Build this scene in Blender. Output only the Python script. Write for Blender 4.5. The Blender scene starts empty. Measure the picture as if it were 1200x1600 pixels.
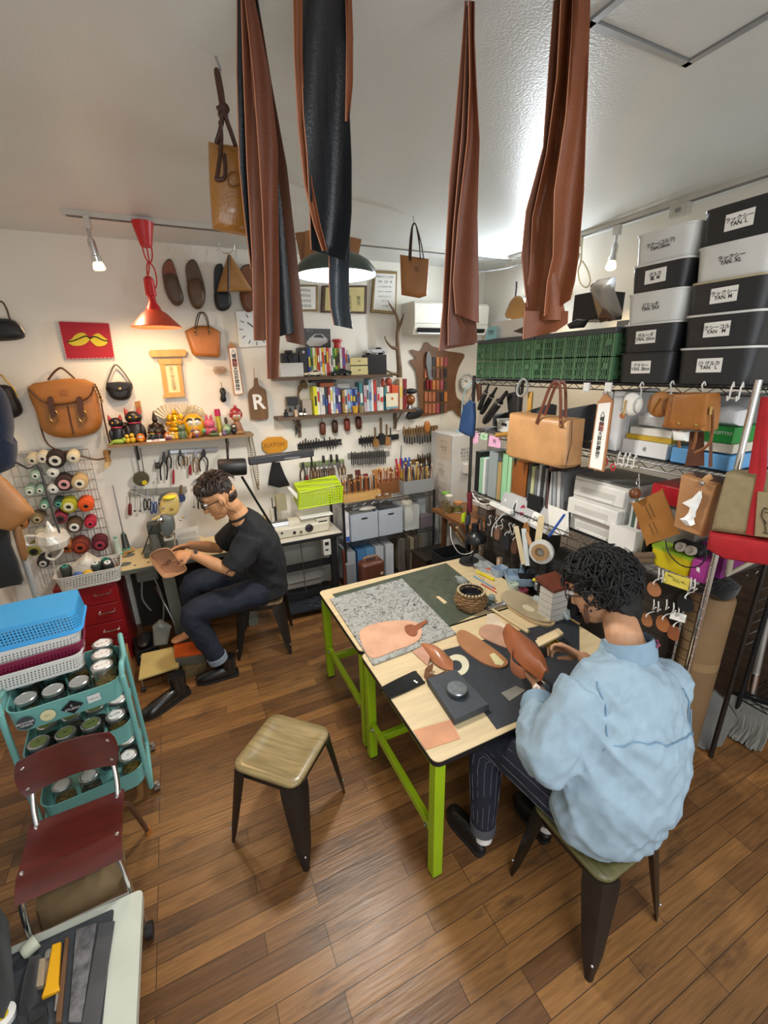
import bpy,bmesh,math,random
from mathutils import Vector as V,Matrix as MX,noise as NZ
R_=random.Random(7)
C=bpy.context.scene.collection
scene=bpy.context.scene
# ------------------------------------------------------------------ camera
FPX=675.0
YAW,PIT,ROL=math.radians(25.0),math.radians(18.6),math.radians(1.2)
CAMP=V((0,0,2.15))
_f=V((math.sin(YAW)*math.cos(PIT),math.cos(YAW)*math.cos(PIT),-math.sin(PIT)))
_r=V((math.cos(YAW),-math.sin(YAW),0));_u=_r.cross(_f)
_rr=_r*math.cos(ROL)-_u*math.sin(ROL);_uu=_r*math.sin(ROL)+_u*math.cos(ROL)
cd=bpy.data.cameras.new('camera');cam=bpy.data.objects.new('camera',cd);C.objects.link(cam)
cd.sensor_fit='VERTICAL';cd.sensor_height=24;cd.lens=FPX/1600*24;cd.clip_start=0.05
cam.matrix_world=MX(((_rr.x,_uu.x,-_f.x,CAMP.x),(_rr.y,_uu.y,-_f.y,CAMP.y),(_rr.z,_uu.z,-_f.z,CAMP.z),(0,0,0,1)))
scene.camera=cam
# ------------------------------------------------------------------ exposure, world, large lights
scene.view_settings.view_transform='Standard';scene.view_settings.look='None'
scene.view_settings.gamma=1;scene.view_settings.use_curve_mapping=False
scene.view_settings.exposure=-0.05
wd=bpy.data.worlds.new('World');scene.world=wd;wd.use_nodes=True
wd.node_tree.nodes['Background'].inputs[0].default_value=(0.9,0.95,1,1)
wd.node_tree.nodes['Background'].inputs[1].default_value=0.14
def area(name,loc,target,sx,sy,power,col):
 l=bpy.data.lights.new(name,'AREA');l.shape='RECTANGLE';l.size=sx;l.size_y=sy;l.energy=power;l.color=col
 o=bpy.data.objects.new(name,l);C.objects.link(o);o.location=loc
 o.rotation_euler=(V(target)-V(loc)).to_track_quat('-Z','Y').to_euler();return o
def point(name,loc,power,col,r=.04):
 l=bpy.data.lights.new(name,'POINT');l.energy=power;l.color=col;l.shadow_soft_size=r
 o=bpy.data.objects.new(name,l);C.objects.link(o);o.location=loc;return o
def spot(name,loc,target,power,col,ang=1.6,r=.04,blend=.6):
 l=bpy.data.lights.new(name,'SPOT');l.energy=power;l.color=col;l.spot_size=ang;l.spot_blend=blend;l.shadow_soft_size=r
 o=bpy.data.objects.new(name,l);C.objects.link(o);o.location=loc
 o.rotation_euler=(V(target)-V(loc)).to_track_quat('-Z','Y').to_euler();return o
COOL=(0.93,0.97,1.0);WARM=(1.0,0.72,0.42)
area('front_fill',(0.7,-1.65,1.7),(0.9,2.5,1.3),3.0,2.2,54,COOL)          # added fill light, unseen, at the front wall opening
area('ceiling_fill',(0.6,-0.5,2.98),(0.6,-0.45,0),1.2,.3,44,COOL)           # second added fill light, overhead behind the photographer
# ------------------------------------------------------------------ pixel -> place helpers (the measured photograph, 1200 x 1600)
def ray(x,y):return _f+_rr*((x-600)/FPX)-_uu*((y-800)/FPX)
def oz(x,y,z):d=ray(x,y);return CAMP+d*((z-CAMP.z)/d.z)
def oy(x,y,Y):d=ray(x,y);return CAMP+d*(Y/d.y)
def ox(x,y,X):d=ray(x,y);return CAMP+d*(X/d.x)
def opl(x,y,p,n):d=ray(x,y);n=V(n);return CAMP+d*((V(p)-CAMP).dot(n)/d.dot(n))
def face(P):                       # horizontal direction from P to the photographer
 n=CAMP-V(P);n.z=0;return n.normalized()
# ------------------------------------------------------------------ materials
_mats={}
def M(name,col,rough=.6,metal=0,var=.12,scale=8,bump=0,bscale=60,coat=0,emit=None,es=0,alpha=1,trans=0,ior=1.45,stretch=None,sheen=0):
 if name in _mats:return _mats[name]
 m=bpy.data.materials.new(name);m.use_nodes=True;nt=m.node_tree;N=nt.nodes;L=nt.links
 b=N['Principled BSDF'];b.inputs['Roughness'].default_value=rough;b.inputs['Metallic'].default_value=metal
 if coat:b.inputs['Coat Weight'].default_value=coat;b.inputs['Coat Roughness'].default_value=.15
 if sheen:b.inputs['Sheen Weight'].default_value=sheen
 c=(*col,1)if len(col)==3 else col
 tc=N.new('ShaderNodeTexCoord');src=tc.outputs['Object']
 if stretch:
  mp=N.new('ShaderNodeMapping');mp.inputs['Scale'].default_value=stretch;L.new(src,mp.inputs[0]);src=mp.outputs[0]
 if var:
  nz=N.new('ShaderNodeTexNoise');nz.inputs['Scale'].default_value=scale;nz.inputs['Detail'].default_value=5;L.new(src,nz.inputs[0])
  rp=N.new('ShaderNodeValToRGB');e=rp.color_ramp.elements
  e[0].position=.3;e[1].position=.7
  e[0].color=tuple(max(0,x*(1-var))for x in c[:3])+(1,);e[1].color=tuple(min(1,x*(1+var))for x in c[:3])+(1,)
  L.new(nz.outputs[0],rp.inputs[0]);L.new(rp.outputs[0],b.inputs['Base Color'])
 else:b.inputs['Base Color'].default_value=c
 if bump:
  nb=N.new('ShaderNodeTexNoise');nb.inputs['Scale'].default_value=bscale;nb.inputs['Detail'].default_value=3;L.new(src,nb.inputs[0])
  bp=N.new('ShaderNodeBump');bp.inputs['Strength'].default_value=bump;bp.inputs['Distance'].default_value=.01
  L.new(nb.outputs[0],bp.inputs['Height']);L.new(bp.outputs[0],b.inputs['Normal'])
 if emit:b.inputs['Emission Color'].default_value=(*emit,1);b.inputs['Emission Strength'].default_value=es
 if alpha<1:b.inputs['Alpha'].default_value=alpha
 if trans:b.inputs['Transmission Weight'].default_value=trans;b.inputs['IOR'].default_value=ior
 _mats[name]=m;return m
def hexc(h):
 h=h.lstrip('#');r=[int(h[i:i+2],16)/255 for i in(0,2,4)]
 return tuple(x/12.92 if x<=.04045 else((x+.055)/1.055)**2.4 for x in r)
def P(h,rough=.5,**k):           # plain paint / plastic by colour
 return M('paint_%s_%d'%(h.lstrip('#'),int(rough*100)),hexc(h),rough,var=k.pop('var',.05),**k)
def lea(h,rough=.45,**k):return M('leather_'+h+str(int(rough*100)),hexc(h),rough,var=k.pop('var',.16),scale=7,bump=.18,bscale=140,**k)
def cloth(h,**k):return M('cloth_'+h,hexc(h),.9,var=k.pop('var',.1),scale=30,bump=.25,bscale=300,sheen=.2,**k)
def wood(h,var=.3,stretch=(30,3,30),rough=.5,**k):return M('wood_%s_%d_%s'%(h,int(rough*100),'-'.join('%g'%q for q in stretch)),hexc(h),rough,var=var,scale=1.0,stretch=stretch,**k)
CHROME=M('chrome',(.75,.75,.76),.16,1,var=.04);STEEL=M('brushed_steel',(.5,.51,.53),.32,1,var=.1)
DSTEEL=M('dark_steel',(.05,.05,.055),.4,.6,var=.15);BLACK=P('17181a',.5);BLKM=M('black_metal',(.018,.018,.02),.42,.4,var=.1)
WHITE=P('e9e8e4',.45);BRASS=M('brass',(.65,.45,.16),.28,1,var=.08);GOLD=M('gold_paint',hexc('d9a21a'),.25,.55,var=.15,scale=20)
GLASS=M('clear_glass',(1,1,1),.03,trans=1,var=0,ior=1.45)
FROST=M('frosted_plastic',(.93,.95,.96),.35,trans=.75,var=0,ior=1.3)
PAPER=M('white_paper',hexc('efede6'),.8,var=.03);INK=M('black_ink',(.012,.012,.014),.7,var=0)
CARD=M('brown_card',hexc('9a7448'),.8,var=.08)
# ------------------------------------------------------------------ mesh builder
class MB:
 def __init__(s):s.v=[];s.f=[];s.m=[];s.cur=0
 def add(s,vs,fs):
  b=len(s.v);s.v+=[V(p)for p in vs]
  for f in fs:s.f.append([b+i for i in f]);s.m.append(s.cur)
  return s
 def obox(s,o,u,v,w):
  o,u,v,w=V(o),V(u),V(v),V(w)
  p=[o,o+u,o+u+v,o+v,o+w,o+u+w,o+u+v+w,o+v+w]
  f=[(0,3,2,1),(4,5,6,7),(0,1,5,4),(1,2,6,5),(2,3,7,6),(3,0,4,7)]
  if u.cross(v).dot(w)<0:f=[t[::-1]for t in f]
  return s.add(p,f)
 def box(s,c,d,rz=0):
  c=V(c);a,b_=math.cos(rz),math.sin(rz);u=V((a,b_,0))*d[0];v=V((-b_,a,0))*d[1];w=V((0,0,d[2]))
  return s.obox(c-u/2-v/2-w/2,u,v,w)
 def tube(s,pts,r,n=8,closed=False,cap=True,flat=1.0,up=None):
  pts=[V(p)for p in pts];k=len(pts)
  if k<2:return s
  rs=r if isinstance(r,(list,tuple))else[r]*k
  vs=[];prev=None
  for i,p in enumerate(pts):
   a=pts[i-1]if(i>0 or closed)else p;b=pts[(i+1)%k]if(i<k-1 or closed)else p
   t=(b-a)
   if t.length<1e-9:t=V((0,0,1))
   t.normalize()
   if up is not None:u=V(up)-t*V(up).dot(t)
   elif prev is None:u=t.cross(V((0,0,1))if abs(t.z)<.9 else V((1,0,0)))
   else:u=prev-t*prev.dot(t)
   if u.length<1e-6:u=t.orthogonal()
   u.normalize();prev=u;w=t.cross(u)
   rr=rs[i];ru,rw=rr if isinstance(rr,tuple)else(rr,rr*flat)
   for j in range(n):
    q=2*math.pi*j/n;vs.append(p+u*math.cos(q)*ru+w*math.sin(q)*rw)
  fs=[]
  for i in range(k if closed else k-1):
   for j in range(n):
    a=i*n+j;b=i*n+(j+1)%n;i2=(i+1)%k
    fs.append((a,b,i2*n+(j+1)%n,i2*n+j))
  if cap and not closed:fs.append(tuple(range(n))[::-1]);fs.append(tuple((k-1)*n+j for j in range(n)))
  return s.add(vs,fs)
 def cyl(s,a,b,r0,r1=None,n=16):return s.tube([a,b],[r0,r0 if r1 is None else r1],n)
 def lathe(s,prof,loc=(0,0,0),axis=(0,0,1),n=20,sx=1,sy=1,capb=True,capt=True):
  ax=V(axis).normalized();u=ax.orthogonal().normalized()
  if abs(ax.z)>.999:u=V((1,0,0))
  w=ax.cross(u);vs=[];loc=V(loc)
  for r,z in prof:
   for j in range(n):
    q=2*math.pi*j/n;vs.append(loc+ax*z+u*math.cos(q)*r*sx+w*math.sin(q)*r*sy)
  fs=[(i*n+j,i*n+(j+1)%n,(i+1)*n+(j+1)%n,(i+1)*n+j)for i in range(len(prof)-1)for j in range(n)]
  if len(prof)==2 and abs(prof[0][1]-prof[1][1])<1e-9:capb=capt=False
  if capb and prof[0][0]>1e-5:fs.append(tuple(range(n))[::-1])
  if capt and prof[-1][0]>1e-5:fs.append(tuple((len(prof)-1)*n+j for j in range(n)))
  return s.add(vs,fs)
 def ball(s,c,r,n=14,m=9,rot=None):
  rx,ry,rz=r if isinstance(r,(tuple,list))else(r,r,r);vs=[];c=V(c)
  for i in range(m+1):
   t=math.pi*i/m
   for j in range(n):
    q=2*math.pi*j/n;p=V((rx*math.sin(t)*math.cos(q),ry*math.sin(t)*math.sin(q),-rz*math.cos(t)))
    vs.append(c+(rot@p if rot else p))
  return s.add(vs,[(i*n+j,i*n+(j+1)%n,(i+1)*n+(j+1)%n,(i+1)*n+j)for i in range(m)for j in range(n)])
 def prism(s,pts,w):          # 3-D outline pushed along w
  pts=[V(p)for p in pts];w=V(w);n=len(pts)
  nn=V((0,0,0))
  for i in range(n):nn+=(pts[i]-pts[0]).cross(pts[(i+1)%n]-pts[0])
  if nn.dot(w)<0:pts=pts[::-1]
  fs=[tuple(range(n))[::-1],tuple(range(n,2*n))]+[(i,(i+1)%n,n+(i+1)%n,n+i)for i in range(n)]
  return s.add(pts+[p+w for p in pts],fs)
 def pillow(s,pts,w,K=5,back=.0,sq=.6,top=.93,edge=0):   # outline inflated along w (front), optional back bulge
  pts=[V(p)for p in pts];w=V(w);n=len(pts);c=sum(pts,V((0,0,0)))/n
  nn=V((0,0,0))
  for i in range(n):nn+=(pts[i]-pts[0]).cross(pts[(i+1)%n]-pts[0])
  if nn.dot(w)<0:pts=pts[::-1]
  rings=[]
  for k in range(K+1):
   t=math.pi/2*k/K;sc=1-(1-math.cos(t))*top*.999;h=math.sin(t)**sq
   rings.append([c+(p-c)*sc+w*h for p in pts])
  bk=[[c+(p-c)*(1-(1-math.cos(math.pi/2*k/3))*top)-w*back*math.sin(math.pi/2*k/3)**sq for p in pts]for k in(3,2,1)]if back else[]
  allr=bk+rings;vs=[p for r in allr for p in r];m=len(allr)
  fs=[(i*n+j,i*n+(j+1)%n,(i+1)*n+(j+1)%n,(i+1)*n+j)for i in range(m-1)for j in range(n)]
  fs+=[tuple(range(n))[::-1],tuple((m-1)*n+j for j in range(n))]
  return s.add(vs,fs)
 def sheet(s,g,th):           # grid of points -> slab of thickness th
  nr,nc=len(g),len(g[0]);g=[[V(p)for p in r]for r in g];vs=[];nn=[]
  for i in range(nr):
   for j in range(nc):
    a=g[min(i+1,nr-1)][j]-g[max(i-1,0)][j];b=g[i][min(j+1,nc-1)]-g[i][max(j-1,0)]
    n=b.cross(a);n=n.normalized()if n.length>1e-12 else V((0,0,1));nn.append(n)
  flat=[p for r in g for p in r]
  vs=[p+n*th/2 for p,n in zip(flat,nn)]+[p-n*th/2 for p,n in zip(flat,nn)];o=nr*nc;fs=[]
  for i in range(nr-1):
   for j in range(nc-1):
    a=i*nc+j;fs.append((a,a+nc,a+nc+1,a+1));fs.append((o+a,o+a+1,o+a+nc+1,o+a+nc))
  for j in range(nc-1):
   fs.append((j,j+1,o+j+1,o+j));a=(nr-1)*nc+j;fs.append((a+1,a,o+a,o+a+1))
  for i in range(nr-1):
   a=i*nc;fs.append((a+nc,a,o+a,o+a+nc));b=a+nc-1;fs.append((b,b+nc,o+b+nc,o+b))
  return s.add(vs,fs)
 def mesh(s,name,mats,smooth=38):
  me=bpy.data.meshes.new(name);me.from_pydata([tuple(p)for p in s.v],[],s.f)
  for m in(mats if isinstance(mats,(list,tuple))else[mats]):me.materials.append(m)
  me.polygons.foreach_set('material_index',s.m)
  bm=bmesh.new();bm.from_mesh(me);bmesh.ops.recalc_face_normals(bm,faces=bm.faces);bm.to_mesh(me);bm.free()
  if smooth:
   me.polygons.foreach_set('use_smooth',[True]*len(me.polygons));me.set_sharp_from_angle(angle=math.radians(smooth))
  return me
 def build(s,name,mats,parent=None,smooth=38,bevel=0,local=False,sub=0):
  if not s.v:return None
  org=V((0,0,0));inv=None
  if parent is not None and not local:inv=WM[parent].inverted()
  if inv is not None:s.v=[inv@p for p in s.v]
  if parent is None:
   xs=[p.x for p in s.v];ys=[p.y for p in s.v];zs=[p.z for p in s.v]
   org=V(((min(xs)+max(xs))/2,(min(ys)+max(ys))/2,min(zs)));s.v=[p-org for p in s.v]
  me=s.mesh(name,mats,smooth);o=bpy.data.objects.new(name,me);C.objects.link(o)
  if parent is not None:o.parent=parent;WM[o]=WM[parent]
  else:o.location=org;WM[o]=MX.Translation(org)
  if bevel:
   b=o.modifiers.new('bevel','BEVEL');b.width=bevel;b.segments=2;b.limit_method='ANGLE';b.angle_limit=.7
  if sub:
   b=o.modifiers.new('subdivision','SUBSURF');b.levels=b.render_levels=sub
  return o
WM={}
def T(name,label,cat,loc=(0,0,0),rz=0,group=None):
 o=bpy.data.objects.new(name,None);C.objects.link(o);o.empty_display_size=.05
 o.location=loc;o.rotation_euler=(0,0,rz);o['label']=label;o['category']=cat
 if group:o['group']=group
 WM[o]=MX.Translation(V(loc))@MX.Rotation(rz,4,'Z');return o
def tag(o,label,cat,group=None,kind=None):
 o['label']=label;o['category']=cat
 if group:o['group']=group
 if kind:o['kind']=kind
 return o
def one(name,mb,mat,label,cat,group=None,**k):return tag(mb.build(name,mat,None,**k),label,cat,group)
def struct(name,mb,mat,parent=None,**k):
 o=mb.build(name,mat,parent,**k)
 if parent is None:o['kind']='structure'
 return o
def dup(root,loc,rz=0,label=None,group=None,mat=None,scale=None):
 r=root.copy();C.objects.link(r);r.location=loc;r.rotation_euler=(0,0,rz)
 if scale:r.scale=scale
 if label:r['label']=label
 if group:r['group']=group
 for ch in list(root.children):
  c=ch.copy();C.objects.link(c);c.parent=r
  for g in list(ch.children):d=g.copy();C.objects.link(d);d.parent=c
 WM[r]=MX.Translation(V(loc))@MX.Rotation(rz,4,'Z');return r
ORD=['first','second','third','fourth','fifth','sixth','seventh','eighth','ninth','tenth','eleventh','twelfth','thirteenth','fourteenth','fifteenth','sixteenth','seventeenth','eighteenth','nineteenth','twentieth']
ORD+=['twenty-'+w for w in ORD[:9]]+['thirtieth']+['thirty-'+w for w in ORD[:9]]+['fortieth']
def text(s,size,o,u,v,mat,parent,name='lettering',ext=.0004,align='CENTER',sp=1.0,bold=0,label=None):
 """lettering lying in the plane (u right, v up) centred on o"""
 cu=bpy.data.curves.new('lettering','FONT');cu.body=s;cu.size=size;cu.align_x=align;cu.align_y='CENTER';cu.space_line=sp
 cu.offset=bold;cu.resolution_u=3
 t=bpy.data.objects.new('lettering_tmp',cu);C.objects.link(t)
 dg=bpy.context.evaluated_depsgraph_get();me=bpy.data.meshes.new_from_object(t.evaluated_get(dg))
 bpy.data.objects.remove(t);bpy.data.curves.remove(cu)
 u=V(u).normalized();v=V(v).normalized();n=u.cross(v);o=V(o)+n*ext
 inv=WM[parent].inverted()if parent else MX()
 for q in me.vertices:q.co=inv@(o+u*q.co.x+v*q.co.y)
 me.materials.clear();me.materials.append(mat)
 ob=bpy.data.objects.new(name,me);C.objects.link(ob)
 if parent:ob.parent=parent;WM[ob]=WM[parent]
 return ob
def bez(p,n=10):                  # smooth curve through points (Catmull-Rom)
 p=[V(q)for q in p];out=[]
 for i in range(len(p)-1):
  a=p[max(i-1,0)];b=p[i];c=p[i+1];d=p[min(i+2,len(p)-1)]
  for k in range(n):
   t=k/n;out.append(.5*((2*b)+(c-a)*t+(2*a-5*b+4*c-d)*t*t+(3*b-a-3*c+d)*t**3))
 return out+[p[-1]]
def smc(p,n=4):
 p=[V(q)for q in p];k=len(p);out=[]
 for i in range(k):
  a,b,c,d=p[i-1],p[i],p[(i+1)%k],p[(i+2)%k]
  for j in range(n):
   t=j/n;out.append(.5*((2*b)+(c-a)*t+(2*a-5*b+4*c-d)*t*t+(3*b-a-3*c+d)*t**3))
 return out
def rrect(o,u,v,r,n=4):        # rounded rectangle outline from corner o
 o,u,v=V(o),V(u),V(v);lu,lv=u.length,v.length;a,b=u/lu,v/lv;out=[]
 for cx,cy,q0 in((lu-r,lv-r,0),(r,lv-r,90),(r,r,180),(lu-r,r,270)):
  for k in range(n+1):
   q=math.radians(q0+90*k/n);out.append(o+a*(cx+r*math.cos(q))+b*(cy+r*math.sin(q)))
 return out
def evald(o):                      # bake an object's modifiers into its mesh
 dg=bpy.context.evaluated_depsgraph_get();me=bpy.data.meshes.new_from_object(o.evaluated_get(dg));old=o.data
 o.modifiers.clear();o.data=me;bpy.data.meshes.remove(old);return o
# ================================================================== the room
XL,XR,YB,YF,ZC=-1.35,3.05,4.0,-1.7,3.05
def floor_mat():
 m=bpy.data.materials.new('maple_strip_floor');m.use_nodes=True;N=m.node_tree.nodes;L=m.node_tree.links;b=N['Principled BSDF']
 tc=N.new('ShaderNodeTexCoord')
 br=N.new('ShaderNodeTexBrick');br.offset=.37;br.offset_frequency=3;br.squash=1
 for k,q in(('Scale',1),('Mortar Size',.0016),('Mortar Smooth',.3),('Bias',0),('Brick Width',.62),('Row Height',.076)):br.inputs[k].default_value=q
 br.inputs['Color1'].default_value=(*hexc('65452a'),1);br.inputs['Color2'].default_value=(*hexc('93683c'),1);br.inputs['Mortar'].default_value=(*hexc('3a2513'),1)
 L.new(tc.outputs['Object'],br.inputs[0])
 mp=N.new('ShaderNodeMapping');mp.inputs['Scale'].default_value=(3,40,1);L.new(tc.outputs['Object'],mp.inputs[0])
 g=N.new('ShaderNodeTexNoise');g.inputs['Scale'].default_value=2;g.inputs['Detail'].default_value=8;L.new(mp.outputs[0],g.inputs[0])
 gr=N.new('ShaderNodeValToRGB');gr.color_ramp.elements[0].position=.3;gr.color_ramp.elements[0].color=(.62,.6,.58,1);gr.color_ramp.elements[1].position=.65;gr.color_ramp.elements[1].color=(1.08,1.06,1.02,1);L.new(g.outputs[0],gr.inputs[0])
 m1=N.new('ShaderNodeMix');m1.data_type='RGBA';m1.blend_type='MULTIPLY';m1.inputs[0].default_value=.8;L.new(br.outputs[0],m1.inputs[6]);L.new(gr.outputs[0],m1.inputs[7])
 # scuffs and worn dark stains
 mp2=N.new('ShaderNodeMapping');mp2.inputs['Scale'].default_value=(2.2,8,1);L.new(tc.outputs['Object'],mp2.inputs[0])
 s=N.new('ShaderNodeTexNoise');s.inputs['Scale'].default_value=1.7;s.inputs['Detail'].default_value=7;s.inputs['Roughness'].default_value=.65;L.new(mp2.outputs[0],s.inputs[0])
 sr=N.new('ShaderNodeValToRGB');sr.color_ramp.elements[0].position=.55;sr.color_ramp.elements[0].color=(0,0,0,1);sr.color_ramp.elements[1].position=.72;sr.color_ramp.elements[1].color=(1,1,1,1);L.new(s.outputs[0],sr.inputs[0])
 m2=N.new('ShaderNodeMix');m2.data_type='RGBA';m2.inputs[7].default_value=(*hexc('33251b'),1)
 sc=N.new('ShaderNodeMath');sc.operation='MULTIPLY';sc.inputs[1].default_value=.72;L.new(sr.outputs[0],sc.inputs[0]);L.new(sc.outputs[0],m2.inputs[0]);L.new(m1.outputs[2],m2.inputs[6])
 L.new(m2.outputs[2],b.inputs['Base Color'])
 rr=N.new('ShaderNodeMapRange');rr.inputs[3].default_value=.24;rr.inputs[4].default_value=.46;L.new(s.outputs[0],rr.inputs[0]);L.new(rr.outputs[0],b.inputs['Roughness'])
 bp=N.new('ShaderNodeBump');bp.inputs['Strength'].default_value=.35;bp.inputs['Distance'].default_value=.004
 h=N.new('ShaderNodeMath');h.operation='SUBTRACT';L.new(g.outputs[0],h.inputs[0]);L.new(br.outputs['Fac'],h.inputs[1]);L.new(h.outputs[0],bp.inputs['Height']);L.new(bp.outputs[0],b.inputs['Normal'])
 return m
WALLM=M('white_plaster',hexc('e6e1d6'),.75,var=.035,scale=1.6,bump=.06,bscale=90)
CEILM=M('gloss_painted_ceiling',hexc('d3d6d4'),.34,var=.05,scale=1.3,bump=.16,bscale=110)
def slab(name,x0,x1,y0,y1,z0,z1,m):return struct(name,MB().box(((x0+x1)/2,(y0+y1)/2,(z0+z1)/2),(x1-x0,y1-y0,z1-z0)),m)
slab('floor',XL-.1,XR+.1,YF-.1,YB+.1,-.1,0,floor_mat())
slab('ceiling',XL-.1,XR+.1,YF-.1,YB+.1,ZC,ZC+.1,CEILM)
slab('wall_back',XL-.1,XR+.1,YB,YB+.1,0,ZC,WALLM)
slab('wall_right',XR,XR+.1,YF,YB,0,ZC,WALLM)
slab('wall_left',XL-.1,XL,YF,YB,0,ZC,WALLM)
mb=MB()                                                             # wall behind the photographer; its opening is made up for the fill light
for x0,x1,z0,z1 in((XL,-.85,0,ZC),(2.25,XR,0,ZC),(-.85,2.25,0,.55),(-.85,2.25,2.85,ZC)):
 mb.box(((x0+x1)/2,YF+.02,(z0+z1)/2),(x1-x0,.06,z1-z0))
struct('wall_front',mb,WALLM)
# ceiling hatch with a grey aluminium frame
HF=M('hatch_aluminium',(.36,.37,.38),.4,.5,var=.05)
mb=MB();hx0,hx1,hy0,hy1=1.20,1.652,.72,1.178
for a,b_,c,d in((hx0,hx1,hy1-.022,hy1),(hx0,hx1,hy0,hy0+.022),(hx0,hx0+.022,hy0,hy1),(hx1-.022,hx1,hy0,hy1)):
 mb.box(((a+b_)/2,(c+d)/2,ZC-.003),(b_-a,d-c,.012))
tr=struct('trim_1',mb,HF);struct('hatch_panel',MB().box(((hx0+hx1)/2,(hy0+hy1)/2,ZC-.001),(.40,.40,.006)),CEILM,tr)
RAILM=M('rail_enamel',hexc('c9c6bd'),.45,var=.05)
t=T('ceiling_light_rail','white light track running along the ceiling in front of the back wall','light track',(-.42,3.44,ZC))
MB().box((1.25,3.44,ZC-.014),(3.34,.034,.028)).build('rail',RAILM,t)
MB().box((1.25,3.425,ZC-.0295),(3.30,.004,.003)).box((1.25,3.45,ZC-.0295),(3.30,.004,.003)).build('slot',DSTEEL,t)
t=T('ceiling_light_rail','white light track running along the ceiling above the right-hand shelves','light track',(2.88,1.4,ZC))
MB().box((2.88,1.3,ZC-.014),(.034,4.2,.028)).build('rail',RAILM,t)
MB().box((2.865,1.3,ZC-.0295),(.004,4.1,.003)).box((2.89,1.3,ZC-.0295),(.004,4.1,.003)).build('slot',DSTEEL,t)
p=ox(1063,330,2.88)
t=T('rail_adapter_box','small white track adapter box beside the upper right bins','track adapter',(2.88,p.y,ZC-.1))
MB().box((2.88,p.y,ZC-.06),(.045,.11,.065)).build('case',RAILM,t,bevel=.004)
MB().box((2.855,p.y,ZC-.06),(.006,.03,.02)).build('switch',P('8b8a86'),t)
BULB=M('warm_lamp_glass',(1,.8,.5),.3,var=0,emit=(1,.62,.25),es=6)
def track_spot(px,py0,py1,px1,P0,label,aim,power):
 """px,py0: foot of the rail adapter; px1,py1: lamp face"""
 t=T('track_spotlight',label,'spotlight',P0)
 a=P0;d=V(aim)-a;d.normalize()
 MB().box(a+V((0,0,-.035)),(.032,.05,.07)).build('adapter',RAILM,t,bevel=.003)
 j=a+V((0,0,-.13));MB().cyl(a+V((0,0,-.06)),j,.009,n=10).build('stem',STEEL,t)
 e=j+d*.10
 MB().lathe([(.012,-.02),(.021,0),(.021,.075),(.027,.08),(.027,.11)],j,d,n=18).build('lamp_holder',CHROME,t)
 MB().lathe([(.020,.10),(.030,.125),(.034,.145),(.028,.155),(.0,.158)],j,d,n=18).build('bulb',BULB,t)
 spot('track_spot_beam',j+d*.2,j+d*2,power,WARM,2.3,.04,.8)
 return t
track_spot(0,0,0,0,V((-.30,3.44,ZC-.02)),'warm track spotlight at the left end of the back rail',(-.18,3.58,1.8),30)
track_spot(0,0,0,0,V((2.88,ox(965,355,2.88).y,ZC-.02)),'warm track spotlight beside the stacked bins on the right',(2.55,2.2,1.9),30)
track_spot(0,0,0,0,V((2.88,ox(905,375,2.88).y,ZC-.02)),'added track spotlight hidden behind the rightmost hanging leather',(2.5,3.0,1.9),26)  # spotlight added to make the ceiling highlight, out of sight behind the leather
# red pendant over the figurine shelf
RED=P('c01a1c',.4)
c0=oz(222,346,ZC-.02);c0.y=3.42
t=T('pendant_lamp','red metal pendant lamp over the figurine shelf with knotted cord','pendant lamp',(c0.x,c0.y,ZC))
MB().lathe([(.062,0),(.058,-.02),(.036,-.12),(.030,-.135),(0,-.137)],(c0.x,c0.y,ZC-.028)).build('canopy',RED,t)
b0=oy(245,512,3.42);zb=b0.z;bx=b0.x
top=V((c0.x,c0.y,ZC-.16));cap=V((bx,3.42,zb+.30));mid=oy(233,410,3.42)
mb=MB();mb.tube(bez([top,(mid.x,3.42,mid.z+.12),(mid.x,3.42,mid.z),cap]),.0045,6)
for s_ in(-1,1):
 for k in(-1,1):
  cc=V((mid.x,3.42,mid.z+k*.075));mb.tube([cc+V((.028*s_*math.sin(q)*(1 if s_>0 else .8),.012*s_,.075*math.cos(q)))for q in[math.pi*i/8 for i in range(9)]],.0045,6)
mb.build('cord',RED,t)
MB().lathe([(.016,.30),(.030,.285),(.032,.19),(.022,.185),(.024,.15),(.042,.12),(.046,.10)],(bx,3.42,zb)).build('socket',RED,t)
MB().lathe([(.044,.105),(.075,.085),(.152,.004),(.152,0),(.145,.004),(.07,.075),(.03,.09)],(bx,3.42,zb),n=40,capb=False).build('lamp_shade',M('orange_red_enamel',hexc('b8452c'),.4,var=.06),t)
MB().ball((bx,3.42,zb+.045),.032).build('bulb',BULB,t)
point('red_pendant_glow',(bx,3.42,zb+.0),14,WARM,.05)
# green dome pendant over the workbench
g=CAMP+ray(525,432).normalized()*2.42;gz=g.z;gx,gy=g.x,g.y
GREEN=M('green_enamel',hexc('3e4a42'),.3,var=.08)
t=T('pendant_lamp','large green enamel dome lamp with glowing white inside, above the workbench','pendant lamp',(gx,gy,gz))
MB().lathe([(.198,0),(.200,.006),(.192,.03),(.165,.062),(.12,.088),(.06,.10),(.045,.105),(.045,.15),(.03,.165)],(gx,gy,gz-.0),n=44,capb=False).build('lamp_shade',GREEN,t)
MB().lathe([(.194,.003),(.186,.028),(.16,.058),(.115,.083),(.03,.094)],(gx,gy,gz),n=44,capb=False).build('reflector',M('white_reflector',(.95,.95,.93),.5,var=0,emit=(1,1,.97),es=2.2),t)
MB().ball((gx,gy,gz+.045),(.05,.05,.04)).build('bulb',M('white_bulb',(1,1,1),.4,var=0,emit=(1,1,.96),es=14),t)
MB().cyl((gx,gy,gz+.16),(gx,gy,ZC),.004,n=6).build('cord',BLACK,t)
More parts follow.
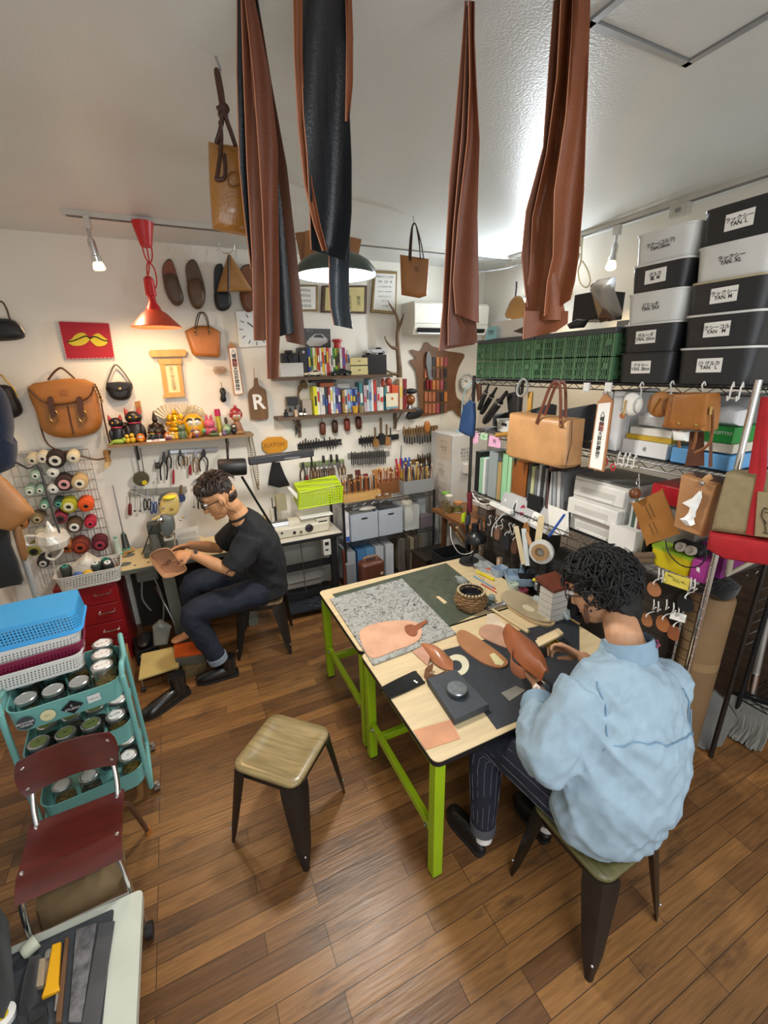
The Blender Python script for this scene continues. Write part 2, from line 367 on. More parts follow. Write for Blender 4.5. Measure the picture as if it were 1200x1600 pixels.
spot('dome_lamp_beam',(gx,gy,gz+.0),(gx,gy,0),112,(1,.97,.9),2.75,.12,.5)
# fluorescent strip high on the right wall behind the hanging leather
t=T('wall_striplight','white fluorescent strip light high on the right wall behind the hanging leather','strip light',(3.0,3.17,2.66))
MB().box((3.03,3.17,2.68),(.04,.62,.06)).build('housing',WHITE,t)
MB().cyl((2.99,2.88,2.68),(2.99,3.46,2.68),.014,n=12).build('tube',M('cool_tube',(1,1,1),.4,var=0,emit=(.85,.93,1),es=18),t)
area('strip_light_glow',(2.96,3.17,2.68),(1.5,2.6,2.75),.05,.55,26,(.85,.93,1))
# ================================================================== shared shapes
def rr2(w,d,r,n=4):             # rounded rectangle in the plane, centred
 out=[]
 for cx,cy,q0 in((w/2-r,d/2-r,0),(-w/2+r,d/2-r,90),(-w/2+r,-d/2+r,180),(w/2-r,-d/2+r,270)):
  for k in range(n+1):
   q=math.radians(q0+90*k/n);out.append((cx+r*math.cos(q),cy+r*math.sin(q)))
 return out
def tub(mb,c,w,d,h,r=.02,th=.003,flare=.0,rz=0,rim=0,open_=True,tz=0):
 """open box with rounded corners; flare: extra half width at the top; rim: out-turned lip"""
 c=V(c);a,b=math.cos(rz),math.sin(rz)
 def ring(ex,z):return[c+V((x*a-y*b,x*b+y*a,z))for x,y in rr2(w+2*ex,d+2*ex,max(r+ex,.001))]
 R=[ring(0,0),ring(flare,h)]
 if rim:R+=[ring(flare+rim,h),ring(flare+rim,h+rim*.6),ring(flare-th,h+rim*.6)]
 if open_:R+=[ring(flare-th,h),ring(-th,th)]
 n=len(R[0]);vs=[p for q in R for p in q];m=len(R)
 fs=[(i*n+j,i*n+(j+1)%n,(i+1)*n+(j+1)%n,(i+1)*n+j)for i in range(m-1)for j in range(n)]
 fs+=[tuple(range(n))[::-1],tuple((m-1)*n+j for j in range(n))]
 return mb.add(vs,fs)
def holes(name,col,pitch,rad,z0,z1,rough=.45,slot=1.0,ang=0):
 """plastic with real see-through punched holes on the side walls (object space)"""
 if name in _mats:return _mats[name]
 m=M(name,col,rough,var=.03);N=m.node_tree.nodes;L=m.node_tree.links;b=N['Principled BSDF']
 tc=N.new('ShaderNodeTexCoord');sp=N.new('ShaderNodeSeparateXYZ');L.new(tc.outputs['Object'],sp.inputs[0])
 def mt(op,a,b_=None):
  q=N.new('ShaderNodeMath');q.operation=op
  for i,x in enumerate((a,b_)):
   if x is None:continue
   if isinstance(x,(int,float)):q.inputs[i].default_value=x
   else:L.new(x,q.inputs[i])
  return q.outputs[0]
 u=mt('ADD',sp.outputs[0],sp.outputs[1]);z=sp.outputs[2]
 fu=mt('SUBTRACT',mt('FRACT',mt('DIVIDE',u,pitch)),.5);fz=mt('SUBTRACT',mt('FRACT',mt('DIVIDE',z,pitch*slot)),.5)
 fz=mt('MULTIPLY',fz,slot)
 d=mt('SQRT',mt('ADD',mt('MULTIPLY',fu,fu),mt('MULTIPLY',fz,fz)))if slot==1.0 else mt('MAXIMUM',mt('ABSOLUTE',fu),mt('SUBTRACT',mt('ABSOLUTE',fz),(slot-1)/2+.12))
 hole=mt('MULTIPLY',mt('LESS_THAN',d,rad/pitch),mt('MULTIPLY',mt('GREATER_THAN',z,z0),mt('LESS_THAN',z,z1)))
 L.new(mt('SUBTRACT',1.0,hole),b.inputs['Alpha']);return m
# ================================================================== workbench: two lime-legged tables side by side
LIME=P('8fae12',.38);TOPW=wood('d3bd94',.1,(4,40,4),.45);EDGEB=P('15151a',.4)
def bench(name,label,x0,x1,y0,y1,zt):
 t=T(name,label,'table',((x0+x1)/2,(y0+y1)/2,0),0,'lime-legged workbenches')
 o=[V((x,y,zt-.026))for x,y in[(a+(x0+x1)/2,b+(y0+y1)/2)for a,b in rr2(x1-x0,y1-y0,.035)]]
 MB().prism(o,(0,0,.022)).build('table_edge',EDGEB,t)
 o=[V((x,y,zt-.004))for x,y in[(a+(x0+x1)/2,b+(y0+y1)/2)for a,b in rr2(x1-x0-.004,y1-y0-.004,.033)]]
 MB().prism(o,(0,0,.004)).build('tabletop',TOPW,t)
 L=.048;zi=zt-.026;i=.012
 for ax,sx in((x0+i,1),(x1-i-L,-1)):
  for ay in(y0+i,y1-i-L):
   lg=MB().obox((ax,ay,.012),(L,0,0),(0,L,0),(0,0,zi-.012)).build('leg',LIME,t,bevel=.003)
   MB().obox((ax+.004,ay+.004,0),(L-.008,0,0),(0,L-.008,0),(0,0,.014)).build('rubber_foot',BLACK,lg)
  mb=MB().obox((ax+.010,y0+i+L,.225),(.028,0,0),(0,y1-y0-2*i-2*L,0),(0,0,.042))
  mb.build('side_stretcher',LIME,t,bevel=.002)
  for yy in(y0+i+L+.03,y1-i-L-.03):MB().cyl((ax+(L+.003 if sx<0 else-.003)*1,yy,.246),(ax+L/2,yy,.246),.008,n=10).build('bolt',STEEL,t)
  MB().obox((ax+.01,y0+i+L,zi-.05),(.03,0,0),(0,y1-y0-2*i-2*L,0),(0,0,.05)).build('apron',LIME,t)
 yc=y1-.17
 MB().obox((x0+i+L-.01,yc,.225),(x1-x0-2*i-2*L+.02,0,0),(0,.03,0),(0,0,.042)).build('cross_stretcher',LIME,t,bevel=.002)
 return t
ZT=.69
bench('work_table','lime-legged work table nearer the photographer, holding the black cutting mat',.695,1.945,1.075,1.832,ZT)
bench('work_table','lime-legged work table farther back, holding the grey scratched board',.700,1.945,1.846,2.60,ZT)
# ================================================================== metal stools with wooden seats
SEATW=wood('8a7850',.28,(70,5,20),.35,coat=.3);STOOLM=M('stool_gunmetal',hexc('332d28'),.38,.55,var=.2)
def make_stool(label,loc,rz,seatm):
 t=T('stool',label,'stool',loc,rz,'metal stools with wooden seats')
 prof=[(0,.432,.0),(0,.447,0),(-.006,.452,0),(-.035,.452,0),(-.06,.444,.0),(-.16,.443,0)]
 rings=[]
 for ex,z,_ in[(-.006,.43,0),(0,.435,0),(0,.447,0),(-.005,.452,0),(-.04,.4525,0),(-.058,.4455,0),(-.10,.4435,0)]:
  rings.append([V((x,y,z))for x,y in rr2(.345+2*ex,.345+2*ex,max(.055+ex,.02),6)])
 n=len(rings[0]);vs=[p for q in rings for p in q];k=len(rings)
 fs=[(i*n+j,i*n+(j+1)%n,(i+1)*n+(j+1)%n,(i+1)*n+j)for i in range(k-1)for j in range(n)]+[tuple(range(n))[::-1],tuple((k-1)*n+j for j in range(n))]
 MB().add(vs,fs).build('seat',seatm,t,local=True,smooth=50)
 mb=MB();tub(mb,(0,0,.395),.322,.322,.036,.05,.004);mb.build('apron',STOOLM,t,local=True)
 for sx in(-1,1):
  for sy in(-1,1):
   mb=MB();q=V((sx,sy,0)).normalized();w=V((-sy,sx,0)).normalized()
   tp=V((sx*.142,sy*.142,.43));ft=V((sx*.200,sy*.200,0))
   a=[]
   for tt,wd,dp in((0,.062,.05),(.12,.062,.045),(.75,.036,.03),(.96,.017,.016),(1,.015,.014)):
    c=tp.lerp(ft,tt)
    a.append([c-w*wd-q*dp*.2,c-w*wd*.55+q*dp*.25,c+q*dp*.5,c+w*wd*.55+q*dp*.25,c+w*wd-q*dp*.2,c-q*dp*.15])
   vs=[p for r in a for p in r];fs=[(i*6+j,i*6+(j+1)%6,(i+1)*6+(j+1)%6,(i+1)*6+j)for i in range(4)for j in range(6)]+[(5,4,3,2,1,0),tuple(24+j for j in range(6))]
   lg=mb.add(vs,fs).build('leg',STOOLM,t,local=True,smooth=30)
   c=tp.lerp(ft,.8);MB().ball(c+q*.017,.006,8,6).build('rivet',STEEL,lg,local=True)
 return t
make_stool('empty metal stool with dished wooden seat standing in the middle of the floor',(.218,1.655,0),math.radians(45),SEATW)
make_stool('metal stool under the man in the denim shirt, its seat worn greenish',(1.243,.765,0),math.radians(2),wood('5f5a38',.3,(60,6,20),.4))
make_stool('metal stool under the man in the black t-shirt by the sewing machine',(.395,3.20,0),math.radians(-15),wood('8b7350',.25,(60,6,20),.4))
# ================================================================== turquoise trolley with baskets and jars
TURQ=P('6fa9a4',.4)
TX,TY,TRZ=-.665,2.23,math.radians(6)
tr=T('utility_trolley','turquoise three-tier steel trolley full of glass jars','trolley',(TX,TY,0),TRZ)
TW,TD=.44,.35
tiers=[(.655,.105),(.395,.10),(.105,.10)]
for z,h in tiers:
 mb=MB();tub(mb,(0,0,z),TW-.02,TD-.02,h,.06,.003,.008,rim=.004);mb.build('tray',TURQ,tr,local=True)
for sx in(-1,1):
 pts=[(sx*.225,-.165,.78),(sx*.228,-.168,.70),(sx*.228,-.168,.12),(sx*.228,-.15,.075),(sx*.228,-.11,.06),(sx*.228,.11,.06),(sx*.228,.15,.075),(sx*.228,.168,.12),(sx*.228,.168,.70),(sx*.225,.165,.78)]
 MB().tube(bez(pts,5),.0125,10).build('frame_tube',TURQ,tr,local=True)
 top=bez([(sx*.225,-.165,.77),(sx*.232,-.14,.825),(sx*.236,-.06,.80),(sx*.238,0,.79),(sx*.236,.06,.80),(sx*.232,.14,.825),(sx*.225,.165,.77)],6)
 MB().tube(top,.0125,10).build('handle',TURQ,tr,local=True)
 pl=[(sx*.226,y,z)for y,z in((-.14,.755),(-.14,.80),(0,.78),(.14,.80),(.14,.755))]
 MB().prism(pl,(sx*.003,0,0)).build('end_plate',TURQ,tr,local=True)
 for sy in(-1,1):
  c=V((sx*.252,sy*.15,0));k=MB().cyl(c+V((0,0,.062)),c+V((0,0,.048)),.012,n=12)
  k.obox(c+V((-.014,-.012,.022)),(.028,0,0),(0,.024,0),(0,0,.026));k=k.build('caster',STEEL,tr,local=True)
  MB().cyl(c+V((-.011,.014,.025)),c+V((.011,.014,.025)),.025,n=18).build('wheel',BLACK,k,local=True)
front=-TD/2+.010-.0105;u_=V((1,0,0));v_=V((0,0,1))
def tl(x,z,y=front-.006):return V((x,y,z))
BADGE=P('3b3f45',.5);CREAM=P('d8cfa0',.6)
s=MB().prism([tl(-.155+.032*math.cos(q*math.pi/12),.705+.032*math.sin(q*math.pi/12))for q in range(24)],(0,-.0008,0)).build('round_sticker',BADGE,tr,local=True)
s2=MB().prism([tl(-.075+.028*math.cos(q*math.pi/12),.707+.028*math.sin(q*math.pi/12))for q in range(24)],(0,-.0008,0)).build('round_sticker',CREAM,tr,local=True)
s3=MB().prism([tl(.015,.745),tl(.058,.71),tl(.015,.672),tl(-.028,.71)],(0,-.0008,0)).build('diamond_sticker',BLACK,tr,local=True)
s4=MB().prism([tl(.075,.735),tl(.125,.738),tl(.126,.70),tl(.076,.697)],(0,-.0008,0)).build('square_sticker',P('d9dad6',.5),tr,local=True)
def lt(sx,x,z,size,m,par):
 w=WM[tr];text(sx,size,w@tl(x,z,front-.0072),w.to_3x3()@u_,v_,m,par)
lt('BROTHER\nTIMERS',-.155,.700,.014,WHITE,s);lt('F.\nSTUDIO',.015,.708,.016,WHITE,s3);lt('MERICAN',.1,.716,.009,INK,s4);lt('EST.',-.075,.707,.014,P('8f8a5a',.6),s2)
# jars
LIDM=M('jar_lid_zinc',(.62,.62,.6),.3,.9,var=.08)
def content(h,h2,k):
 m=M('jar_fill_'+h,hexc(h),.4,.35,var=.55,scale=90,bump=.9,bscale=120);return m
FILL=[content(a,0,0)for a in('8a7434','3a3c40','5d5a48','a08a4a','26282a','6d6f70')]
def jar(c,fill,lab,label,group,r=.042,h=.125,lidm=None):
 t=T('glass_jar',label,'jar',c,R_.random()*6,group)
 MB().lathe([(r*.9,.001),(r,.008),(r,h-.032),(r*.86,h-.018),(r*.82,h-.004),(r*.80,h-.004),(r*.84,h-.02),(r*.96,h-.034),(r*.96,.010),(0,.006)],n=22,capb=True,capt=False).build('glass',GLASS,t,local=True)
 f=R_.uniform(.45,.8)*(h-.03)
 MB().lathe([(0,.008),(r*.94,.009),(r*.94,f*.9),(r*.6,f),(0,f*1.02)],n=18).build('contents',fill,t,local=True)
 MB().lathe([(r*.90,h-.016),(r*.92,h-.014),(r*.92,h),(r*.84,h+.003),(r*.82,h+.001),(0,h+.001)],n=24).build('lid',lidm or LIDM,t,local=True)
 if lab is not None:
  d=MB().lathe([(r*.70,h+.0012),(r*.70,h+.0018),(0,h+.002)],n=24).build('lid_label',lab[0],t,local=True)
  if lab[1]:text(lab[1],r*.42,WM[t]@V((0,0,h+.0021)),(1,.3,0),(-.3,1,0),lab[2],d)
 return t
LW=P('e8e6e0',.5);LR=P('b8474a',.5);LG=P('8a9a58',.5)
def jl(x,y,z):return WM[tr]@V((x,y,z))
G1,G2,G3='jars on the top tray of the turquoise trolley','jars on the middle tray of the turquoise trolley','jars on the bottom tray of the turquoise trolley'
for k,y in enumerate((.115,.012,-.091)):
 jar(jl(.15,y,.66),FILL[(0,0,3)[k]],(LW,('カシメ','ハトメ','ホック')[k],P('a02a2a',.5)),('red-lettered white-lid jar at the far right of the top tray','red-lettered white-lid jar in the middle of the right end of the top tray','white-lid jar of brass fittings at the front right of the top tray')[k],G1,r=.050,h=.16,lidm=LIDM)
for k,x in enumerate((.05,-.05,-.15)):
 jar(jl(x,-.10,.66),FILL[(1,5,3)[k]],None,('jar of grey fittings under the stacked baskets, '+('next to the white-lid jars','second in from the white-lid jars','at the left end of the tray')[k]),G1,r=.045,h=.118)
for k,x in enumerate((.03,-.07,-.165)):jar(jl(x,.05,.66),FILL[k],None,'jar hidden behind the front row under the baskets, '+ORD[k]+' from the right',G1,r=.045,h=.118)
midl=[('KUPE',LW),('W-8',LG),('丸',LG),('中',LG)]
for k in range(4):
 jar(jl(.15-.103*k,-.095,.40),FILL[(0,4,2,0)[k]],(midl[k][1],midl[k][0],INK),('white-lid jar','green-lid jar','green-lid jar','green-lid jar')[k]+' in the front row of the middle tray, '+ORD[k]+' from the right',G2,r=.046)
 jar(jl(.16-.10*k,.03,.40),FILL[(5,1,2,4)[k]],((LW,LG,LG,LG)[k],None,None),'jar in the back row of the middle tray, '+ORD[k]+' from the right',G2,r=.044,h=.12)
for k,(x,y)in enumerate(((.155,-.07),(.15,.05),(-.02,-.1),(-.13,-.09),(.05,.06))):
 jar(jl(x,y,.11),FILL[k],(LW,'ア' if k==0 else None,INK),'jar on the bottom tray behind the red chair, '+('front right','back right','front middle','front left','back middle')[k],G3,r=.045)
# stacked baskets lying on the jars
BZ=.787
def basket(name,label,c,w,d,h,col,rz,inv=False,hz=True):
 t=T(name,label,'basket',c,rz,'plastic baskets stacked on the trolley')
 m=holes('punched_'+col,hexc(col),.0135,.0042,.014,h-.016)
 mb=MB()
 if inv:
  c2=MB();tub(c2,(0,0,0),w,d,h,.03,.003,.012,rim=.006)
  c2.v=[V((p.x,p.y,h-p.z))for p in c2.v];mb.add(c2.v,[f[::-1]for f in c2.f])
 else:tub(mb,(0,0,0),w,d,h,.03,.003,.012,rim=.006)
 mb.build('body',m,t,local=True);return t
bc=(-.80,2.36)
basket('plastic_basket','white punched basket at the bottom of the stack on the trolley',(bc[0]-.02,bc[1]-.03,BZ),.42,.26,.085,'d9d9d4',TRZ)
basket('plastic_basket','wine-red punched basket second from the bottom of the stack',(bc[0]-.01,bc[1]-.01,BZ+.056),.42,.26,.075,'7c1a3e',TRZ+.03)
basket('plastic_basket','white punched basket just under the blue one',(bc[0]-.015,bc[1],BZ+.10),.42,.26,.085,'dddedb',TRZ)
basket('plastic_basket','bright blue basket turned upside down on top of the stack',(bc[0],bc[1]+.01,BZ+.194),.42,.27,.098,'3f9fdc',TRZ-.03,True)
# ================================================================== red school chair
CHW=wood('4f150f',.25,(4,24,24),.3,coat=.4)
ch=T('school_chair','small dark red plywood chair with chrome tube legs, beside the trolley','chair',(-.615,1.63,0),math.radians(2))
g=[]
for i in range(11):
 v=i/10;y=.13-.285*v;row=[]
 for j in range(9):
  u=-1+j/4;wx=.165;z=.425-.012*math.sin(v*3.1)*(1-u*u)-.045*max(0,(v-.78)/.22)**2
  row.append((u*wx,y,z))
 g.append(row)
MB().sheet(g,.011).build('seat',CHW,ch,local=True)
g=[]
for i in range(7):
 v=i/6;row=[]
 for j in range(11):
  u=-1+j/5;wx=.175-.012*(2*v-1)**2-.02*max(0,abs(2*v-1)-.6)
  row.append((u*wx,.185-.035*u*u+.03*v,.55+.15*v))
 g.append(row)
MB().sheet(g,.010).build('backrest',CHW,ch,local=True)
for s in(-1,1):
 MB().tube(bez([(s*.135,.213,.68),(s*.14,.193,.57),(s*.145,.15,.48),(s*.14,.10,.415),(s*.135,-.02,.41),(s*.14,-.12,.395),(s*.155,-.15,.33),(s*.165,-.165,.02)],6),.0105,10).build('tube_frame',CHROME,ch,local=True)
 l=MB().tube(bez([(s*.15,.06,.41),(s*.165,.13,.33),(s*.185,.235,.03)],6),.0105,10).build('leg',M('worn_brown_tube',hexc('6b4a38'),.4,.5,var=.3),ch,local=True)
 MB().lathe([(.013,0),(.015,.004),(.012,.035)],(s*.187,.243,0),n=12).build('rubber_foot',P('b5702c',.5),l,local=True)
 MB().lathe([(.013,0),(.012,.02)],(s*.1655,-.171,0),n=12).build('foot_cap',BLACK,ch,local=True)
MB().tube([(-.16,-.160,.2),(.16,-.160,.2)],.009,8).build('stretcher',CHROME,ch,local=True)
b=MB()
for x,y,z in((-.14,.10,.432),(.14,.10,.432),(-.15,-.08,.432),(.15,-.08,.432)):b.lathe([(.008,-.002),(.006,.003),(0,.004)],(x,y,z),n=10)
for x in(-.145,.145):
 for z in(.575,.665):b.lathe([(.008,0),(.006,.004),(0,.005)],(x,.155+.03*(z-.55)/.15,z),(0,-1,.1),n=10)
b.build('rivet',CHROME,ch,local=True)
one('kraft_bag',MB().pillow([V((x,1.62,z))for x,z in((-.80,.0),(-.50,.0),(-.48,.2),(-.6,.27),(-.78,.22))],(0,-.12,0),back=1),M('kraft_bag',hexc('6f5a3c'),.8,var=.2,bump=.3,bscale=12),'crumpled tan paper bag under the red school chair','bag')
# ================================================================== low dolly with tools, bottom left
dz=.22
dl=T('tool_dolly','low white-rimmed wheeled board at the bottom left corner with tools on it','dolly',(-.72,1.05,0))
mb=MB();x0,x1,y0,y1=-1.08,-.405,.62,1.455
mb.prism([V((a+(x0+x1)/2,b+(y0+y1)/2,dz-.035))for a,b in rr2(x1-x0,y1-y0,.02)],(0,0,.035));mb.build('board',P('c9cdc0',.4),dl)
MB().prism([V((a+(x0+x1)/2-.03,b+(y0+y1)/2,dz))for a,b in rr2(x1-x0-.13,y1-y0-.06,.01)],(0,0,.004)).build('dark_mat',M('grey_felt',hexc('3a3d41'),.95,var=.15,scale=60),dl)
for x,y in((-.43,1.43),(-1.03,1.43),(-.43,.66),(-1.03,.66)):
 c=V((x,y,0));k=MB().obox(c+V((-.014,-.014,.03)),(.028,0,0),(0,.028,0),(0,0,dz-.065)).build('caster',STEEL,dl)
 MB().cyl(c+V((.005,-.011,.03)),c+V((.03,-.011,.03)),.03,n=18).build('wheel',BLACK,k)
def zc(px,py,z=dz+.004):return oz(px,py,z)
def flatbar(name,label,cat,pts,th,m,z=dz+.004,group=None):
 o=[oz(px,py,z)for px,py in pts];return one(name,MB().prism(o,(0,0,th)),m,label,cat,group,bevel=.0015)
flatbar('steel_straightedge','long dark steel straightedge lying on the felt, nearest the white rim','straightedge',[(155,1444),(128,1600),(150,1640),(180,1440)],.006,M('steel_dark',(.10,.10,.11),.5,.5,var=.2))
flatbar('steel_block','mottled grey steel plate lying between the straightedge and the wooden strip','steel plate',[(120,1455),(152,1445),(128,1600),(108,1600)],.012,M('mottled_steel',(.16,.16,.17),.55,.5,var=.6,scale=30))
flatbar('wooden_strip','thin wooden strip with dark edge lying beside the yellow cutter','wooden strip',[(103,1468),(109,1468),(97,1600),(88,1600)],.014,wood('6a4a30'))
cu=T('utility_knife','yellow snap-blade utility knife lying on the tool dolly','knife',zc(80,1525))
MB().prism([zc(x,y,dz+.012)for x,y in((83,1480),(97,1475),(93,1540),(95,1550),(66,1564),(72,1545))],(0,0,.016)).build('handle',P('e2a50e',.4),cu,bevel=.003)
MB().prism([zc(x,y,dz+.016)for x,y in((88,1552),(92,1552),(88,1580),(85,1580))],(0,0,.002)).build('blade',STEEL,cu)
MB().obox(zc(72,1490,dz+.004),(.02,0,0),(0,-.10,0),(0,0,.008)).build('rest',P('9a8c78',.6),cu)
tp=T('plastic_cup','pale grey-green plastic cup lying on its side on the dolly','cup',zc(47,1488))
MB().lathe([(.016,0),(.024,.01),(.025,.045),(.022,.045),(.02,.012),(0,.008)],zc(38,1500)+V((0,0,.027)),(.8,.5,.1),n=20).build('body',P('b9bda9',.45),tp)
for k,(a,lab)in enumerate((([(50,1500),(66,1495),(58,1560),(48,1600),(30,1600),(40,1540)],'black zipped tool case beside the yellow cutter'),([(0,1420),(14,1440),(24,1560),(10,1600),(-40,1600),(-40,1420)],'black soft bag slumped at the left edge beside the dolly tools'))):
 one('tool_case',MB().pillow([zc(x,y)for x,y in a],(0,0,.05+.1*k),K=4),cloth('1b1c1f'),lab,'case')
flatbar('rubber_eraser','tan cork block lying left of the yellow cutter','cork block',[(62,1505),(74,1500),(70,1545),(57,1548)],.02,P('a08e74',.7))
flatbar('rubber_eraser','small grey block at the head of the yellow cutter','block',[(75,1490),(83,1486),(80,1500),(70,1505)],.02,P('7f7a70',.7))
gp=T('glass_pot','small glass pot at the bottom left corner of the dolly','pot',zc(65,1597))
MB().lathe([(.02,0),(.024,.05),(.022,.05),(.018,.004),(0,.004)],zc(65,1597)).build('glass',GLASS,gp)
gp=T('sticker_roll','white round lid with yellow centre at the bottom left corner','lid',zc(10,1592))
MB().lathe([(.03,0),(.032,.02),(.02,.022),(0,.022)],zc(8,1592)).build('lid',WHITE,gp);MB().lathe([(.014,.0222),(0,.024)],zc(8,1592)).build('centre',P('d9b820',.5),gp)
# ================================================================== right-hand wire shelving
def RX(pts,x):return[ox(a,b,x)for a,b in pts]
def BY(pts,y):return[oy(a,b,y)for a,b in pts]
UX,UZ=V((0,-1,0)),V((0,0,1))            # reading directions on faces that look towards -x
BX=V((1,0,0))                               # and on faces that look towards -y
def wire_shelf(par,x0,x1,y0,y1,z,m,pitch=.03,local=False,zz=True,name='wire_shelf'):
 mb=MB();r=.0035
 for h in(0,-.03):
  mb.tube([(x0,y0,z+h),(x1,y0,z+h),(x1,y1,z+h),(x0,y1,z+h)],r,6,closed=True)
 if zz:
  for a,b in(((x0,y0),(x0,y1)),((x1,y0),(x1,y1)),((x0,y0),(x1,y0)),((x0,y1),(x1,y1))):
   a,b=V((*a,z)),V((*b,z));n=max(2,int((b-a).length/.045))
   mb.tube([a.lerp(b,i/n)+V((0,0,0 if i%2 else-.03))for i in range(n+1)],.0022,5)
 n=int((y1-y0)/pitch)
 for i in range(1,n):y=y0+(y1-y0)*i/n;mb.tube([(x0,y,z+.003),(x1,y,z+.003)],.0016,4)
 for k in(.33,.67):mb.tube([(x0+(x1-x0)*k,y0,z),(x0+(x1-x0)*k,y1,z)],.003,5)
 return mb.build(name,m,par,local=local)
def post(par,x,y,z1,m,z0=0,name='post'):
 pr=[(.0125,z0)];z=z0
 while z+.05<z1:pr+=[(.0125,z+.049),(.0115,z+.0492),(.0115,z+.0508),(.0125,z+.051)];z+=.05
 pr.append((.0125,z1));return MB().lathe(pr,(x,y,0),n=14).build(name,m,par,smooth=30)
SX0,SX1,SY0,SY1=2.0,2.46,.93,2.69
ZS1,ZS2,ZS3=2.045,1.69,1.19
BCH=M('black_chrome',(.075,.072,.072),.28,.9,var=.1)
sh=T('wire_shelving','tall black-chrome wire shelving unit along the right wall, crates and bins on top','shelving',(2.23,1.8,0))
for x in(SX0,SX1):
 for y in(SY0,SY1):post(sh,x,y,ZS1+.03,CHROME if(x,y)==(SX0,SY0)else BCH)
for z in(ZS1,ZS2,ZS3):wire_shelf(sh,SX0,SX1,SY0,SY1,z,BCH)
MB().box((2.25,1.8,ZS2+.006),(.42,1.70,.004)).build('shelf_liner',M('dark_liner',(.03,.03,.032),.6,var=.1),sh)
MB().box((2.25,1.8,ZS3+.006),(.42,1.70,.004)).build('shelf_liner',M('dark_liner',(.03,.03,.032),.6,var=.1),sh)
# ---- storage bins on top
BINB=P('26272a',.42,bump=.05);BINW=P('d8d8d4',.4)
INKH=M('marker_ink',(.02,.02,.025),.6,var=0)
def storage_bin(lab,y0,y1,z0,z1,m,rimm,txt,faint=False):
 t=T('storage_bin',lab,'storage bin',(2.2,(y0+y1)/2,z0),0,'plastic bins stacked on the right shelf')
 w,d,h=.42,(y1-y0)-.03,(z1-z0)-.004
 mb=MB();tub(mb,(2.195,(y0+y1)/2,z0),w-.02,d,h,.035,.003,.012);mb.build('body',m,t)
 mb=MB();tub(mb,(2.195,(y0+y1)/2,z1-.010),w+.004,d+.024,.008,.04,.004,.002);mb.build('rim',rimm,t)
 if txt:
  xl=2.195-(w-.02)/2-.0075;yc=(y0+y1)/2+.005;zc_=z0+(z1-z0)*.5;lw,lh=.095,.055
  tilt=V((-.012/.11*.055,0,.055)).normalized()
  if not faint:
   o=V((xl,yc,zc_))
   lb=MB().prism([o+UX*a+tilt*b for a,b in((-lw/2,-lh/2),(lw/2,-lh/2+.002),(lw/2,lh/2+.002),(-lw/2,lh/2))],(-.0012,0,0)).build('paper_label',PAPER,t)
  else:lb=t
  text(txt,.019,V((xl-.0018,yc,zc_)),UX+V((0,0,.03)),tilt,INKH,lb,ext=.0003,sp=.8,bold=.0004)
 return t
zl=[2.055,2.19,2.316,2.444,2.559,2.682]
dl_=[('black bin at the bottom of the left stack, label reading 28cm',BINB,BINB,'ブラマー\nTAN. 28cm',0),('black bin second from the bottom of the left stack, label reading 25cm',BINB,BINW,'ガルーダ\nTAN. 25cm',0),
       ('white bin in the middle of the left stack, marked 29.0',BINW,BINW,'ビリュタ\nTAN. 29.0',1),('black bin second from the top of the left stack, labelled M',BINB,BINW,'グルカ\n黒. M',0),('white bin on top of the left stack, marked 26cm',BINW,BINW,'ラクー(コルク)\nTAN 26cm',1)]
for k,(lab,m,rm,tx,fa)in enumerate(dl_):storage_bin(lab,1.262,1.535,zl[k],zl[k+1],m,rm,tx,fa)
zr=[2.055,2.2,2.326,2.447,2.572,2.70]
dr_=[('black bin at the bottom of the right stack, label with circled character and L',BINB,BINW,'㊚ グルカ\nTAN   L',0),('black bin second from the bottom of the right stack, label ending in M',BINB,BINW,'ラクシーコルク\nTAN   M',0),
       ('black bin in the middle of the right stack, label reading TAN. M',BINB,P('b5a98a',.5),'ラックシー\nTAN. M',0),('white bin second from the top of the right stack, marked TAN. XL',BINW,BINW,'ラックシー\nTAN. XL',1),('black bin on top of the right stack, nearest the ceiling, label reading TAN. L',BINB,BINB,'ラックシー\nTAN. L',0)]
for k,(lab,m,rm,tx,fa)in enumerate(dr_):storage_bin(lab,.955,1.252,zr[k],zr[k+1],m,rm,tx,fa)
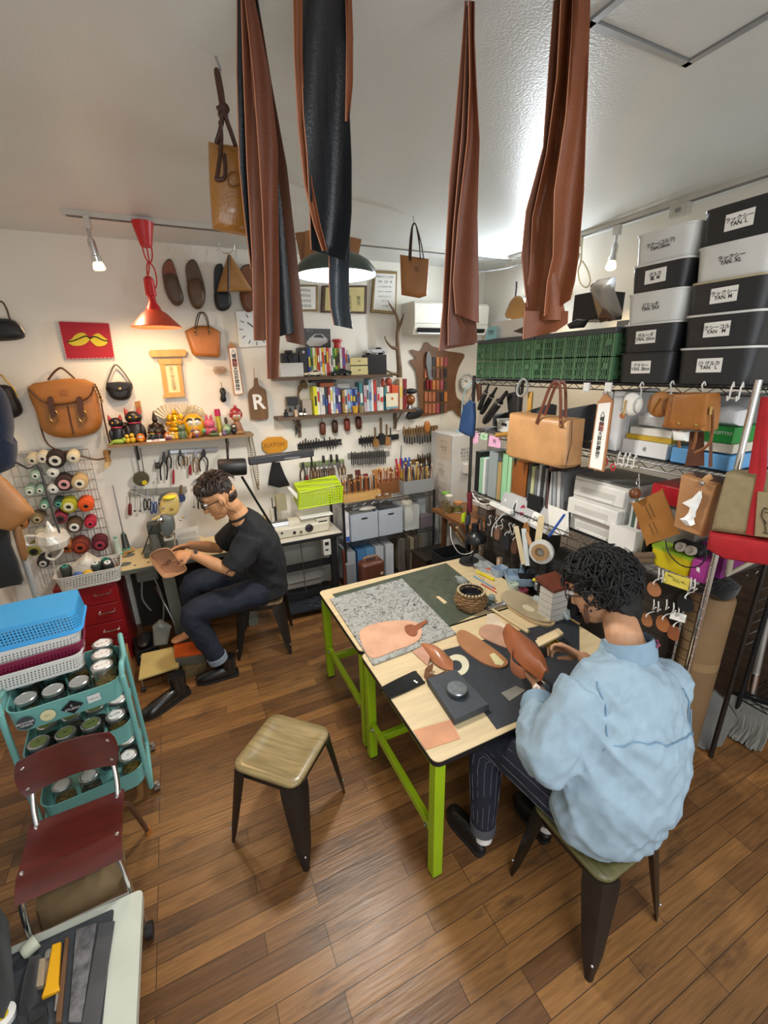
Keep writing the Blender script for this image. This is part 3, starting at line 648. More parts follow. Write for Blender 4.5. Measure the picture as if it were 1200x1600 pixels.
# ---- green folding crates
CG=P('4c7653',.45);CGD=P('3f4446',.5)
def crate(lab,y0,y1,z0,z1,lid):
 t=T('folding_crate',lab,'crate',(2.19,(y0+y1)/2,z0),0,'green folding crates on the top shelf')
 x0,x1=1.985,2.40;W_=y1-y0;H_=z1-z0;mb=MB();th=.006
 def wall(o,u,L,n):            # slotted wall: rails, ribs and slats
  o=V(o);u=V(u);n=V(n)*th
  for a,b in((0,.022),(.46*H_,.46*H_+.010),(H_-.022,H_)):mb.obox(o+UZ*a,u*L,n,UZ*(b-a))
  k=max(2,int(L/.075))
  for i in range(k+1):q=min(max(L*i/k-.007,0),L-.014);mb.obox(o+u*q-n*.25,u*.014,n*1.5,UZ*H_)
  s_=int(L/.0145)
  for i in range(s_):mb.obox(o+u*(L*(i+.5)/s_-.0028),u*.0045,n*.7,UZ*H_)
 wall((x0,y0,z0),(0,1,0),W_,(1,0,0));wall((x0,y0,z0),(1,0,0),x1-x0,(0,1,0));wall((x0,y1-th,z0),(1,0,0),x1-x0,(0,1,0));wall((x1-th,y0,z0),(0,1,0),W_,(1,0,0))
 mb.obox((x0,y0,z0),(x1-x0,0,0),(0,W_,0),(0,0,.004));mb.build('body',CG,t,smooth=0)
 lt_=MB()
 for yy in(y0+.02,y1-.05):lt_.obox((x0-.006,yy,z0+H_*.5),(.007,0,0),(0,.03,0),(0,0,.03))
 lt_.build('latch',CG,t)
 if lid:MB().obox((x0-.004,y0+.002,z1),(x1-x0+.008,0,0),(0,W_-.004,0),(0,0,.028)).build('lid',CGD,t,bevel=.004)
 else:MB().obox((x0-.004,y0+.002,z0-.008),(x1-x0+.008,0,0),(0,W_-.004,0),(0,0,.008)).build('base_panel',CGD,t)
 return t
crate('lower left green folding crate on the top shelf, packed with white paper',2.103,2.648,2.062,2.172,False)
crate('lower right green folding crate next to the bottom black bin',1.553,2.097,2.062,2.172,False)
crate('upper left green folding crate with a dark lid',2.103,2.648,2.175,2.282,True)
crate('upper right green folding crate with a dark lid, next to the bins',1.553,2.097,2.175,2.282,True)
k=0
for(y0,y1,z0,m,lab)in((2.13,2.60,2.07,'d9d8d2','white paper bundle inside the lower left green crate'),(2.13,2.60,2.185,'d2d4cf','white paper bundle inside the upper left green crate'),(1.58,2.03,2.07,'8fa890','pale green packed bundle inside the lower right green crate'),(1.58,1.95,2.185,'9fb3a0','pale green packed bundle inside the upper right green crate')):
 mb=MB()
 for i in range(14):mb.obox((2.02,y0+(y1-y0)*i/14,z0),(.33,0,0),(0,(y1-y0)/14*.8,0),(0,0,.075+.02*R_.random()))
 one('packed_bundle',mb,P(m,.8),lab,'bundle')
# ---- on top of the crates
bk=T('plastic_basket','white punched basket on the left green crate lid','basket',(2.12,2.38,2.312))
mb=MB();tub(mb,(0,0,0),.22,.32,.10,.02,.003,.008,rim=.004);mb.build('body',holes('punched_white_small',hexc('dcd8cf'),.016,.004,.05,.092),bk,local=True)
sc_=T('leather_dustpan','tan leather scoop with black strap leaning in the white basket on the crates','leather scoop',(2.14,2.36,2.33))
o=RX([(792,497),(796,478),(803,466),(811,462),(818,468),(823,482),(822,498)],2.10)
MB().pillow(smc(o,3),(-.03,0,0),back=.5).build('body',lea('b98a4e'),sc_)
MB().tube(RX([(805,466),(807,448),(807,440)],2.10),.007,8,flat=.4).build('strap',lea('1a1716'),sc_)
nt=one('sticky_note',MB().prism(RX([(757,532),(774,529),(777,509),(762,512)],1.975),(-.0012,0,0)),P('8fc0c8',.7),'pale blue note hanging over the crate lid edge','note')
text('御道具\nレンチ',.018,ox(767,520,1.972),UX,UZ,INK,nt,sp=.8)
one('cardboard_box',MB().obox(ox(893,503,2.14)+V((0,-.17,0)),(.2,0,0),(0,.17,0),(0,0,.14)),BLACK,'black square box on the right crate lid behind the leather','box',bevel=.004)
one('cardboard_box',MB().obox((2.16,1.58,2.312),(.2,0,0),(0,.12,0),(0,0,.04)),P('c9cbcb',.5),'flat grey-white tray on the right crate lid','tray',bevel=.004)
pb=T('plastic_bag','clear bag of rolled tan leather leaning against the bins','bag',(2.2,1.60,2.32))
for i,(a,b)in enumerate((((942,500),(928,446)),((955,498),(940,450)),((966,490),(948,455)))):
 MB().cyl(ox(*a,2.12+.03*i),ox(*b,2.16+.03*i),.020,n=14).build('leather_roll',lea('9a7a50'),pb)
MB().pillow(RX([(925,452),(938,436),(962,432),(958,450),(972,492),(958,498),(940,480)],2.16),(-.05,0,0),back=.5).build('film',FROST,pb)
for i,(pts,h,lab)in enumerate((([(800,518),(822,508),(838,512),(846,522),(826,524)],'4a3325','brown leather roll on the left crate lid behind the hanging leather'),([(888,507),(905,498),(920,500),(912,512),(892,514)],'22201f','black folded strap on the right crate lid'),([(935,500),(945,482),(962,500)],'5c3a22','brown triangular leather offcut by the clear bag'))):
 one('leather_offcut',MB().pillow(RX(pts,2.03),(-.03,0,0),back=.6),lea(h),lab,'leather offcut')
lp=T('cord_loop','cream looped cord hanging from the ceiling rail in front of the bins','cord',ox(908,395,2.88))
MB().tube(bez([ox(a,b,2.87)for a,b in((909,366),(908,405),(903,425),(907,443),(916,449),(922,440),(918,422),(910,408))],5),.006,8).build('cord',P('cfc4a0',.6),lp)
# ---- hanging along the front of the top shelf
HK=P('d9d6cf',.4)
def hook(px,py,x,lab,kind='s'):
 p=ox(px,py,x);mb=MB()
 if kind=='s':mb.tube(bez([p+V((.012,0,.02)),p+V((0,0,.034)),p+V((-.012,0,.02)),p,p+V((.004,0,-.03)),p+V((-.012,0,-.045)),p+V((-.02,0,-.03))],5),.0032,7)
 else:
  for d in(-.016,.016):mb.tube([p+V((.008,d,.012)),p+V((0,d,.03)),p+V((-.008,d,.01)),p+V((-.008,d,-.03)),p+V((-.02,d,-.038)),p+V((-.024,d,-.02))],.0032,7)
  mb.tube([p+V((-.008,-.02,0)),p+V((-.008,.02,0))],.003,6);mb.tube([p+V((-.008,-.02,-.03)),p+V((-.008,.02,-.03))],.003,6)
 return one('shelf_hook',mb,HK,lab,'hook','white hooks on the shelf wires')
hook(1002,609,1.985,'white hook carrying the white stitched ball pouch');hook(1049,608,1.985,'white hook carrying the tan stitched ball pouch');hook(1098,610,1.985,'white hook carrying the small brown backpack')
hook(1151,610,1.985,'empty white double hook near the front shelf post','w');hook(972,716,1.985,'left white double hook by the red scissors','w');hook(988,718,1.985,'right white double hook by the red scissors','w')
for k,px in enumerate((917,951)):
 p=ox(px,605,1.985);t=MB().obox(p+V((-.008,-.018,-.022)),(.012,0,0),(0,.036,0),(0,0,.045));t.tube(bez([p+V((-.010,0,-.015)),p+V((-.02,0,-.03)),p+V((-.012,0,-.04))],3),.0035,6)
 one('adhesive_hook',t,WHITE,('white square hook to the left of the shrine tablet','white square hook carrying the shrine tablet')[k],'hook',bevel=.003)
# tablet with calligraphy
def shrine_tablet(lab,tl,tr_,br,bl,apex,depthdir,u,v,size,loc):
 t=T('shrine_tablet',lab,'shrine tablet',loc)
 o=[tl,apex,tr_,br,bl];MB().prism(o,depthdir).build('board',wood('b07a4e',.15,(4,4,30)),t,bevel=.002)
 d=V(depthdir);ins=.10
 c=(V(tl)+V(tr_)+V(br)+V(bl))/4
 q=[c+(V(p)-c)*1 for p in(tl,tr_,br,bl)]
 q=[c+((p-c).dot(u))*u*.80+((p-c).dot(v))*v*.955 for p in q]
 pp=MB().prism([p+d for p in q],d.normalized()*.0015).build('paper',PAPER,t)
 text('八\n幡\n神\n社\n大\n祭\n祈\n禱\n神\n璽',size,c+d+d.normalized()*.0018,u,v,INK,pp,sp=.92,bold=.0007)
 h=size*1.1;MB().prism([c+v*h*1.9+d*1.15-u*h*.5+v*h*.5,c+v*h*1.9+d*1.15+u*h*.5+v*h*.5,c+v*h*.9+d*1.15+u*h*.5,c+v*h*.9+d*1.15-u*h*.5],d.normalized()*.0003).build('red_seal',M('pale_red_seal',hexc('d9837a'),.8,var=.5,scale=150,alpha=.45),pp)
 return t
a=ox(948,614,1.955)
tl,tr_,br,bl=RX([(936,628),(960,626),(945,737),(921,731)],1.955)
shrine_tablet('wooden shrine tablet with white paper and black calligraphy, hanging from the right shelf',tl,tr_,br,bl,a,(-.012,0,0),UX,UZ,.027,(1.95,1.51,1.62))
# stitched ball pouches
def ball_pouch(px,py,r,h,st,lab,tab):
 c=ox(px,py,1.95);t=T('ball_pouch',lab,'pouch',c)
 MB().ball(c,(.028,r,r),22,14).build('body',lea(h,.5),t)
 mb=MB()
 for s in(-1,1):
  for i in range(15):
   q=-1.1+2.2*i/14;y=s*(r*.55+.25*r*(1-math.cos(q))*.0)+s*.0;yy=s*r*(1.02-.45*math.cos(q));zz=r*math.sin(q)*.92
   rr_=max(0,1-(yy*yy+zz*zz)/r/r);xx=-.028*math.sqrt(rr_)
   if rr_>0:mb.tube([c+V((xx-.0015,yy-.006,zz+.004*s)),c+V((xx-.0025,yy+.006,zz))],.0013,5)
 mb.build('stitching',P(st,.6),t)
 if tab:MB().tube([c+V((-.030,.01,.02)),c+V((-.031,.012,-.01)),c+V((-.028,.015,-.05))],.004,6).build('zip_pull',BRASS,t);MB().lathe([(.014,0),(.014,.004),(0,.004)],c+V((-.024,.02,-.052)),(-1,0,0),n=16).build('leather_tab',lea('9a5a30'),t)
 else:MB().tube([c+V((-.030,-.014,.03)),c+V((-.031,0,0)),c+V((-.028,.014,-.035))],.0045,6).build('zip',BRASS,t)
 return t
ball_pouch(987,632,.054,'e3e0d8','2a2c33','round white leather pouch stitched like a baseball, hung on the right shelf',True)
ball_pouch(1031,632,.056,'a8713c','3b2413','round tan leather pouch stitched like a baseball, beside the small backpack',False)
# small brown backpack
rb=T('mini_backpack','small tan leather school backpack hanging below the right bins','backpack',ox(1085,670,1.95))
LB=lea('a2662c',.4);LBD=lea('7b4a22',.45)
MB().pillow(smc(RX([(1056,622),(1063,614),(1108,613),(1118,620),(1114,668),(1105,672),(1050,668),(1048,660)],1.95),2),(-.07,0,0),back=.8,top=.35,sq=.35).build('body',LB,rb)
MB().pillow(RX([(1054,616),(1108,614),(1103,664),(1094,671),(1052,668),(1046,660)],1.873),(-.012,0,0),top=.2,K=3).build('flap',LB,rb)
mb=MB()
for a_,b_ in((1061,662),(1088,664)):mb.lathe([(.007,0),(.006,.003),(0,.004)],ox(a_,b_,1.859),(-1,0,0),n=10)
mb.build('snap',BRASS,rb)
for i,pts in enumerate((((1058,672),(1060,685),(1062,700)),((1088,674),(1086,690),(1082,702)),((1114,640),(1110,690),(1085,708)))):MB().tube(bez([ox(*q,1.90)for q in pts],5),.006,8,flat=.4).build('strap',LBD,rb)
MB().pillow(RX([(1052,672),(1078,674),(1076,690),(1054,688)],1.91),(-.02,0,0)).build('white_tag',WHITE,rb)
MB().tube([ox(1110,640,1.90)+V((0,.0,.01)),ox(1110,648,1.90)],.008,8).build('buckle',BRASS,rb)
one('leather_strip',MB().sheet([[ox(x0,y,1.97),ox(x1,y,1.97)]for x0,x1,y in((1078,1100,675),(1076,1100,700),(1070,1100,728))],.004),lea('5b3320'),'dark brown leather strip hanging below the small backpack','leather strip')
one('leather_strip',MB().sheet([[ox(x0,y,1.955),ox(x1,y,1.955)]for x0,x1,y in((1111,1114,640),(1109,1113,690),(1107,1113,730))],.004),lea('6d4a3f'),'narrow mauve-brown leather strap hanging right of the small backpack','leather strip')
# natural leather tote
tt=T('tote_bag','natural tan leather tote bag with brown handles hanging on the right shelf','tote bag',ox(862,685,1.95))
LT=lea('b8895a',.42)
MB().pillow(RX([(815,643),(914,654),(907,725),(898,730),(815,712),(808,706)],1.97),(-.12,0,0),back=.1,top=.22,sq=.3).build('body',LT,tt)
MB().tube(RX([(894,656),(893,690),(884,729)],1.872),.0022,6).build('seam',P('4a2f1c',.7),tt)
for s,(x,dx)in enumerate(((1.845,0),(1.93,8))):
 MB().tube(bez([ox(a+dx,b,x)for a,b in((838,662),(848,635),(858,608),(866,598),(874,600),(876,620),(876,650),(876,668))],6),.011,8,flat=.3).build('handle',lea('5e2d1c'),tt)
lgp=MB();c=ox(850,676,1.858)
lgp.prism(rrect(c+UX*-.02+UZ*-.02,UX*.04,UZ*.04,.006),(-.002,0,0));lgp=lgp.build('stamped_patch',lea('9a6a3e'),tt)
mb=MB()
for b_ in(656,665):mb.lathe([(.006,0),(.005,.003),(0,.004)],ox(876,b_,1.838),(-1,0,0),n=12)
mb.build('rivet',BRASS,tt)
# blue drawstring pouch, tape ring
bp_=T('drawstring_pouch','small navy pouch hanging at the far end of the right shelf','pouch',ox(733,655,1.97))
MB().pillow(smc(RX([(728,632),(742,629),(741,676),(736,682),(721,675),(720,668)],1.97),2),(-.03,0,0),back=.6,top=.5).build('body',M('navy_cloth',hexc('1f3f6b'),.7,var=.15),bp_)
MB().tube(RX([(731,632),(738,612),(744,598),(741,630)],1.965),.0025,6).build('cord',BLACK,bp_)
p=ox(818,606,1.97)
one('tape_ring',MB().tube([p+V((.02*math.sin(q)-.01,.042*math.cos(q)+.012*math.sin(q),.05*math.sin(q)))for q in[2*math.pi*i/24 for i in range(24)]],(.022),8,closed=True,flat=.25,up=(-.8,-.5,.2)),P('d0d0cc',.5),'thick white ring of tape hanging beside the tan tote handles','tape roll')
# black hanging things at the far end
for k,(a,b,r,lab)in enumerate((((752,646),(776,606),.019,'glossy black folded umbrella hanging left of the white ring'),((757,660),(792,612),.026,'fat black cylinder with a chrome band hanging by the umbrella'),((748,640),(764,600),.016,'thin black tube hanging at the shelf end post'))):
 A_,B_=ox(*a,1.96-.03*k),ox(*b,1.96-.03*k);t=T('folded_umbrella',lab,'umbrella',A_)
 MB().tube([A_,A_.lerp(B_,.08),A_.lerp(B_,.7),A_.lerp(B_,.75),B_],[r*.7,r,r,r*.6,r*.4],14).build('canopy',P('141518',.25),t)
 MB().cyl(A_.lerp(B_,.66),A_.lerp(B_,.70),r*1.05,n=14).build('band',CHROME,t)
for k,(pts,h,lab)in enumerate((([(744,600),(752,598),(752,622),(747,628)],'4a2e1c','brown leather loop hanging at the far shelf post'),([(792,615),(806,612),(810,650),(796,655)],'101012','black cloth bundle hanging under the top shelf'),([(806,600),(812,600),(812,700),(805,730),(803,690)],'17171a','long black strap hanging left of the tan tote'),([(826,612),(833,612),(831,640),(824,645)],'b5893a','mustard strap hanging under the white ring'))):
 one('hanging_strap',MB().pillow(RX(pts,1.98),(-.012,0,0),back=.8),lea(h),lab,'strap')
# ---- second shelf contents (z 1.69)
def sbox(name,lab,cat,y0,y1,z0,z1,m,x0=2.03,x1=2.35,**k):return one(name,MB().obox((x0,y0,z0),(x1-x0,0,0),(0,y1-y0,0),(0,0,z1-z0)),m,lab,cat,**k)
z2=ZS2+.012
bk=T('plastic_basket','small white punched basket on the second shelf behind the black umbrellas','basket',(2.12,2.37,z2))
mb=MB();tub(mb,(0,0,0),.16,.17,.08,.015,.003,.008,rim=.004);mb.build('body',holes('punched_white_tiny',hexc('dfded8'),.017,.0045,.012,.07),bk,local=True)
MB().prism(rrect(V((-.0885,.025,.045)),V((0,-.05,0)),V((0,0,.018)),.008),(-.002,0,0)).build('grip_hole',BLACK,bk,local=True)
one('leather_roll',MB().cyl(ox(776,680,1.96),ox(803,677,1.96),.016,n=14),lea('a87a34'),'mustard leather roll lying on the shelf edge under the small white basket','leather roll')
for i,(y0,y1,h,c,lab)in enumerate(((1.60,1.66,.30,'e4e4e2','tall white paper file standing behind the tan tote, left one'),(1.53,1.59,.31,'dcdee0','tall white paper file standing behind the tan tote, right one'))):sbox('paper_file',lab,'file',y0,y1,z2,z2+h,P(c,.8),x0=2.08)
for i,(y0,y1,zt,c,lab)in enumerate(((2.50,2.64,.12,'1b1c1e','black soft case at the far end of the second shelf'),(2.12,2.26,.2,'55575c','grey cloth bundle behind the tan tote'),(1.80,2.0,.22,'3a3c40','dark storage pouch behind the tote handles'),(2.3,2.45,.16,'3c4148','slate cloth bag above the small white basket'))):one('cloth_bundle',MB().pillow([V((2.2,y0,z2+a*zt))if s==0 else V((2.2,y1,z2+a*zt))for s,a in((0,.02),(1,.02),(1,.8),(0,1))],(-.08,0,0),back=1),cloth(c),lab,'bundle')if i<3 else None
ab=T('white_gift_box','flat white electronics box with a grey fruit emblem on the second shelf','box',(2.2,1.37,z2))
MB().obox((2.06,1.255,z2),(.25,0,0),(0,.235,0),(0,0,.075)).build('carton',P('e9e9e8',.4),ab,bevel=.003)
def emblem(par,c,r,m,u,n):
 mb=MB();c=V(c);u=V(u);n=V(n)
 pts=[]
 for i in range(28):
  q=2*math.pi*i/28;x,z=math.cos(q),math.sin(q);rr_=1+.06*math.cos(2*q)
  if x>.55 and abs(z)<.45:rr_*=.72
  if abs(x)<.2 and z>0:rr_*=.9
  pts.append(c+u*x*r*rr_*.88+UZ*z*r*rr_)
 mb.prism(pts,n*.0006);mb.pillow([c+UZ*(r*1.1)+u*a*r+UZ*b*r for a,b in((0,0),(.3,.15),(.35,.5),(.08,.35))],n*.0006);return mb.build('emblem',m,par)
emblem(ab,(2.0594,1.365,z2+.037),.011,P('8d8f92',.4),UX,(-1,0,0))
sbox('paper_stack','stack of white card with a yellow label band on the emblem box','paper stack',1.25,1.48,z2+.077,z2+.10,P('c9a62e',.6),x0=2.07);sbox('paper_stack','white paper stack on the yellow-banded card','paper stack',1.26,1.47,z2+.101,z2+.135,PAPER,x0=2.08)
one('plastic_bag',MB().pillow([V((2.15,y,z))for y,z in((1.27,z2+.138),(1.46,z2+.138),(1.47,z2+.19),(1.38,z2+.23),(1.28,z2+.2))],(-.07,0,0),back=1),M('milky_film',(.80,.81,.82),.3,var=.08,alpha=.8),'milky plastic bag of white goods on the paper stack','bag')
one('plastic_bag',MB().pillow([V((2.09,y,z))for y,z in((1.49,z2),(1.535,z2),(1.535,z2+.26),(1.50,z2+.28))],(-.02,0,0),back=1),M('clear_film',(.75,.76,.78),.25,var=.08,alpha=.55),'clear plastic sleeve beside the hanging shrine tablet','bag')
gb=sbox('green_box','green carton with white lettering on the second shelf','box',1.0,1.125,z2+.115,z2+.18,P('1f8a38',.45),x0=2.06);text('TAKEFTTIO',.018,(2.0592,1.05,z2+.155),UX,UZ,WHITE,gb)
sbox('blue_pack','light blue paper pack under the green carton, left one','pack',1.12,1.23,z2,z2+.07,P('5f9fd6',.5),x0=2.05,bevel=.006);sbox('blue_pack','light blue paper pack under the green carton, right one','pack',.985,1.105,z2,z2+.065,P('6aa8dc',.5),x0=2.05,bevel=.006)
sbox('paper_stack','cream packet between the blue packs and the green carton','packet',.99,1.13,z2+.075,z2+.112,P('d5d0c0',.7),x0=2.06)
one('plastic_bag',MB().pillow([V((2.12,y,z))for y,z in((1.0,z2+.185),(1.13,z2+.185),(1.12,z2+.25),(1.05,z2+.27),(1.0,z2+.25))],(-.05,0,0),back=1),M('milky_film',(.80,.81,.82),.3,var=.08,alpha=.8),'white plastic bag lying on the green carton','bag')
sbox('storage_carton','large grey carton at the back of the second shelf near the front post','box',.96,1.25,z2,z2+.3,P('9a9c9d',.7),x0=2.3,x1=2.45)
sc=T('scissors','red-handled scissors hanging from the second shelf','scissors',ox(958,728,1.97))
for s in(-1,1):
 c=ox(952+s*6,726+s*4,1.965);MB().tube([c+V((0,.012*math.cos(q),.017*math.sin(q)))for q in[2*math.pi*i/14 for i in range(14)]],.0035,6,closed=True).build('handle',P('c0202c',.4),sc)
 MB().prism([c+V((0,.004,.012)),c+V((0,-.004,.016)),ox(967,700,1.965)],(.003,0,0)).build('blade',STEEL,sc)
# sticky notes on the second shelf edge
for i,(pts,c,tx,lab)in enumerate((([(739,676),(748,676),(747,692),(739,693)],'d9a7c0','','narrow pink note stuck at the far end of the second shelf edge'),([(751,677),(762,678),(761,688),(751,686)],'a8cfa8','発注','pale green note on the second shelf edge'),([(765,680),(782,683),(782,700),(763,697)],'dba6c6','裁断\n予定','larger pink note on the second shelf edge'))):
 o=RX(pts,1.985);n=one('sticky_note',MB().prism(o,(-.001,0,0)),P(c,.7),lab,'note')
 if tx:text(tx,.017,sum(o,V((0,0,0)))/4+V((-.0015,0,0)),UX,UZ,INK,n,sp=.8)
# ---- third shelf contents (z 1.19)
z3=ZS3+.012
def upright(lab,px0,px1,pyt,m,x=2.05,d=.25,name='file_folder',cat='folder',lean=0):
 y0=ox(px1,760,x).y;y1=ox(px0,760,x).y;zt=ox((px0+px1)/2,pyt,x).z
 return one(name,MB().obox((x,y0,z3),(d,0,0),(0,max(y1-y0,.006),0),(0,lean,zt-z3)),m,lab,cat)
upright('black binder at the far end of the third shelf',741,748,705,BLACK)
upright('pale green folder next to the black binder at the far end',748,754,715,P('8fb79a',.6));upright('white folder second from the far end of the third shelf',754,757,716,P('d8dcd8',.6))
upright('wide grey board standing among the folders on the third shelf',762,775,705,P('8f9a9c',.6),name='grey_board',cat='board')
upright('beige file beside the grey board',776,782,722,P('a58c5e',.7));upright('light green folder with handwriting on its spine',783,791,708,P('93c79b',.6));upright('light green folder right of the handwritten one',792,797,711,P('a2cfa6',.6))
upright('orange-brown leather-covered file on the third shelf',798,822,722,lea('8a4f22'),x=2.06)
for k,(a,b,c)in enumerate(((824,828,'4a4c4e'),(829,834,'b9bd94'),(835,839,'6f7275'),(840,844,'b4b8ba'),(845,849,'3a3c3f'),(850,853,'8d9092'),(855,859,'5a4040'))):upright(('grey','pale olive','mid grey','silver','charcoal','pewter','maroon')[k]+' album spine between the leather file and the paper bundle',a,b,725+(k%3)*3,P(c,.5),name='album',cat='album')
upright('low black book in front of the albums on the third shelf',826,848,775,BLACK,x=2.03,d=.015,name='book',cat='book')
for k,(a,b,c)in enumerate(((861,866,'b8b9bb'),(868,873,'9fa3a8'),(875,880,'c8c8c6'),(881,886,'77797c'))):upright(('first','second','third','fourth')[k]+' of the leaning grey paper folders beside the white drawers',a,b,738,P(c,.7),lean=.03)
lap=T('laptop','closed silver laptop with stickers propped on the third shelf edge','laptop',ox(815,800,1.99))
q=RX([(776,768),(857,801),(858,838),(778,797)],1.985);q[0]+=V((.07,0,0));q[1]+=V((.07,0,0))
MB().prism(q,(.014,0,.004)).build('lid',M('aluminium',(.45,.47,.49),.4,.2,var=.03),lap,bevel=.003)
nl=(q[1]-q[0]).cross(q[3]-q[0]).normalized();nl=nl if nl.x<0 else-nl;ul=(q[2]-q[3]).normalized()
def onl(a,b):return q[3].lerp(q[2],a).lerp(q[0].lerp(q[1],a),b)+nl*.0008
emblem(lap,onl(.09,.55),.016,WHITE,ul,nl)
s=MB().prism([onl(a,b)for a,b in((.26,.3),(.33,.25),(.33,.6),(.295,.85),(.26,.6))],nl*.0006).build('figure_sticker',P('d8d8d6',.5),lap);MB().prism([onl(a,b)+nl*.0007 for a,b in((.27,.35),(.32,.32),(.315,.55),(.295,.72),(.275,.6))],nl*.0004).build('print',P('44464a',.5),s)
s=MB().prism(smc([onl(a,b)for a,b in((.41,.3),(.47,.25),(.49,.6),(.44,.72),(.40,.55))],3),nl*.0006).build('red_sticker',P('8f1d35',.5),lap);text('SO',.012,onl(.445,.47)+nl*.0008,ul,UZ,WHITE,s)
s=MB().prism([onl(a,b)for a,b in((.64,.15),(.80,.12),(.81,.62),(.65,.66))],nl*.0006).build('white_sticker',WHITE,lap);text('駅前',.024,onl(.725,.40)+nl*.0008,ul,UZ,P('55585c',.5),s)
one('white_card',MB().prism(RX([(856,788),(888,800),(888,836),(858,836)],2.0),(.004,0,0)),PAPER,'plain white card leaning between the laptop and the drawers','card')
ps=T('power_strip','white power strip with cables on the third shelf edge','power strip',ox(775,800,1.97))
A_,B_=ox(768,786,1.965),ox(800,801,1.965);d=(B_-A_);MB().obox(A_+V((-.02,0,-.012)),d,(.035,0,0),(0,0,.026)).build('case',WHITE,ps,bevel=.003)
MB().tube(bez([ox(a,b,1.95)for a,b in((768,787),(752,787),(742,778),(738,770))],5),.004,6).build('cable',WHITE,ps)
MB().tube(bez([ox(a,b,1.955)for a,b in((790,800),(778,812),(770,824),(768,838))],5),.0035,6).build('cable',WHITE,ps)
MB().obox(ox(782,794,1.955)+V((-.012,0,-.005)),(.02,0,0),(0,.035,0),(0,0,.03)).build('plug',WHITE,ps,bevel=.002)
# white drawer tower
DRW=P('dcdad4',.4)
dt=T('drawer_tower','white plastic three-drawer tower with grey top on the third shelf','drawer unit',(2.2,1.56,z3))
dx0,dx1,dy0,dy1=2.04,2.36,1.405,1.745;dzs=[z3,z3+.105,z3+.21,z3+.325]
MB().obox((dx0+.012,dy0,z3),(dx1-dx0,0,0),(0,dy1-dy0,0),(0,0,.325)).build('carcass',P('cfcdc6',.45),dt,bevel=.005)
MB().obox((dx0+.012,dy0+.006,z3+.325),(dx1-dx0,0,0),(0,dy1-dy0-.012,0),(0,0,.012)).build('top',P('6f6f6c',.5),dt,bevel=.004)
for k in range(3):
 pull=(.0,.035,.0)[k];f=MB().obox((dx0-pull,dy0+.008,dzs[k]+.006),(.016+pull,0,0),(0,dy1-dy0-.016,0),(0,0,.092)).build('drawer',DRW,dt,bevel=.005)
 MB().obox((dx0-pull-.006,dy0+.07,dzs[k]+.012),(.008,0,0),(0,dy1-dy0-.14,0),(0,0,.016)).build('pull_lip',DRW,f,bevel=.002)
 MB().obox((dx0-pull-.0012,dy0+.06,dzs[k]+.03),(.0014,0,0),(0,dy1-dy0-.12,0),(0,0,.035)).build('front_panel',P('c5c3bc',.4),f)
one('white_carton',MB().prism(RX([(953,818),(994,832),(988,868),(950,852)],2.0),(.1,0,0)),P('dedcd6',.6),'white paper carton right of the drawer tower','box')
cl_=['b9bcbd','3f5a4a','d6d3c8','7d3f3a','5b6670','cfc7a8','2f3336']
for k in range(7):sbox('magazine','magazine spine standing right of the drawers, '+ORD[k]+' from the left','magazine',1.375-.016*k-.013,1.375-.016*k,z3,z3+.27+.01*(k%3),P(cl_[k],.5),x0=2.05,x1=2.25)
rc=T('red_box','shiny red box on the third shelf behind the leather mat','box',(2.1,1.17,z3+.30));MB().obox((2.07,1.09,z3+.29),(.2,0,0),(0,.21,0),(0,0,.09)).build('carton',P('b01826',.35),rc,bevel=.003);MB().prism([V((2.0695,1.15,z3+.295)),V((2.0695,1.10,z3+.295)),V((2.0695,1.10,z3+.36))],(-.001,0,0)).build('fold',P('d23a3c',.3),rc)
sbox('storage_carton','tall stack of grey cartons on the third shelf under the red box','box',1.08,1.26,z3,z3+.285,P('77746c',.7),x0=2.1)
tb=T('plastic_tub','yellow plastic tub with lime lid on the third shelf by the front post','tub',(2.06,1.11,z3))
mb=MB();tub(mb,(2.07,1.115,z3),.12,.17,.085,.01,.003,.008);mb.build('body',P('cdb818',.4),tb)
mb=MB();tub(mb,(2.07,1.115,z3+.085),.135,.19,.014,.012,.004,.002,open_=False);mb.build('lid',P('93b82c',.4),tb)
pk=T('pink_box','magenta box beside the yellow tub at the front shelf post','box',(2.04,.985,z3));MB().obox((2.01,.955,z3),(.07,0,0),(0,.065,0),(0,0,.10)).build('carton',P('a83a8e',.45),pk,bevel=.003);MB().prism([V((2.0095,.995,z3+.05)),V((2.0095,.98,z3+.045)),V((2.0095,.982,z3+.065)),V((2.0095,.996,z3+.07))],(-.0008,0,0)).build('label',WHITE,pk)
sbox('pink_box','darker purple box behind the magenta box','box',.95,1.05,z3,z3+.15,P('7d2a72',.45),x0=2.12,x1=2.3)
wr=T('wrapped_roll','brown cloth-wrapped rolls lying at the shelf edge left of the yellow tub','roll',ox(1000,870,1.99))
for dz_ in(0,.028):MB().cyl(ox(982,872,1.99)+V((.01,0,dz_-.02)),ox(1020,868,1.99)+V((.02,0,dz_-.03)),.017,n=12).build('roll',cloth('5f4a33'),wr)
bw=T('small_binoculars','black binocular case with two pale round ends above the yellow tub','binoculars',(2.0,1.06,z3+.12))
MB().obox((2.03,1.0,z3+.101),(.08,0,0),(0,.13,0),(0,0,.04)).build('case',BLACK,bw,bevel=.01)
for yy in(1.085,1.04):MB().lathe([(.022,0),(.022,.02),(.015,.022),(.014,.008),(0,.006)],(2.03,yy,z3+.125),(-1,0,.3),n=18).build('eyepiece',P('cfc6b8',.5),bw)
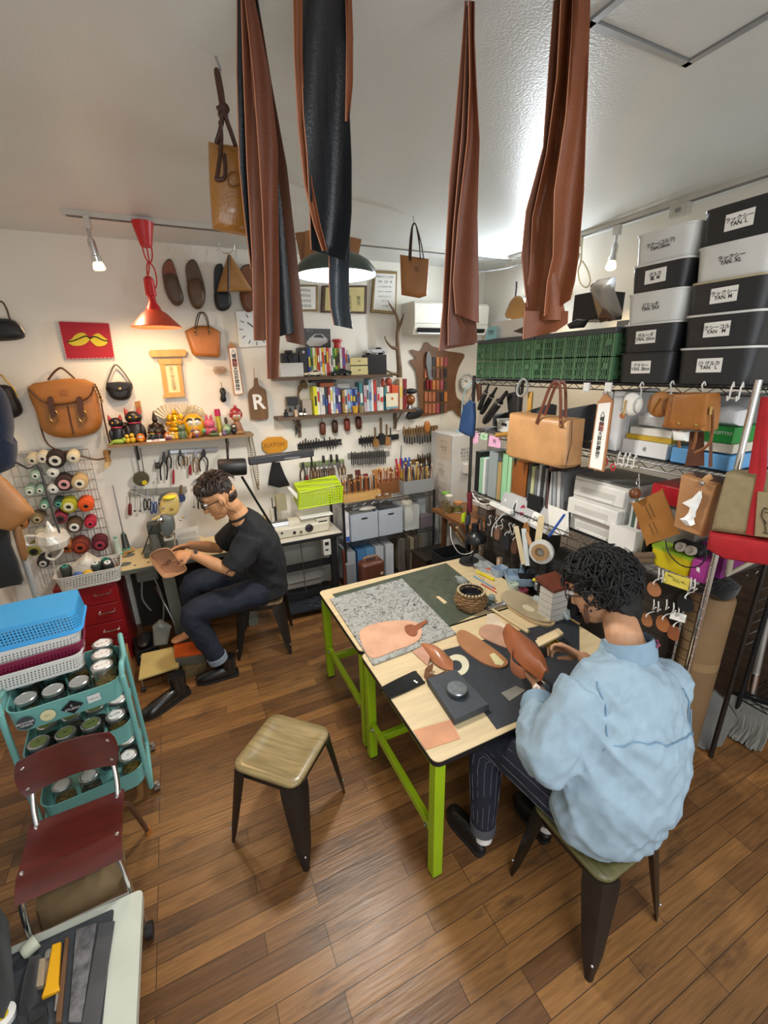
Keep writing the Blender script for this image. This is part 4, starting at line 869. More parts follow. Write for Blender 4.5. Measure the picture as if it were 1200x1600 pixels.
cb=T('black_cable','thin black cable drooping over the yellow tub','cable',ox(1050,870,1.96));MB().tube(bez([ox(a,b,1.955)for a,b in((1040,845),(1046,866),(1066,884),(1090,885),(1103,870),(1100,850))],5),.003,6).build('cable',BLACK,cb)
# leather mat and ball, tissue case
lm=T('leather_mat','tan leather tool mat with pen slots hanging from the second shelf','leather mat',ox(1025,810,1.94))
MB().prism(smc(RX([(988,789),(990,786),(1031,767),(1036,769),(1060,829),(1058,835),(1014,850),(1009,848)],1.93),2),(.005,0,0)).build('body',lea('95622a',.5),lm)
mb=MB()
for a,b in(((1008,790),(1018,812)),((1014,787),(1023,808)),((1014,818),(1022,836)),((1020,815),(1028,833))):mb.tube(RX([a,b],1.929),.0016,5)
mb.build('slot',P('4b3218',.7),lm)
MB().tube(RX([(998,740),(999,764)],1.95),.003,6).build('hanging_clip',STEEL,lm)
lb_=T('leather_ball_charm','round brown leather ball charm hanging above the leather mat','charm',ox(992,771,1.91));MB().ball(ox(992,771,1.91),.026,18,12).build('ball',lea('6d3d1e',.35),lb_)
MB().tube([ox(992,771,1.91)+V((-.026*math.cos(q),.004,.026*math.sin(q)))for q in[i*.25-1.2 for i in range(11)]],.002,5).build('seam',P('3d2212',.6),lb_);MB().tube(bez([ox(a,b,1.92)for a,b in((997,748),(994,755),(998,760),(993,765))],4),.0022,5).build('chain',CHROME,lb_)
tc=T('tissue_case','hanging natural leather tissue case with a white tissue pulled out','tissue case',ox(1105,790,1.92))
MB().pillow(RX([(1079,738),(1137,753),(1110,836),(1066,821)],1.945),(-.07,0,0),back=.05,top=.12,sq=.25).build('body',lea('a9794f',.55),tc)
MB().prism(RX([(1083,738),(1135,752),(1128,757),(1090,748)],1.90),(.03,0,0)).build('opening',P('3d2b1f',.8),tc)
MB().tube(bez([ox(a,b,1.862)for a,b in((1112,744),(1104,748),(1096,757))],4),.012,8,flat=.25,up=(0,1,.2)).build('strap',lea('b88a5c'),tc)
MB().lathe([(.011,0),(.009,.004),(0,.005)],ox(1097,755,1.858),(-1,0,0),n=16).build('snap',CHROME,tc)
g=[[ox(x0,y,1.862-.012*math.sin(y*.35)),ox((x0+x1)/2,y+2,1.853),ox(x1,y-1,1.862)]for x0,x1,y in((1093,1096,767),(1082,1097,778),(1066,1094,786),(1078,1091,793),(1076,1087,801),(1070,1087,808),(1062,1084,811),(1072,1086,820))]
MB().sheet(g,.002).build('tissue',P('eeeeec',.9),tc)
# big canvas tote at the right edge
ct=T('canvas_tote','large khaki canvas tote with red base and red straps at the right edge','tote bag',ox(1165,800,1.86))
KH=M('khaki_canvas',hexc('8f7f5e'),.85,var=.1,scale=30,bump=.2,bscale=400);RC=M('red_canvas',hexc('a3121c'),.75,var=.12,scale=20,bump=.15,bscale=300)
MB().pillow(RX([(1152,733),(1206,737),(1262,742),(1258,842),(1128,826),(1134,800)],1.93),(-.10,0,0),back=.1,top=.3,sq=.35).build('body',KH,ct)
MB().pillow(RX([(1127,824),(1258,840),(1252,880),(1190,872),(1150,866),(1122,850)],1.935),(-.11,0,0),back=.1,top=.3,sq=.35).build('base',RC,ct)
for pts in(((1172,836),(1180,790),(1190,740),(1192,690),(1197,620)),((1176,740),(1184,690),(1196,620))):
 MB().tube(bez([ox(a,b,1.825)for a,b in pts],5),.014,8,flat=.2,up=(0,1,.1)).build('strap',RC,ct)
MB().prism(RX([(1183,768),(1215,772),(1213,842),(1178,838)],1.815),(.01,0,0)).build('pocket',KH,ct,bevel=.003)
mb=MB()
for pts in(((1197,832),(1194,815),(1190,806),(1194,794),(1200,796)),((1192,832),(1200,834)),((1193,812),(1198,818)),((1196,800),(1200,801))):mb.tube(bez([ox(a,b,1.812)for a,b in pts],4),.0016,5)
mb.build('printed_line_drawing',P('33261c',.8),ct)
# ---- below: hook grid with leather samples
gp=T('wire_grid','black wire grid panel under the third shelf holding hooks and leather samples','wire grid',(2.02,1.8,.72))
mb=MB()
for i in range(36):y=.96+1.68*i/35;mb.tube([(2.03,y,.73),(2.03,y,1.15)],.0016,5)if i%2==0 else None
for i in range(9):mb.tube([(2.03,.96,.73+.42*i/8),(2.03,2.64,.73+.42*i/8)],.0018,5)
mb.build('grid',BLKM,gp)
for k,(y0,y1,h,c)in enumerate(((1.22,1.62,.95,'3b3128'),(1.66,2.08,.88,'2c2a29'),(2.12,2.6,.98,'3a332c'))):sbox('storage_carton',('dark brown carton under the shelving behind the leather discs','black carton under the shelving behind the hook grid, middle one','dark carton under the shelving at the far end of the hook grid')[k],'box',y0,y1,0,h,P(c,.8),x0=2.1,x1=2.42)
def sample(px,py,r,h,lab,kind='disc',n=3):
 c=ox(px,py,1.975);t=T('leather_sample',lab,'leather sample',c,0,'leather samples on the hook grid')
 for i in range(n):
  o=c+V((.012*i,.008*i-.004,0))
  if kind=='disc':MB().lathe([(r,0),(r,.004),(0,.004)],o,(-1,-.2+.12*i,.1),n=22,sy=.9).build('leaf',lea(h),t)
  else:MB().prism(smc([o+V((0,a*r,b*r))for a,b in kind],2),(-.004,0,0)).build('leaf',lea(h),t)
 MB().tube(bez([c+V((.0,0,r*.8)),c+V((-.012,0,r*1.1)),c+V((.01,0,r*1.5)),c+V((.05,0,r*1.4))],4),.0028,6).build('hook',HK,t)
SQ=((-.8,-1.2),(.8,-1.2),(.7,1),(-.7,1));ARCH=((-.6,-1.3),(.6,-1.3),(.7,.2),(0,1.1),(-.7,.2))
sample(1021,921,.034,'9a6440','round tan leather discs on the upper hook behind the man',n=2);sample(1010,970,.028,'96623c','round tan leather discs on the lower left hook behind the man',n=3);sample(1035,976,.034,'9c6038','embossed round leather discs on the lower middle hook')
sample(1052,988,.034,'8a4f30','pale brown face-shaped leather cut-out at the lower right of the grid',kind=((-.6,-1),(.6,-1),(.8,0),(.5,1),(-.3,1.05),(-.7,.3)),n=1);sample(1070,944,.036,'141315','black leather discs beside the front shelf post',n=4)
sample(776,834,.040,'7d5c4a','oval mauve-brown leather leaves hanging left on the grid',n=4,kind=((-.5,-1),(.5,-1),(.8,0),(.4,1),(-.4,1),(-.8,0)));sample(790,845,.045,'22252b','navy leather squares hanging on the grid',kind=SQ,n=2);sample(803,852,.04,'5a3a2e','dark brown leather leaves hanging right of the navy squares',kind=ARCH,n=4);sample(822,825,.04,'9a6a3a','tan leather arch hanging behind the wooden rulers',kind=ARCH,n=1)
for k,(a,b)in enumerate(((766,812),(776,815),(785,818),(797,824),(803,826))):hook(a,b,2.02,'white S-hook on the grid above the workbench, '+ORD[k]+' from the left')
tg=T('price_tag_rail','white double hook rail with a yellow printed label behind the man','label rail',ox(1050,905,1.97))
MB().prism(RX([(1040,893),(1079,905),(1075,923),(1036,910)],1.97),(-.002,0,0)).build('yellow_label',P('d8c650',.6),tg)
text('植物タンニン鞣し\n革見本',.011,ox(1057,907,1.966),V((0,-1,-.12)),V((0,-.08,1)),INK,tg,sp=.9)
for a,b in((1030,897),(1036,900),(1080,912),(1086,914)):MB().tube([ox(a,b-9,1.985),ox(a,b,1.955),ox(a-2,b+10,1.96),ox(a+3,b+6,1.95)],.003,6).build('hook',HK,tg)
tg=T('price_tag_rail','white triple hook with a small white tag lower on the grid behind the man','label rail',ox(1060,960,1.97))
MB().prism(RX([(1050,955),(1073,961),(1070,973),(1046,966)],1.97),(-.002,0,0)).build('white_label',PAPER,tg)
for a,b in((1042,945),(1053,950),(1061,955),(1022,945),(1029,948)):MB().tube([ox(a,b-8,1.985),ox(a,b,1.955),ox(a-2,b+8,1.96),ox(a+3,b+4,1.95)],.003,6).build('hook',HK,tg)
# ---- kraft roll, dustpan, mop and the darker rack behind
kr=T('kraft_paper_roll','tall roll wrapped in brown kraft paper standing beside the shelving','paper roll',(2.345,1.06,0))
MB().lathe([(.095,0),(.098,.02),(.098,.5),(.098,1.0),(.09,1.02),(.05,1.03),(0,1.02)],(2.345,1.06,0),n=30).build('paper',M('kraft_paper',hexc('7d6242'),.75,var=.1,scale=5,bump=.12,bscale=14),kr)
MB().lathe([(.0986,.60),(.0986,.65)],(2.345,1.06,0),n=30,capb=False,capt=False).build('paper_band',M('kraft_band',hexc('8f7450'),.55,var=.06),kr)
one('black_cloth_bag',MB().pillow([(2.33,1.10,1.035),(2.33,.97,1.035),(2.33,.96,1.09),(2.33,1.03,1.12),(2.33,1.11,1.10)],(-.09,0,0),back=1),cloth('121215'),'black plastic bag stuffed on top of the kraft roll','bag')
r2=T('dark_wire_rack','dark wire rack behind the kraft roll at the right edge','rack',(2.75,.55,0))
for x,y in((2.72,.97),(2.72,.2),(3.02,.97),(3.02,.2)):post(r2,x,y,1.25,BLKM)
for z in(.30,1.15):wire_shelf(r2,2.72,3.02,.2,.97,z,BLKM)
mb=MB()
for i in range(6):mb.tube([(2.66,1.01,.62+.07*i),(2.82,1.01,.62+.07*i)],.004,5)
for x in(2.66,2.82):mb.tube([(x,1.01,.55),(x,1.01,1.05)],.003,5)
mb.build('side_ladder',STEEL,r2)
one('plywood_board',MB().obox((3.0,.1,0),(.03,0,0),(0,1.25,0),(0,0,1.35)),wood('4f4033'),'dark brown board leaning on the wall behind the dark rack','board')
dp=T('dustpan','grey sheet-metal dustpan propped against the kraft roll','dustpan',(2.58,.97,0))
MB().prism([oz(1078,1160,.012),oz(1100,1172,.012),oz(1128,1166,.012),ox(1152,1122,2.66),ox(1138,1100,2.68),ox(1118,1080,2.66),ox(1100,1085,2.6)],(.02,.012,0)).build('pan',M('grey_sheet',hexc('57544f'),.5,.3,var=.2),dp,bevel=.002)
mp=T('mop','grey string mop with a metal handle standing at the right edge','mop',(2.9,.80,0))
MB().tube([ox(1176,1078,2.78),ox(1206,940,2.84)],.016,12).build('handle',M('grey_pole',(.42,.40,.38),.4,.6,var=.1),mp);MB().tube([ox(1175,1082,2.78),ox(1181,1052,2.79)],.024,14).build('spring_socket',CHROME,mp)
mb=MB()
for i in range(150):
 a=i/150;p0_=ox(1136+75*a,1083+24*a,2.74);s_=R_.uniform(-.02,.02)
 mb.tube([p0_,p0_+V((-.03,s_,-.08)),p0_+V((-.03+.02*R_.random(),s_*1.5,-p0_.z*.6)),V((p0_.x-.02+R_.uniform(-.03,.03),p0_.y+s_*2+.02,.008+.03*R_.random()))],.006,5)
mb.build('strings',P('8f8f88',.9),mp);A_,B_=ox(1134,1080,2.74),ox(1215,1106,2.74);MB().obox(A_-UZ*.01,B_-A_,(.03,0,0),(0,0,.025)).build('clamp',BLACK,mp)
one('broom',MB().cyl((2.86,.80,.31),(2.87,.80,.62),.012,n=10).obox((2.83,.78,.31),(.09,0,0),(0,.04,0),(0,0,.10)),wood('a05a30'),'orange-brown hand brush standing on the low shelf of the dark rack','brush')
one('plastic_bag',MB().pillow([(2.84,.72,.31),(2.84,.5,.31),(2.84,.5,.45),(2.84,.68,.48)],(-.08,0,0),back=1),P('c5c5c0',.6),'white plastic bag on the low shelf of the dark rack','bag')
one('white_board_roll',MB().cyl((2.93,.66,.31),(2.96,.58,1.10),.035,n=16),P('cfd2d2',.5),'white roll leaning in the dark rack','roll')
pp=T('cream_pipe_frame','cream plastic pipe frame lying on the shelf side rail at the right edge','frame',(2.2,.9,ZS3+.04))
MB().tube([ox(1138,895,2.09),ox(1143,868,2.09)],.012,10).build('upright_pipe',P('a59c88',.5),pp);MB().tube([ox(1133,899,2.09),oy(1200,866,.85)],.010,10).build('long_pipe',P('a59c88',.5),pp)
# ================================================================== back wall
YW=3.985
def bag_tag():pass
# black purses at the left edge
for k,(o,hd,lab)in enumerate((([(-30,500),(2,499),(24,503),(38,521),(36,529),(10,533),(-30,530)],[(-22,500),(-8,478),(2,471),(10,482),(15,498)],'black frame purse with a handle hanging at the top left edge'),([(-25,605),(0,601),(17,604),(27,620),(36,640),(30,650),(10,655),(-25,645)],[(-12,604),(0,586),(10,595),(22,608),(28,622)],'black purse with a chain strap hanging lower at the left edge'))):
 t=T('purse',lab,'purse',oy(15,520+110*k,YW))
 MB().pillow(smc(BY(o,YW),2),(0,-.07,0),top=.7).build('body',lea('151416',.5),t)
 MB().tube(bez(BY(hd,3.94),5),.006,6).build('strap',lea('4a3a2a')if k==0 else BRASS,t)
 if k==0:
  MB().tube(bez(BY([(-30,500),(2,498),(24,502),(38,520)],3.95),4),.006,6).build('frame',CHROME,t)
  mb=MB()
  for a,b in((3,507),(10,506),(8,514),(2,514)):mb.ball(oy(a,b,3.925),.004,6,4)
  mb.build('stud',CHROME,t)
# red picture with a yellow moustache
pc=T('canvas_picture','red canvas picture of a yellow moustache on the back wall','picture',oy(137,560,YW))
q=BY([(91,502),(170,505),(179,559),(104,561)],3.975);MB().prism(q,(0,.018,0)).build('canvas',P('a3152a',.7),pc)
mb=MB()
for i in range(4):
 a,b=q[i],q[(i+1)%4]
 for s in range(12):mb.cyl(a.lerp(b,(s+.15)/12)+V((0,-.001,0)),a.lerp(b,(s+.7)/12)+V((0,-.001,0)),.003,n=5)
mb.build('edge_stitching',P('d8b0b0',.7),pc)
half=[(141,529),(147,523),(154,521),(160,525),(169,533),(163,540),(152,541),(146,537),(141,532)]
m1=MB().prism(smc(BY(half,3.974),2),(0,-.003,0)).prism(smc(BY([(140,529),(133,521),(125,520),(117,524),(112,530),(105,534),(114,540),(126,540),(134,537),(139,532)],3.974),2),(0,-.003,0)).build('moustache',P('c9b52a',.6),pc)
mb=MB()
for pts in(((106,534),(116,532),(126,528),(134,525),(140,528)),((168,533),(160,531),(152,527),(146,526),(141,529))):
 c=bez(BY(pts,3.970),6)
 for p_ in c[::1]:mb.ball(p_,.0048,6,4)
mb.build('stud_line',P('1d1d16',.4),m1)
# big tan messenger bag
mg=T('messenger_bag','large tan leather messenger bag with two buckled straps on the back wall','messenger bag',oy(103,680,3.9))
LM=lea('a5692c',.42);LMD=lea('4f2c18',.5)
MB().pillow(smc(BY([(45,605),(70,596),(115,592),(145,598),(158,640),(160,660),(150,676),(120,683),(90,682),(68,670),(58,640)],YW),2),(0,-.10,0),top=.35,sq=.4).build('body',LM,mg)
MB().pillow(smc(BY([(43,605),(72,596),(112,591),(146,598),(147,602),(140,620),(120,628),(88,632),(66,627),(54,617)],3.885),2),(0,-.015,0),top=.25,K=3).build('flap',LM,mg)
MB().tube(bez(BY([(45,607),(54,617),(66,627),(88,632),(120,628),(140,620),(147,604)],3.87),5),.005,6).build('flap_edge',LMD,mg)
MB().tube(bez(BY([(106,634),(110,655),(116,681)],3.882),4),.005,6).build('pleat',LMD,mg)
for a,lean in((79,4),(124,5)):
 MB().prism(smc(BY([(a-4,621),(a+3,620),(a+6,632),(a+8,650),(a+1,651),(a-3,634)],3.865),2),(0,-.012,0)).build('strap',LMD,mg)
 MB().tube([oy(a+5+6*math.cos(q),650+9*math.sin(q),3.862)for q in[i*math.pi/8 for i in range(16)]],.004,6,closed=True).build('buckle',BRASS,mg)
 MB().prism(smc(BY([(a,645),(a+10,644),(a+13,656),(a+8,663),(a+2,661)],3.872),2),(0,-.01,0)).build('buckle_patch',lea('7d4f22'),mg)
mb=MB();mb.tube(bez(BY([(75,594),(84,582),(95,575),(106,582),(117,592)],3.93),5),.007,7);mb.build('top_handle',LMD,mg)
MB().tube(bez(BY([(148,600),(156,618),(160,640),(166,670),(173,698)],3.93),5),.006,6).build('shoulder_strap',LMD,mg)
MB().tube(bez(BY([(55,630),(62,660),(72,690),(90,703),(125,712),(150,718),(168,714),(172,704)],3.93),5),.006,6).build('shoulder_strap',LMD,mg)
mb=MB()
for i in range(5):mb.tube([oy(150+i*2.2+2.2*math.cos(q),606+i*5+3*math.sin(q),3.92)for q in[j*math.pi/4 for j in range(8)]],.003,5,closed=True)
mb.build('ring_chain',BRASS,mg)
MB().prism(rrect(oy(95,618,3.868),V((.05,0,0)),V((0,0,.04)),.008),(0,-.0015,0)).build('stamp',lea('955c26'),mg)
# small black purse
sp=T('purse','small black leather purse with a brass turn lock, right of the messenger bag','purse',oy(187,615,3.95))
MB().pillow(smc(BY([(166,599),(205,598),(206,612),(203,622),(192,626),(178,624),(170,616)],YW),2),(0,-.06,0),top=.6).build('body',lea('1b181a',.4),sp)
MB().pillow(smc(BY([(166,598),(205,597),(203,607),(187,612),(172,608)],3.93),2),(0,-.01,0),top=.3,K=3).build('flap',lea('211c1d',.4),sp)
MB().lathe([(.012,0),(.01,.006),(0,.008)],oy(187,607,3.915),(0,-1,0),n=12).build('turn_lock',BRASS,sp)
MB().tube(bez(BY([(167,599),(172,585),(180,570),(192,580),(204,598)],3.96),5),.006,6).build('strap',lea('6b6156',.4),sp)
# torii tablet
TW_=wood('c99a55',.12,(20,20,4),.5)
to=T('torii_tablet','pale wooden gate-shaped shrine tablet under the red pendant lamp','shrine tablet',oy(263,620,3.97))
MB().prism(BY([(232,549),(236,547),(288,546),(292,549),(290,557),(236,558)],3.955),(0,.03,0)).build('top_beam',TW_,to,bevel=.003)
MB().prism(BY([(246,561),(284,560),(284,569),(249,570)],3.96),(0,.02,0)).build('lower_beam',TW_,to,bevel=.002)
MB().prism(BY([(250,570),(257,570),(264,617),(257,618)],3.962),(0,.018,0)).build('post',TW_,to,bevel=.002)
MB().prism(BY([(276,570),(283,570),(289,616),(283,617)],3.962),(0,.018,0)).build('post',TW_,to,bevel=.002)
MB().prism(BY([(257,614),(286,612),(291,620),(254,622)],3.955),(0,.025,0)).build('base_rail',TW_,to,bevel=.002)
pp=MB().prism(BY([(257,570),(277,570),(283,614),(263,615)],3.975),(0,.005,0)).build('paper',M('cream_paper',hexc('e6d9ae'),.8,var=.03),to)
text('皇\n大\n神\n宮\n御\n璽',.033,oy(270,592,3.9745),V((1,0,0)),V((0,0,1)),P('8c7c50',.7),pp,sp=.9)
# tan tote on the wall, sandals, triangle pouch, clock
tw=T('tote_bag','small tan tote bag with brown handles on the back wall','tote bag',oy(318,540,3.95))
MB().pillow(BY([(288,518),(303,510),(326,509),(344,519),(343,557),(340,559),(304,557),(300,553)],YW),(0,-.09,0),top=.3,sq=.35).build('body',lea('a8642a',.4),tw)
for a in(0,6):MB().tube(bez(BY([(305+a*.5,524),(305+a*.5,508),(309+a*.5,492),(314+a*.5,488),(320+a*.5,494),(325+a*.3,510),(327+a*.3,523)],3.89+.004*a),5),.010,8,flat=.4).build('handle',lea('4a2a1a'),tw)
mb=MB()
for a,b in((305,516),(306,522),(327,515),(328,521)):mb.lathe([(.006,0),(.004,.004),(0,.005)],oy(a,b,3.875),(0,-1,0),n=8)
mb.build('rivet',BRASS,tw)
def sandal(pts,strap,h,hs,lab,ins):
 t=T('sandal',lab,'sandal',BY([pts[0]],3.97)[0],0,'leather slippers hung on the wall')
 o=smc(BY(pts,3.985),3);MB().prism(o,(0,-.018,0)).build('sole',lea('3a2a20'),t)
 c=sum(o,V())/len(o);MB().prism([c+(p-c)*.94+V((0,-.0185,0))for p in o],(0,-.004,0)).build('insole',lea(ins),t)
 MB().pillow(smc(BY(strap,3.963),3),(0,-.045,0),top=.6).build('upper',lea(hs),t)
 mb=MB();a=BY([(pts[0][0],pts[0][1]-22)],3.985)[0];mb.tube([a+V((0,.01,0)),a+V((0,-.01,0)),a+V((0,-.012,-.05))],.0025,5);mb.build('hook',FROST,t)
sandal([(262,406),(269,408),(275,424),(281,445),(287,466),(282,477),(272,477),(262,464),(255,440),(254,418)],[(256,430),(272,428),(279,440),(287,466),(282,477),(272,477),(262,464),(256,446)],'','54402e','brown leather slipper at the left of the row on the back wall','7d452c')
sandal([(297,407),(305,408),(312,422),(320,450),(320,470),(314,482),(304,482),(296,468),(292,440),(290,418)],[(293,440),(312,436),(318,452),(320,470),(314,482),(304,482),(296,468)],'','5f4630','brown leather slipper second from the left of the row','5a4433')
sandal([(340,413),(347,414),(351,430),(358,458),(361,474),(356,484),(344,486),(336,476),(334,440),(335,420)],[(336,455),(357,455),(361,474),(356,484),(344,486),(336,476)],'','17181c','black leather slipper partly behind the triangular pouch','1d2026')
sandal([(384,414),(391,416),(396,440),(399,470),(394,486),(384,487),(377,474),(374,440),(376,420)],[(376,455),(397,452),(399,470),(394,486),(384,487),(377,474)],'','6d3f24','reddish-brown slipper right of the triangular pouch','7a4a2c')
tg=T('triangle_pouch','tan triangular leather pouch hung from a large metal ring','pouch',oy(365,440,3.85))
MB().pillow(BY([(356,398),(359,398),(393,453),(391,456),(340,456),(339,453)],3.90),(0,-.07,0),top=.6,back=.2).build('body',lea('a27440',.5),tg)
MB().tube(BY([(357,400),(357,425),(357,457)],3.83),.008,6).build('zip',lea('3a2618'),tg)
MB().tube([oy(354+12.5*math.cos(q),383.5+12.5*math.sin(q),3.88)for q in[i*math.pi/12 for i in range(24)]],.004,6,closed=True).build('ring',CHROME,tg)
MB().tube([oy(354,371,3.99),oy(354,371,3.86)],.004,6).build('wall_pin',STEEL,tg)
ck=T('square_clock','white square wall clock half hidden by the hanging leather','clock',oy(393,515,3.97))
q=BY([(368,486),(424,483),(428,540),(374,543)],3.965);MB().prism(q,(0,.03,0)).build('frame',WHITE,ck,bevel=.004)
c=sum(q,V())/4;MB().prism([c+(p-c)*.86+V((0,-.001,0))for p in q],(0,-.001,0)).build('dial',P('dfe2e2',.3),ck)
mb=MB();u1=(q[1]-q[0]).normalized();v1=(q[0]-q[3]).normalized()
for i in range(12):a=math.pi*i/6;d=u1*math.sin(a)+v1*math.cos(a);mb.cyl(c+d*.10+V((0,-.003,0)),c+d*.13+V((0,-.003,0)),.003,n=5)
mb.build('hour_mark',BLACK,ck);MB().cyl(c+V((0,-.004,0)),c+u1*-.06+v1*.05+V((0,-.004,0)),.004,n=6).build('hour_hand',BLACK,ck);MB().cyl(c+V((0,-.004,0)),c+u1*.02+v1*.10+V((0,-.004,0)),.003,n=6).build('minute_hand',BLACK,ck)
tl,tr_,br,bl=BY([(356,543),(369,542),(381,616),(366,618)],3.97)
shrine_tablet('wooden shrine tablet with black calligraphy on the back wall, left of the hanging leather',tl,tr_,br,bl,oy(361,534,3.97),(0,-.012,0),BX,UZ,.037,oy(368,610,3.98))
lp_=T('lattice_pendant','small tan openwork leather pendant beside the wall tablet','pendant',oy(344,579,3.975));mb=MB()
c=oy(344,579,3.975)
for i in range(-2,3):
 for j in range(-1,2):
  x=(i+.5*(j%2))*.022;z=j*.019
  if abs(x)<.052:mb.tube([c+V((x+.011*math.cos(q),0,z+.011*math.sin(q)))for q in[k*math.pi/3 for k in range(6)]],.0032,5,closed=True)
mb.build('lattice',lea('a07850'),lp_)
one('keychain_doll',MB().pillow(smc(BY([(344,607),(350,606),(353,612),(352,618),(354,626),(348,629),(344,624),(345,616),(343,612)],3.975),2),(0,-.03,0)).tube(BY([(347,606),(346,600),(345,597)],3.96),.0025,5),P('151518',.4),'small black shoe-shaped keychain on the back wall','keychain')
rbd=T('wooden_board','brown wooden paddle board with a white letter R on the back wall','wooden board',oy(402,655,3.97))
MB().prism(smc(BY([(397,592),(402,591),(404,602),(413,608),(416,616),(419,650),(414,655),(395,656),(391,650),(388,614),(396,604)],3.975),3),(0,-.018,0)).build('board',wood('6a4a22',.3,(30,4,4)),rbd,bevel=.002)
MB().tube(BY([(398,594),(397,582),(397,575)],3.975),.0025,5).build('cord',P('8d7c60',.7),rbd)
text('R',.175,oy(404,629,3.956),V((1,0,.02)),V((-.03,0,1)),WHITE,rbd,bold=.004)
oc=T('octagonal_plaque','orange leather octagonal plaque with embossed lettering on the back wall','plaque',oy(429,708,3.975))
MB().prism(BY([(409,690),(418,683),(440,682),(449,689),(449,699),(439,706),(418,709),(410,702)],3.98),(0,-.014,0)).build('plate',lea('c98a14',.4),oc,bevel=.003)
text('ICATON',.048,oy(429,695,3.964),V((1,0,.02)),UZ,P('96620c',.5),oc,bold=.001)
# framed certificates
def certificate(pts,fm,pm,lab,y=3.965):
 t=T('framed_certificate',lab,'certificate',oy(*pts[3],y),0,'framed certificates high on the back wall');q=BY(pts,y);c=sum(q,V())/4
 MB().prism(q,(0,.03,0)).build('frame',fm,t,bevel=.004)
 p2=MB().prism([c+(p-c)*.86+V((0,-.001,0))for p in q],(0,-.001,0)).build('certificate_paper',pm,t)
 MB().prism([c+(p-c)*.85+V((0,-.003,0))for p in q],(0,-.001,0)).build('pane',M('frame_glass',(1,1,1),.05,var=0,trans=1,alpha=.25),t)
 return t,p2,q,c
GF=M('gilt_frame',hexc('8f7a52'),.35,.6,var=.15);DF=wood('4f3823')
t,p2,q,c=certificate([(585,422),(621,424),(619,491),(580,488)],GF,PAPER,'silver-gilt framed certificate, rightmost, with printed lines')
for k,(s_,tx)in enumerate(((.030,'美唄ものづくり大賞'),(.034,'手嶋　工房　殿'),(.018,'あなたの製品は優れた技術と'),(.018,'独創性をもって地域の発展に'),(.018,'貢献されましたのでここに'),(.018,'表彰いたします'),(.022,'商工会議所'))):text(tx,s_*.62,c+V((0,-.0025,.125-.04*k)),(1,0,.02),UZ,INK,p2)
t,p2,q,c=certificate([(504,446),(574,446),(573,490),(502,488)],DF,M('yellowed_paper',hexc('cdbf86'),.8,var=.05),'dark framed yellowed certificate behind the dome lamp')
for k in range(3):text('賞\n状\n' if k<1 else '感\n謝\n状',.04,c+V((.13-.09*k,-.0025,-.03)),(1,0,0),UZ,INK,p2)
t,p2,q,c=certificate([(440,445),(497,445),(497,486),(438,486)],GF,PAPER,'pale framed certificate partly behind the left hanging leather')
for k in range(4):text('優良工房認定証',.022,c+V((.02,-.0025,.06-.04*k)),(1,0,0),UZ,P('6b6860',.7),p2)
# air conditioner
ac=T('air_conditioner','white wall-mounted air conditioner high in the corner','air conditioner',oy(695,525,3.9))
x0=oy(628,500,3.99).x;x1=2.93;zt=oy(640,470,3.8).z-.0;zb_=oy(645,524,3.82).z
prof=[(0,zb_+.02),(-.20,zb_),(-.245,zb_+.06),(-.25,zb_+.10),(-.25,zt-.02),(-.22,zt),(0,zt)]
mb=MB();mb.prism([V((x0,3.999+y,z))for y,z in prof],(x1-x0,0,0));mb.build('housing',P('dcd8cc',.35),ac,bevel=.008)
MB().obox((x0+.04,3.745,zb_+.055),(x1-x0-.08,0,0),(0,.02,-.03),(0,.02,.018)).build('louvre_gap',BLACK,ac)
MB().obox((x0+.04,3.742,zb_+.01),(x1-x0-.08,0,0),(0,.035,-.012),(0,.003,.008)).build('louvre',WHITE,ac)
MB().tube([(x0+.01,3.747,zb_+.10),(x1-.01,3.747,zb_+.10)],.002,5).build('panel_line',P('9a968c',.5),ac)
# antler
an=T('deer_antler','branching deer antler standing on the right end of the upper bookshelf','antler',oy(625,592,3.86));AM=M('antler_bone',hexc('6b5338'),.5,var=.35,scale=14)
mb=MB()
for pts,r0,r1 in((((624,590),(624,575),(622,550),(621,525),(622,505),(618,490),(608,474)),.030,.008),(((622,515),(627,502),(631,490)),.018,.005),(((622,545),(612,542),(604,533),(601,525)),.020,.005),(((624,585),(614,584),(606,580),(600,576)),.018,.006),(((622,500),(612,480),(606,470)),.008,.003)):
 c=bez(BY(pts,3.86),5);n=len(c);mb.tube(c,[r0+(r1-r0)*i/(n-1)for i in range(n)],8)
mb.build('antler',AM,an)
# leather hide with tool loops
hd=T('leather_hide_panel','brown deerskin-shaped leather panel with rows of coloured tool loops by the corner','leather panel',oy(680,640,3.97))
out=[(641,549),(644,546),(655,549),(661,543),(663,536),(668,535),(675,541),(686,544),(700,549),(722,552),(725,558),(716,575),(711,598),(713,620),(722,628),(727,642),(720,652),(712,646),(706,640),(690,646),(672,649),(656,651),(655,640),(652,600),(650,580),(642,568),(641,562),(650,560)]
MB().prism(smc(BY(out,3.985),2),(0,-.006,0)).build('hide',lea('6f4a2c'),hd)
lc=['8a5a48','b06a4a','5f3a34','a8505a','2e2c34','4a4038','c07a3a']
for r in range(5):
 for k in range(6):
  if r==0 and k in(1,):continue
  x=663+6.1*k+(.5*r*0);y0=558+18.2*r;y1=y0+14.5
  MB().prism(BY([(x,y0),(x+4.6,y0),(x+4.4,y1),(x-.2,y1)],3.977),(0,-.010,0)).build('loop',lea(['b06a4a' if r>2 and k<3 else lc[(k*2+r)%7]][0]),hd)
pl=T('pliers','large grey pliers with red grips on the leather panel','pliers',oy(670,610,3.955))
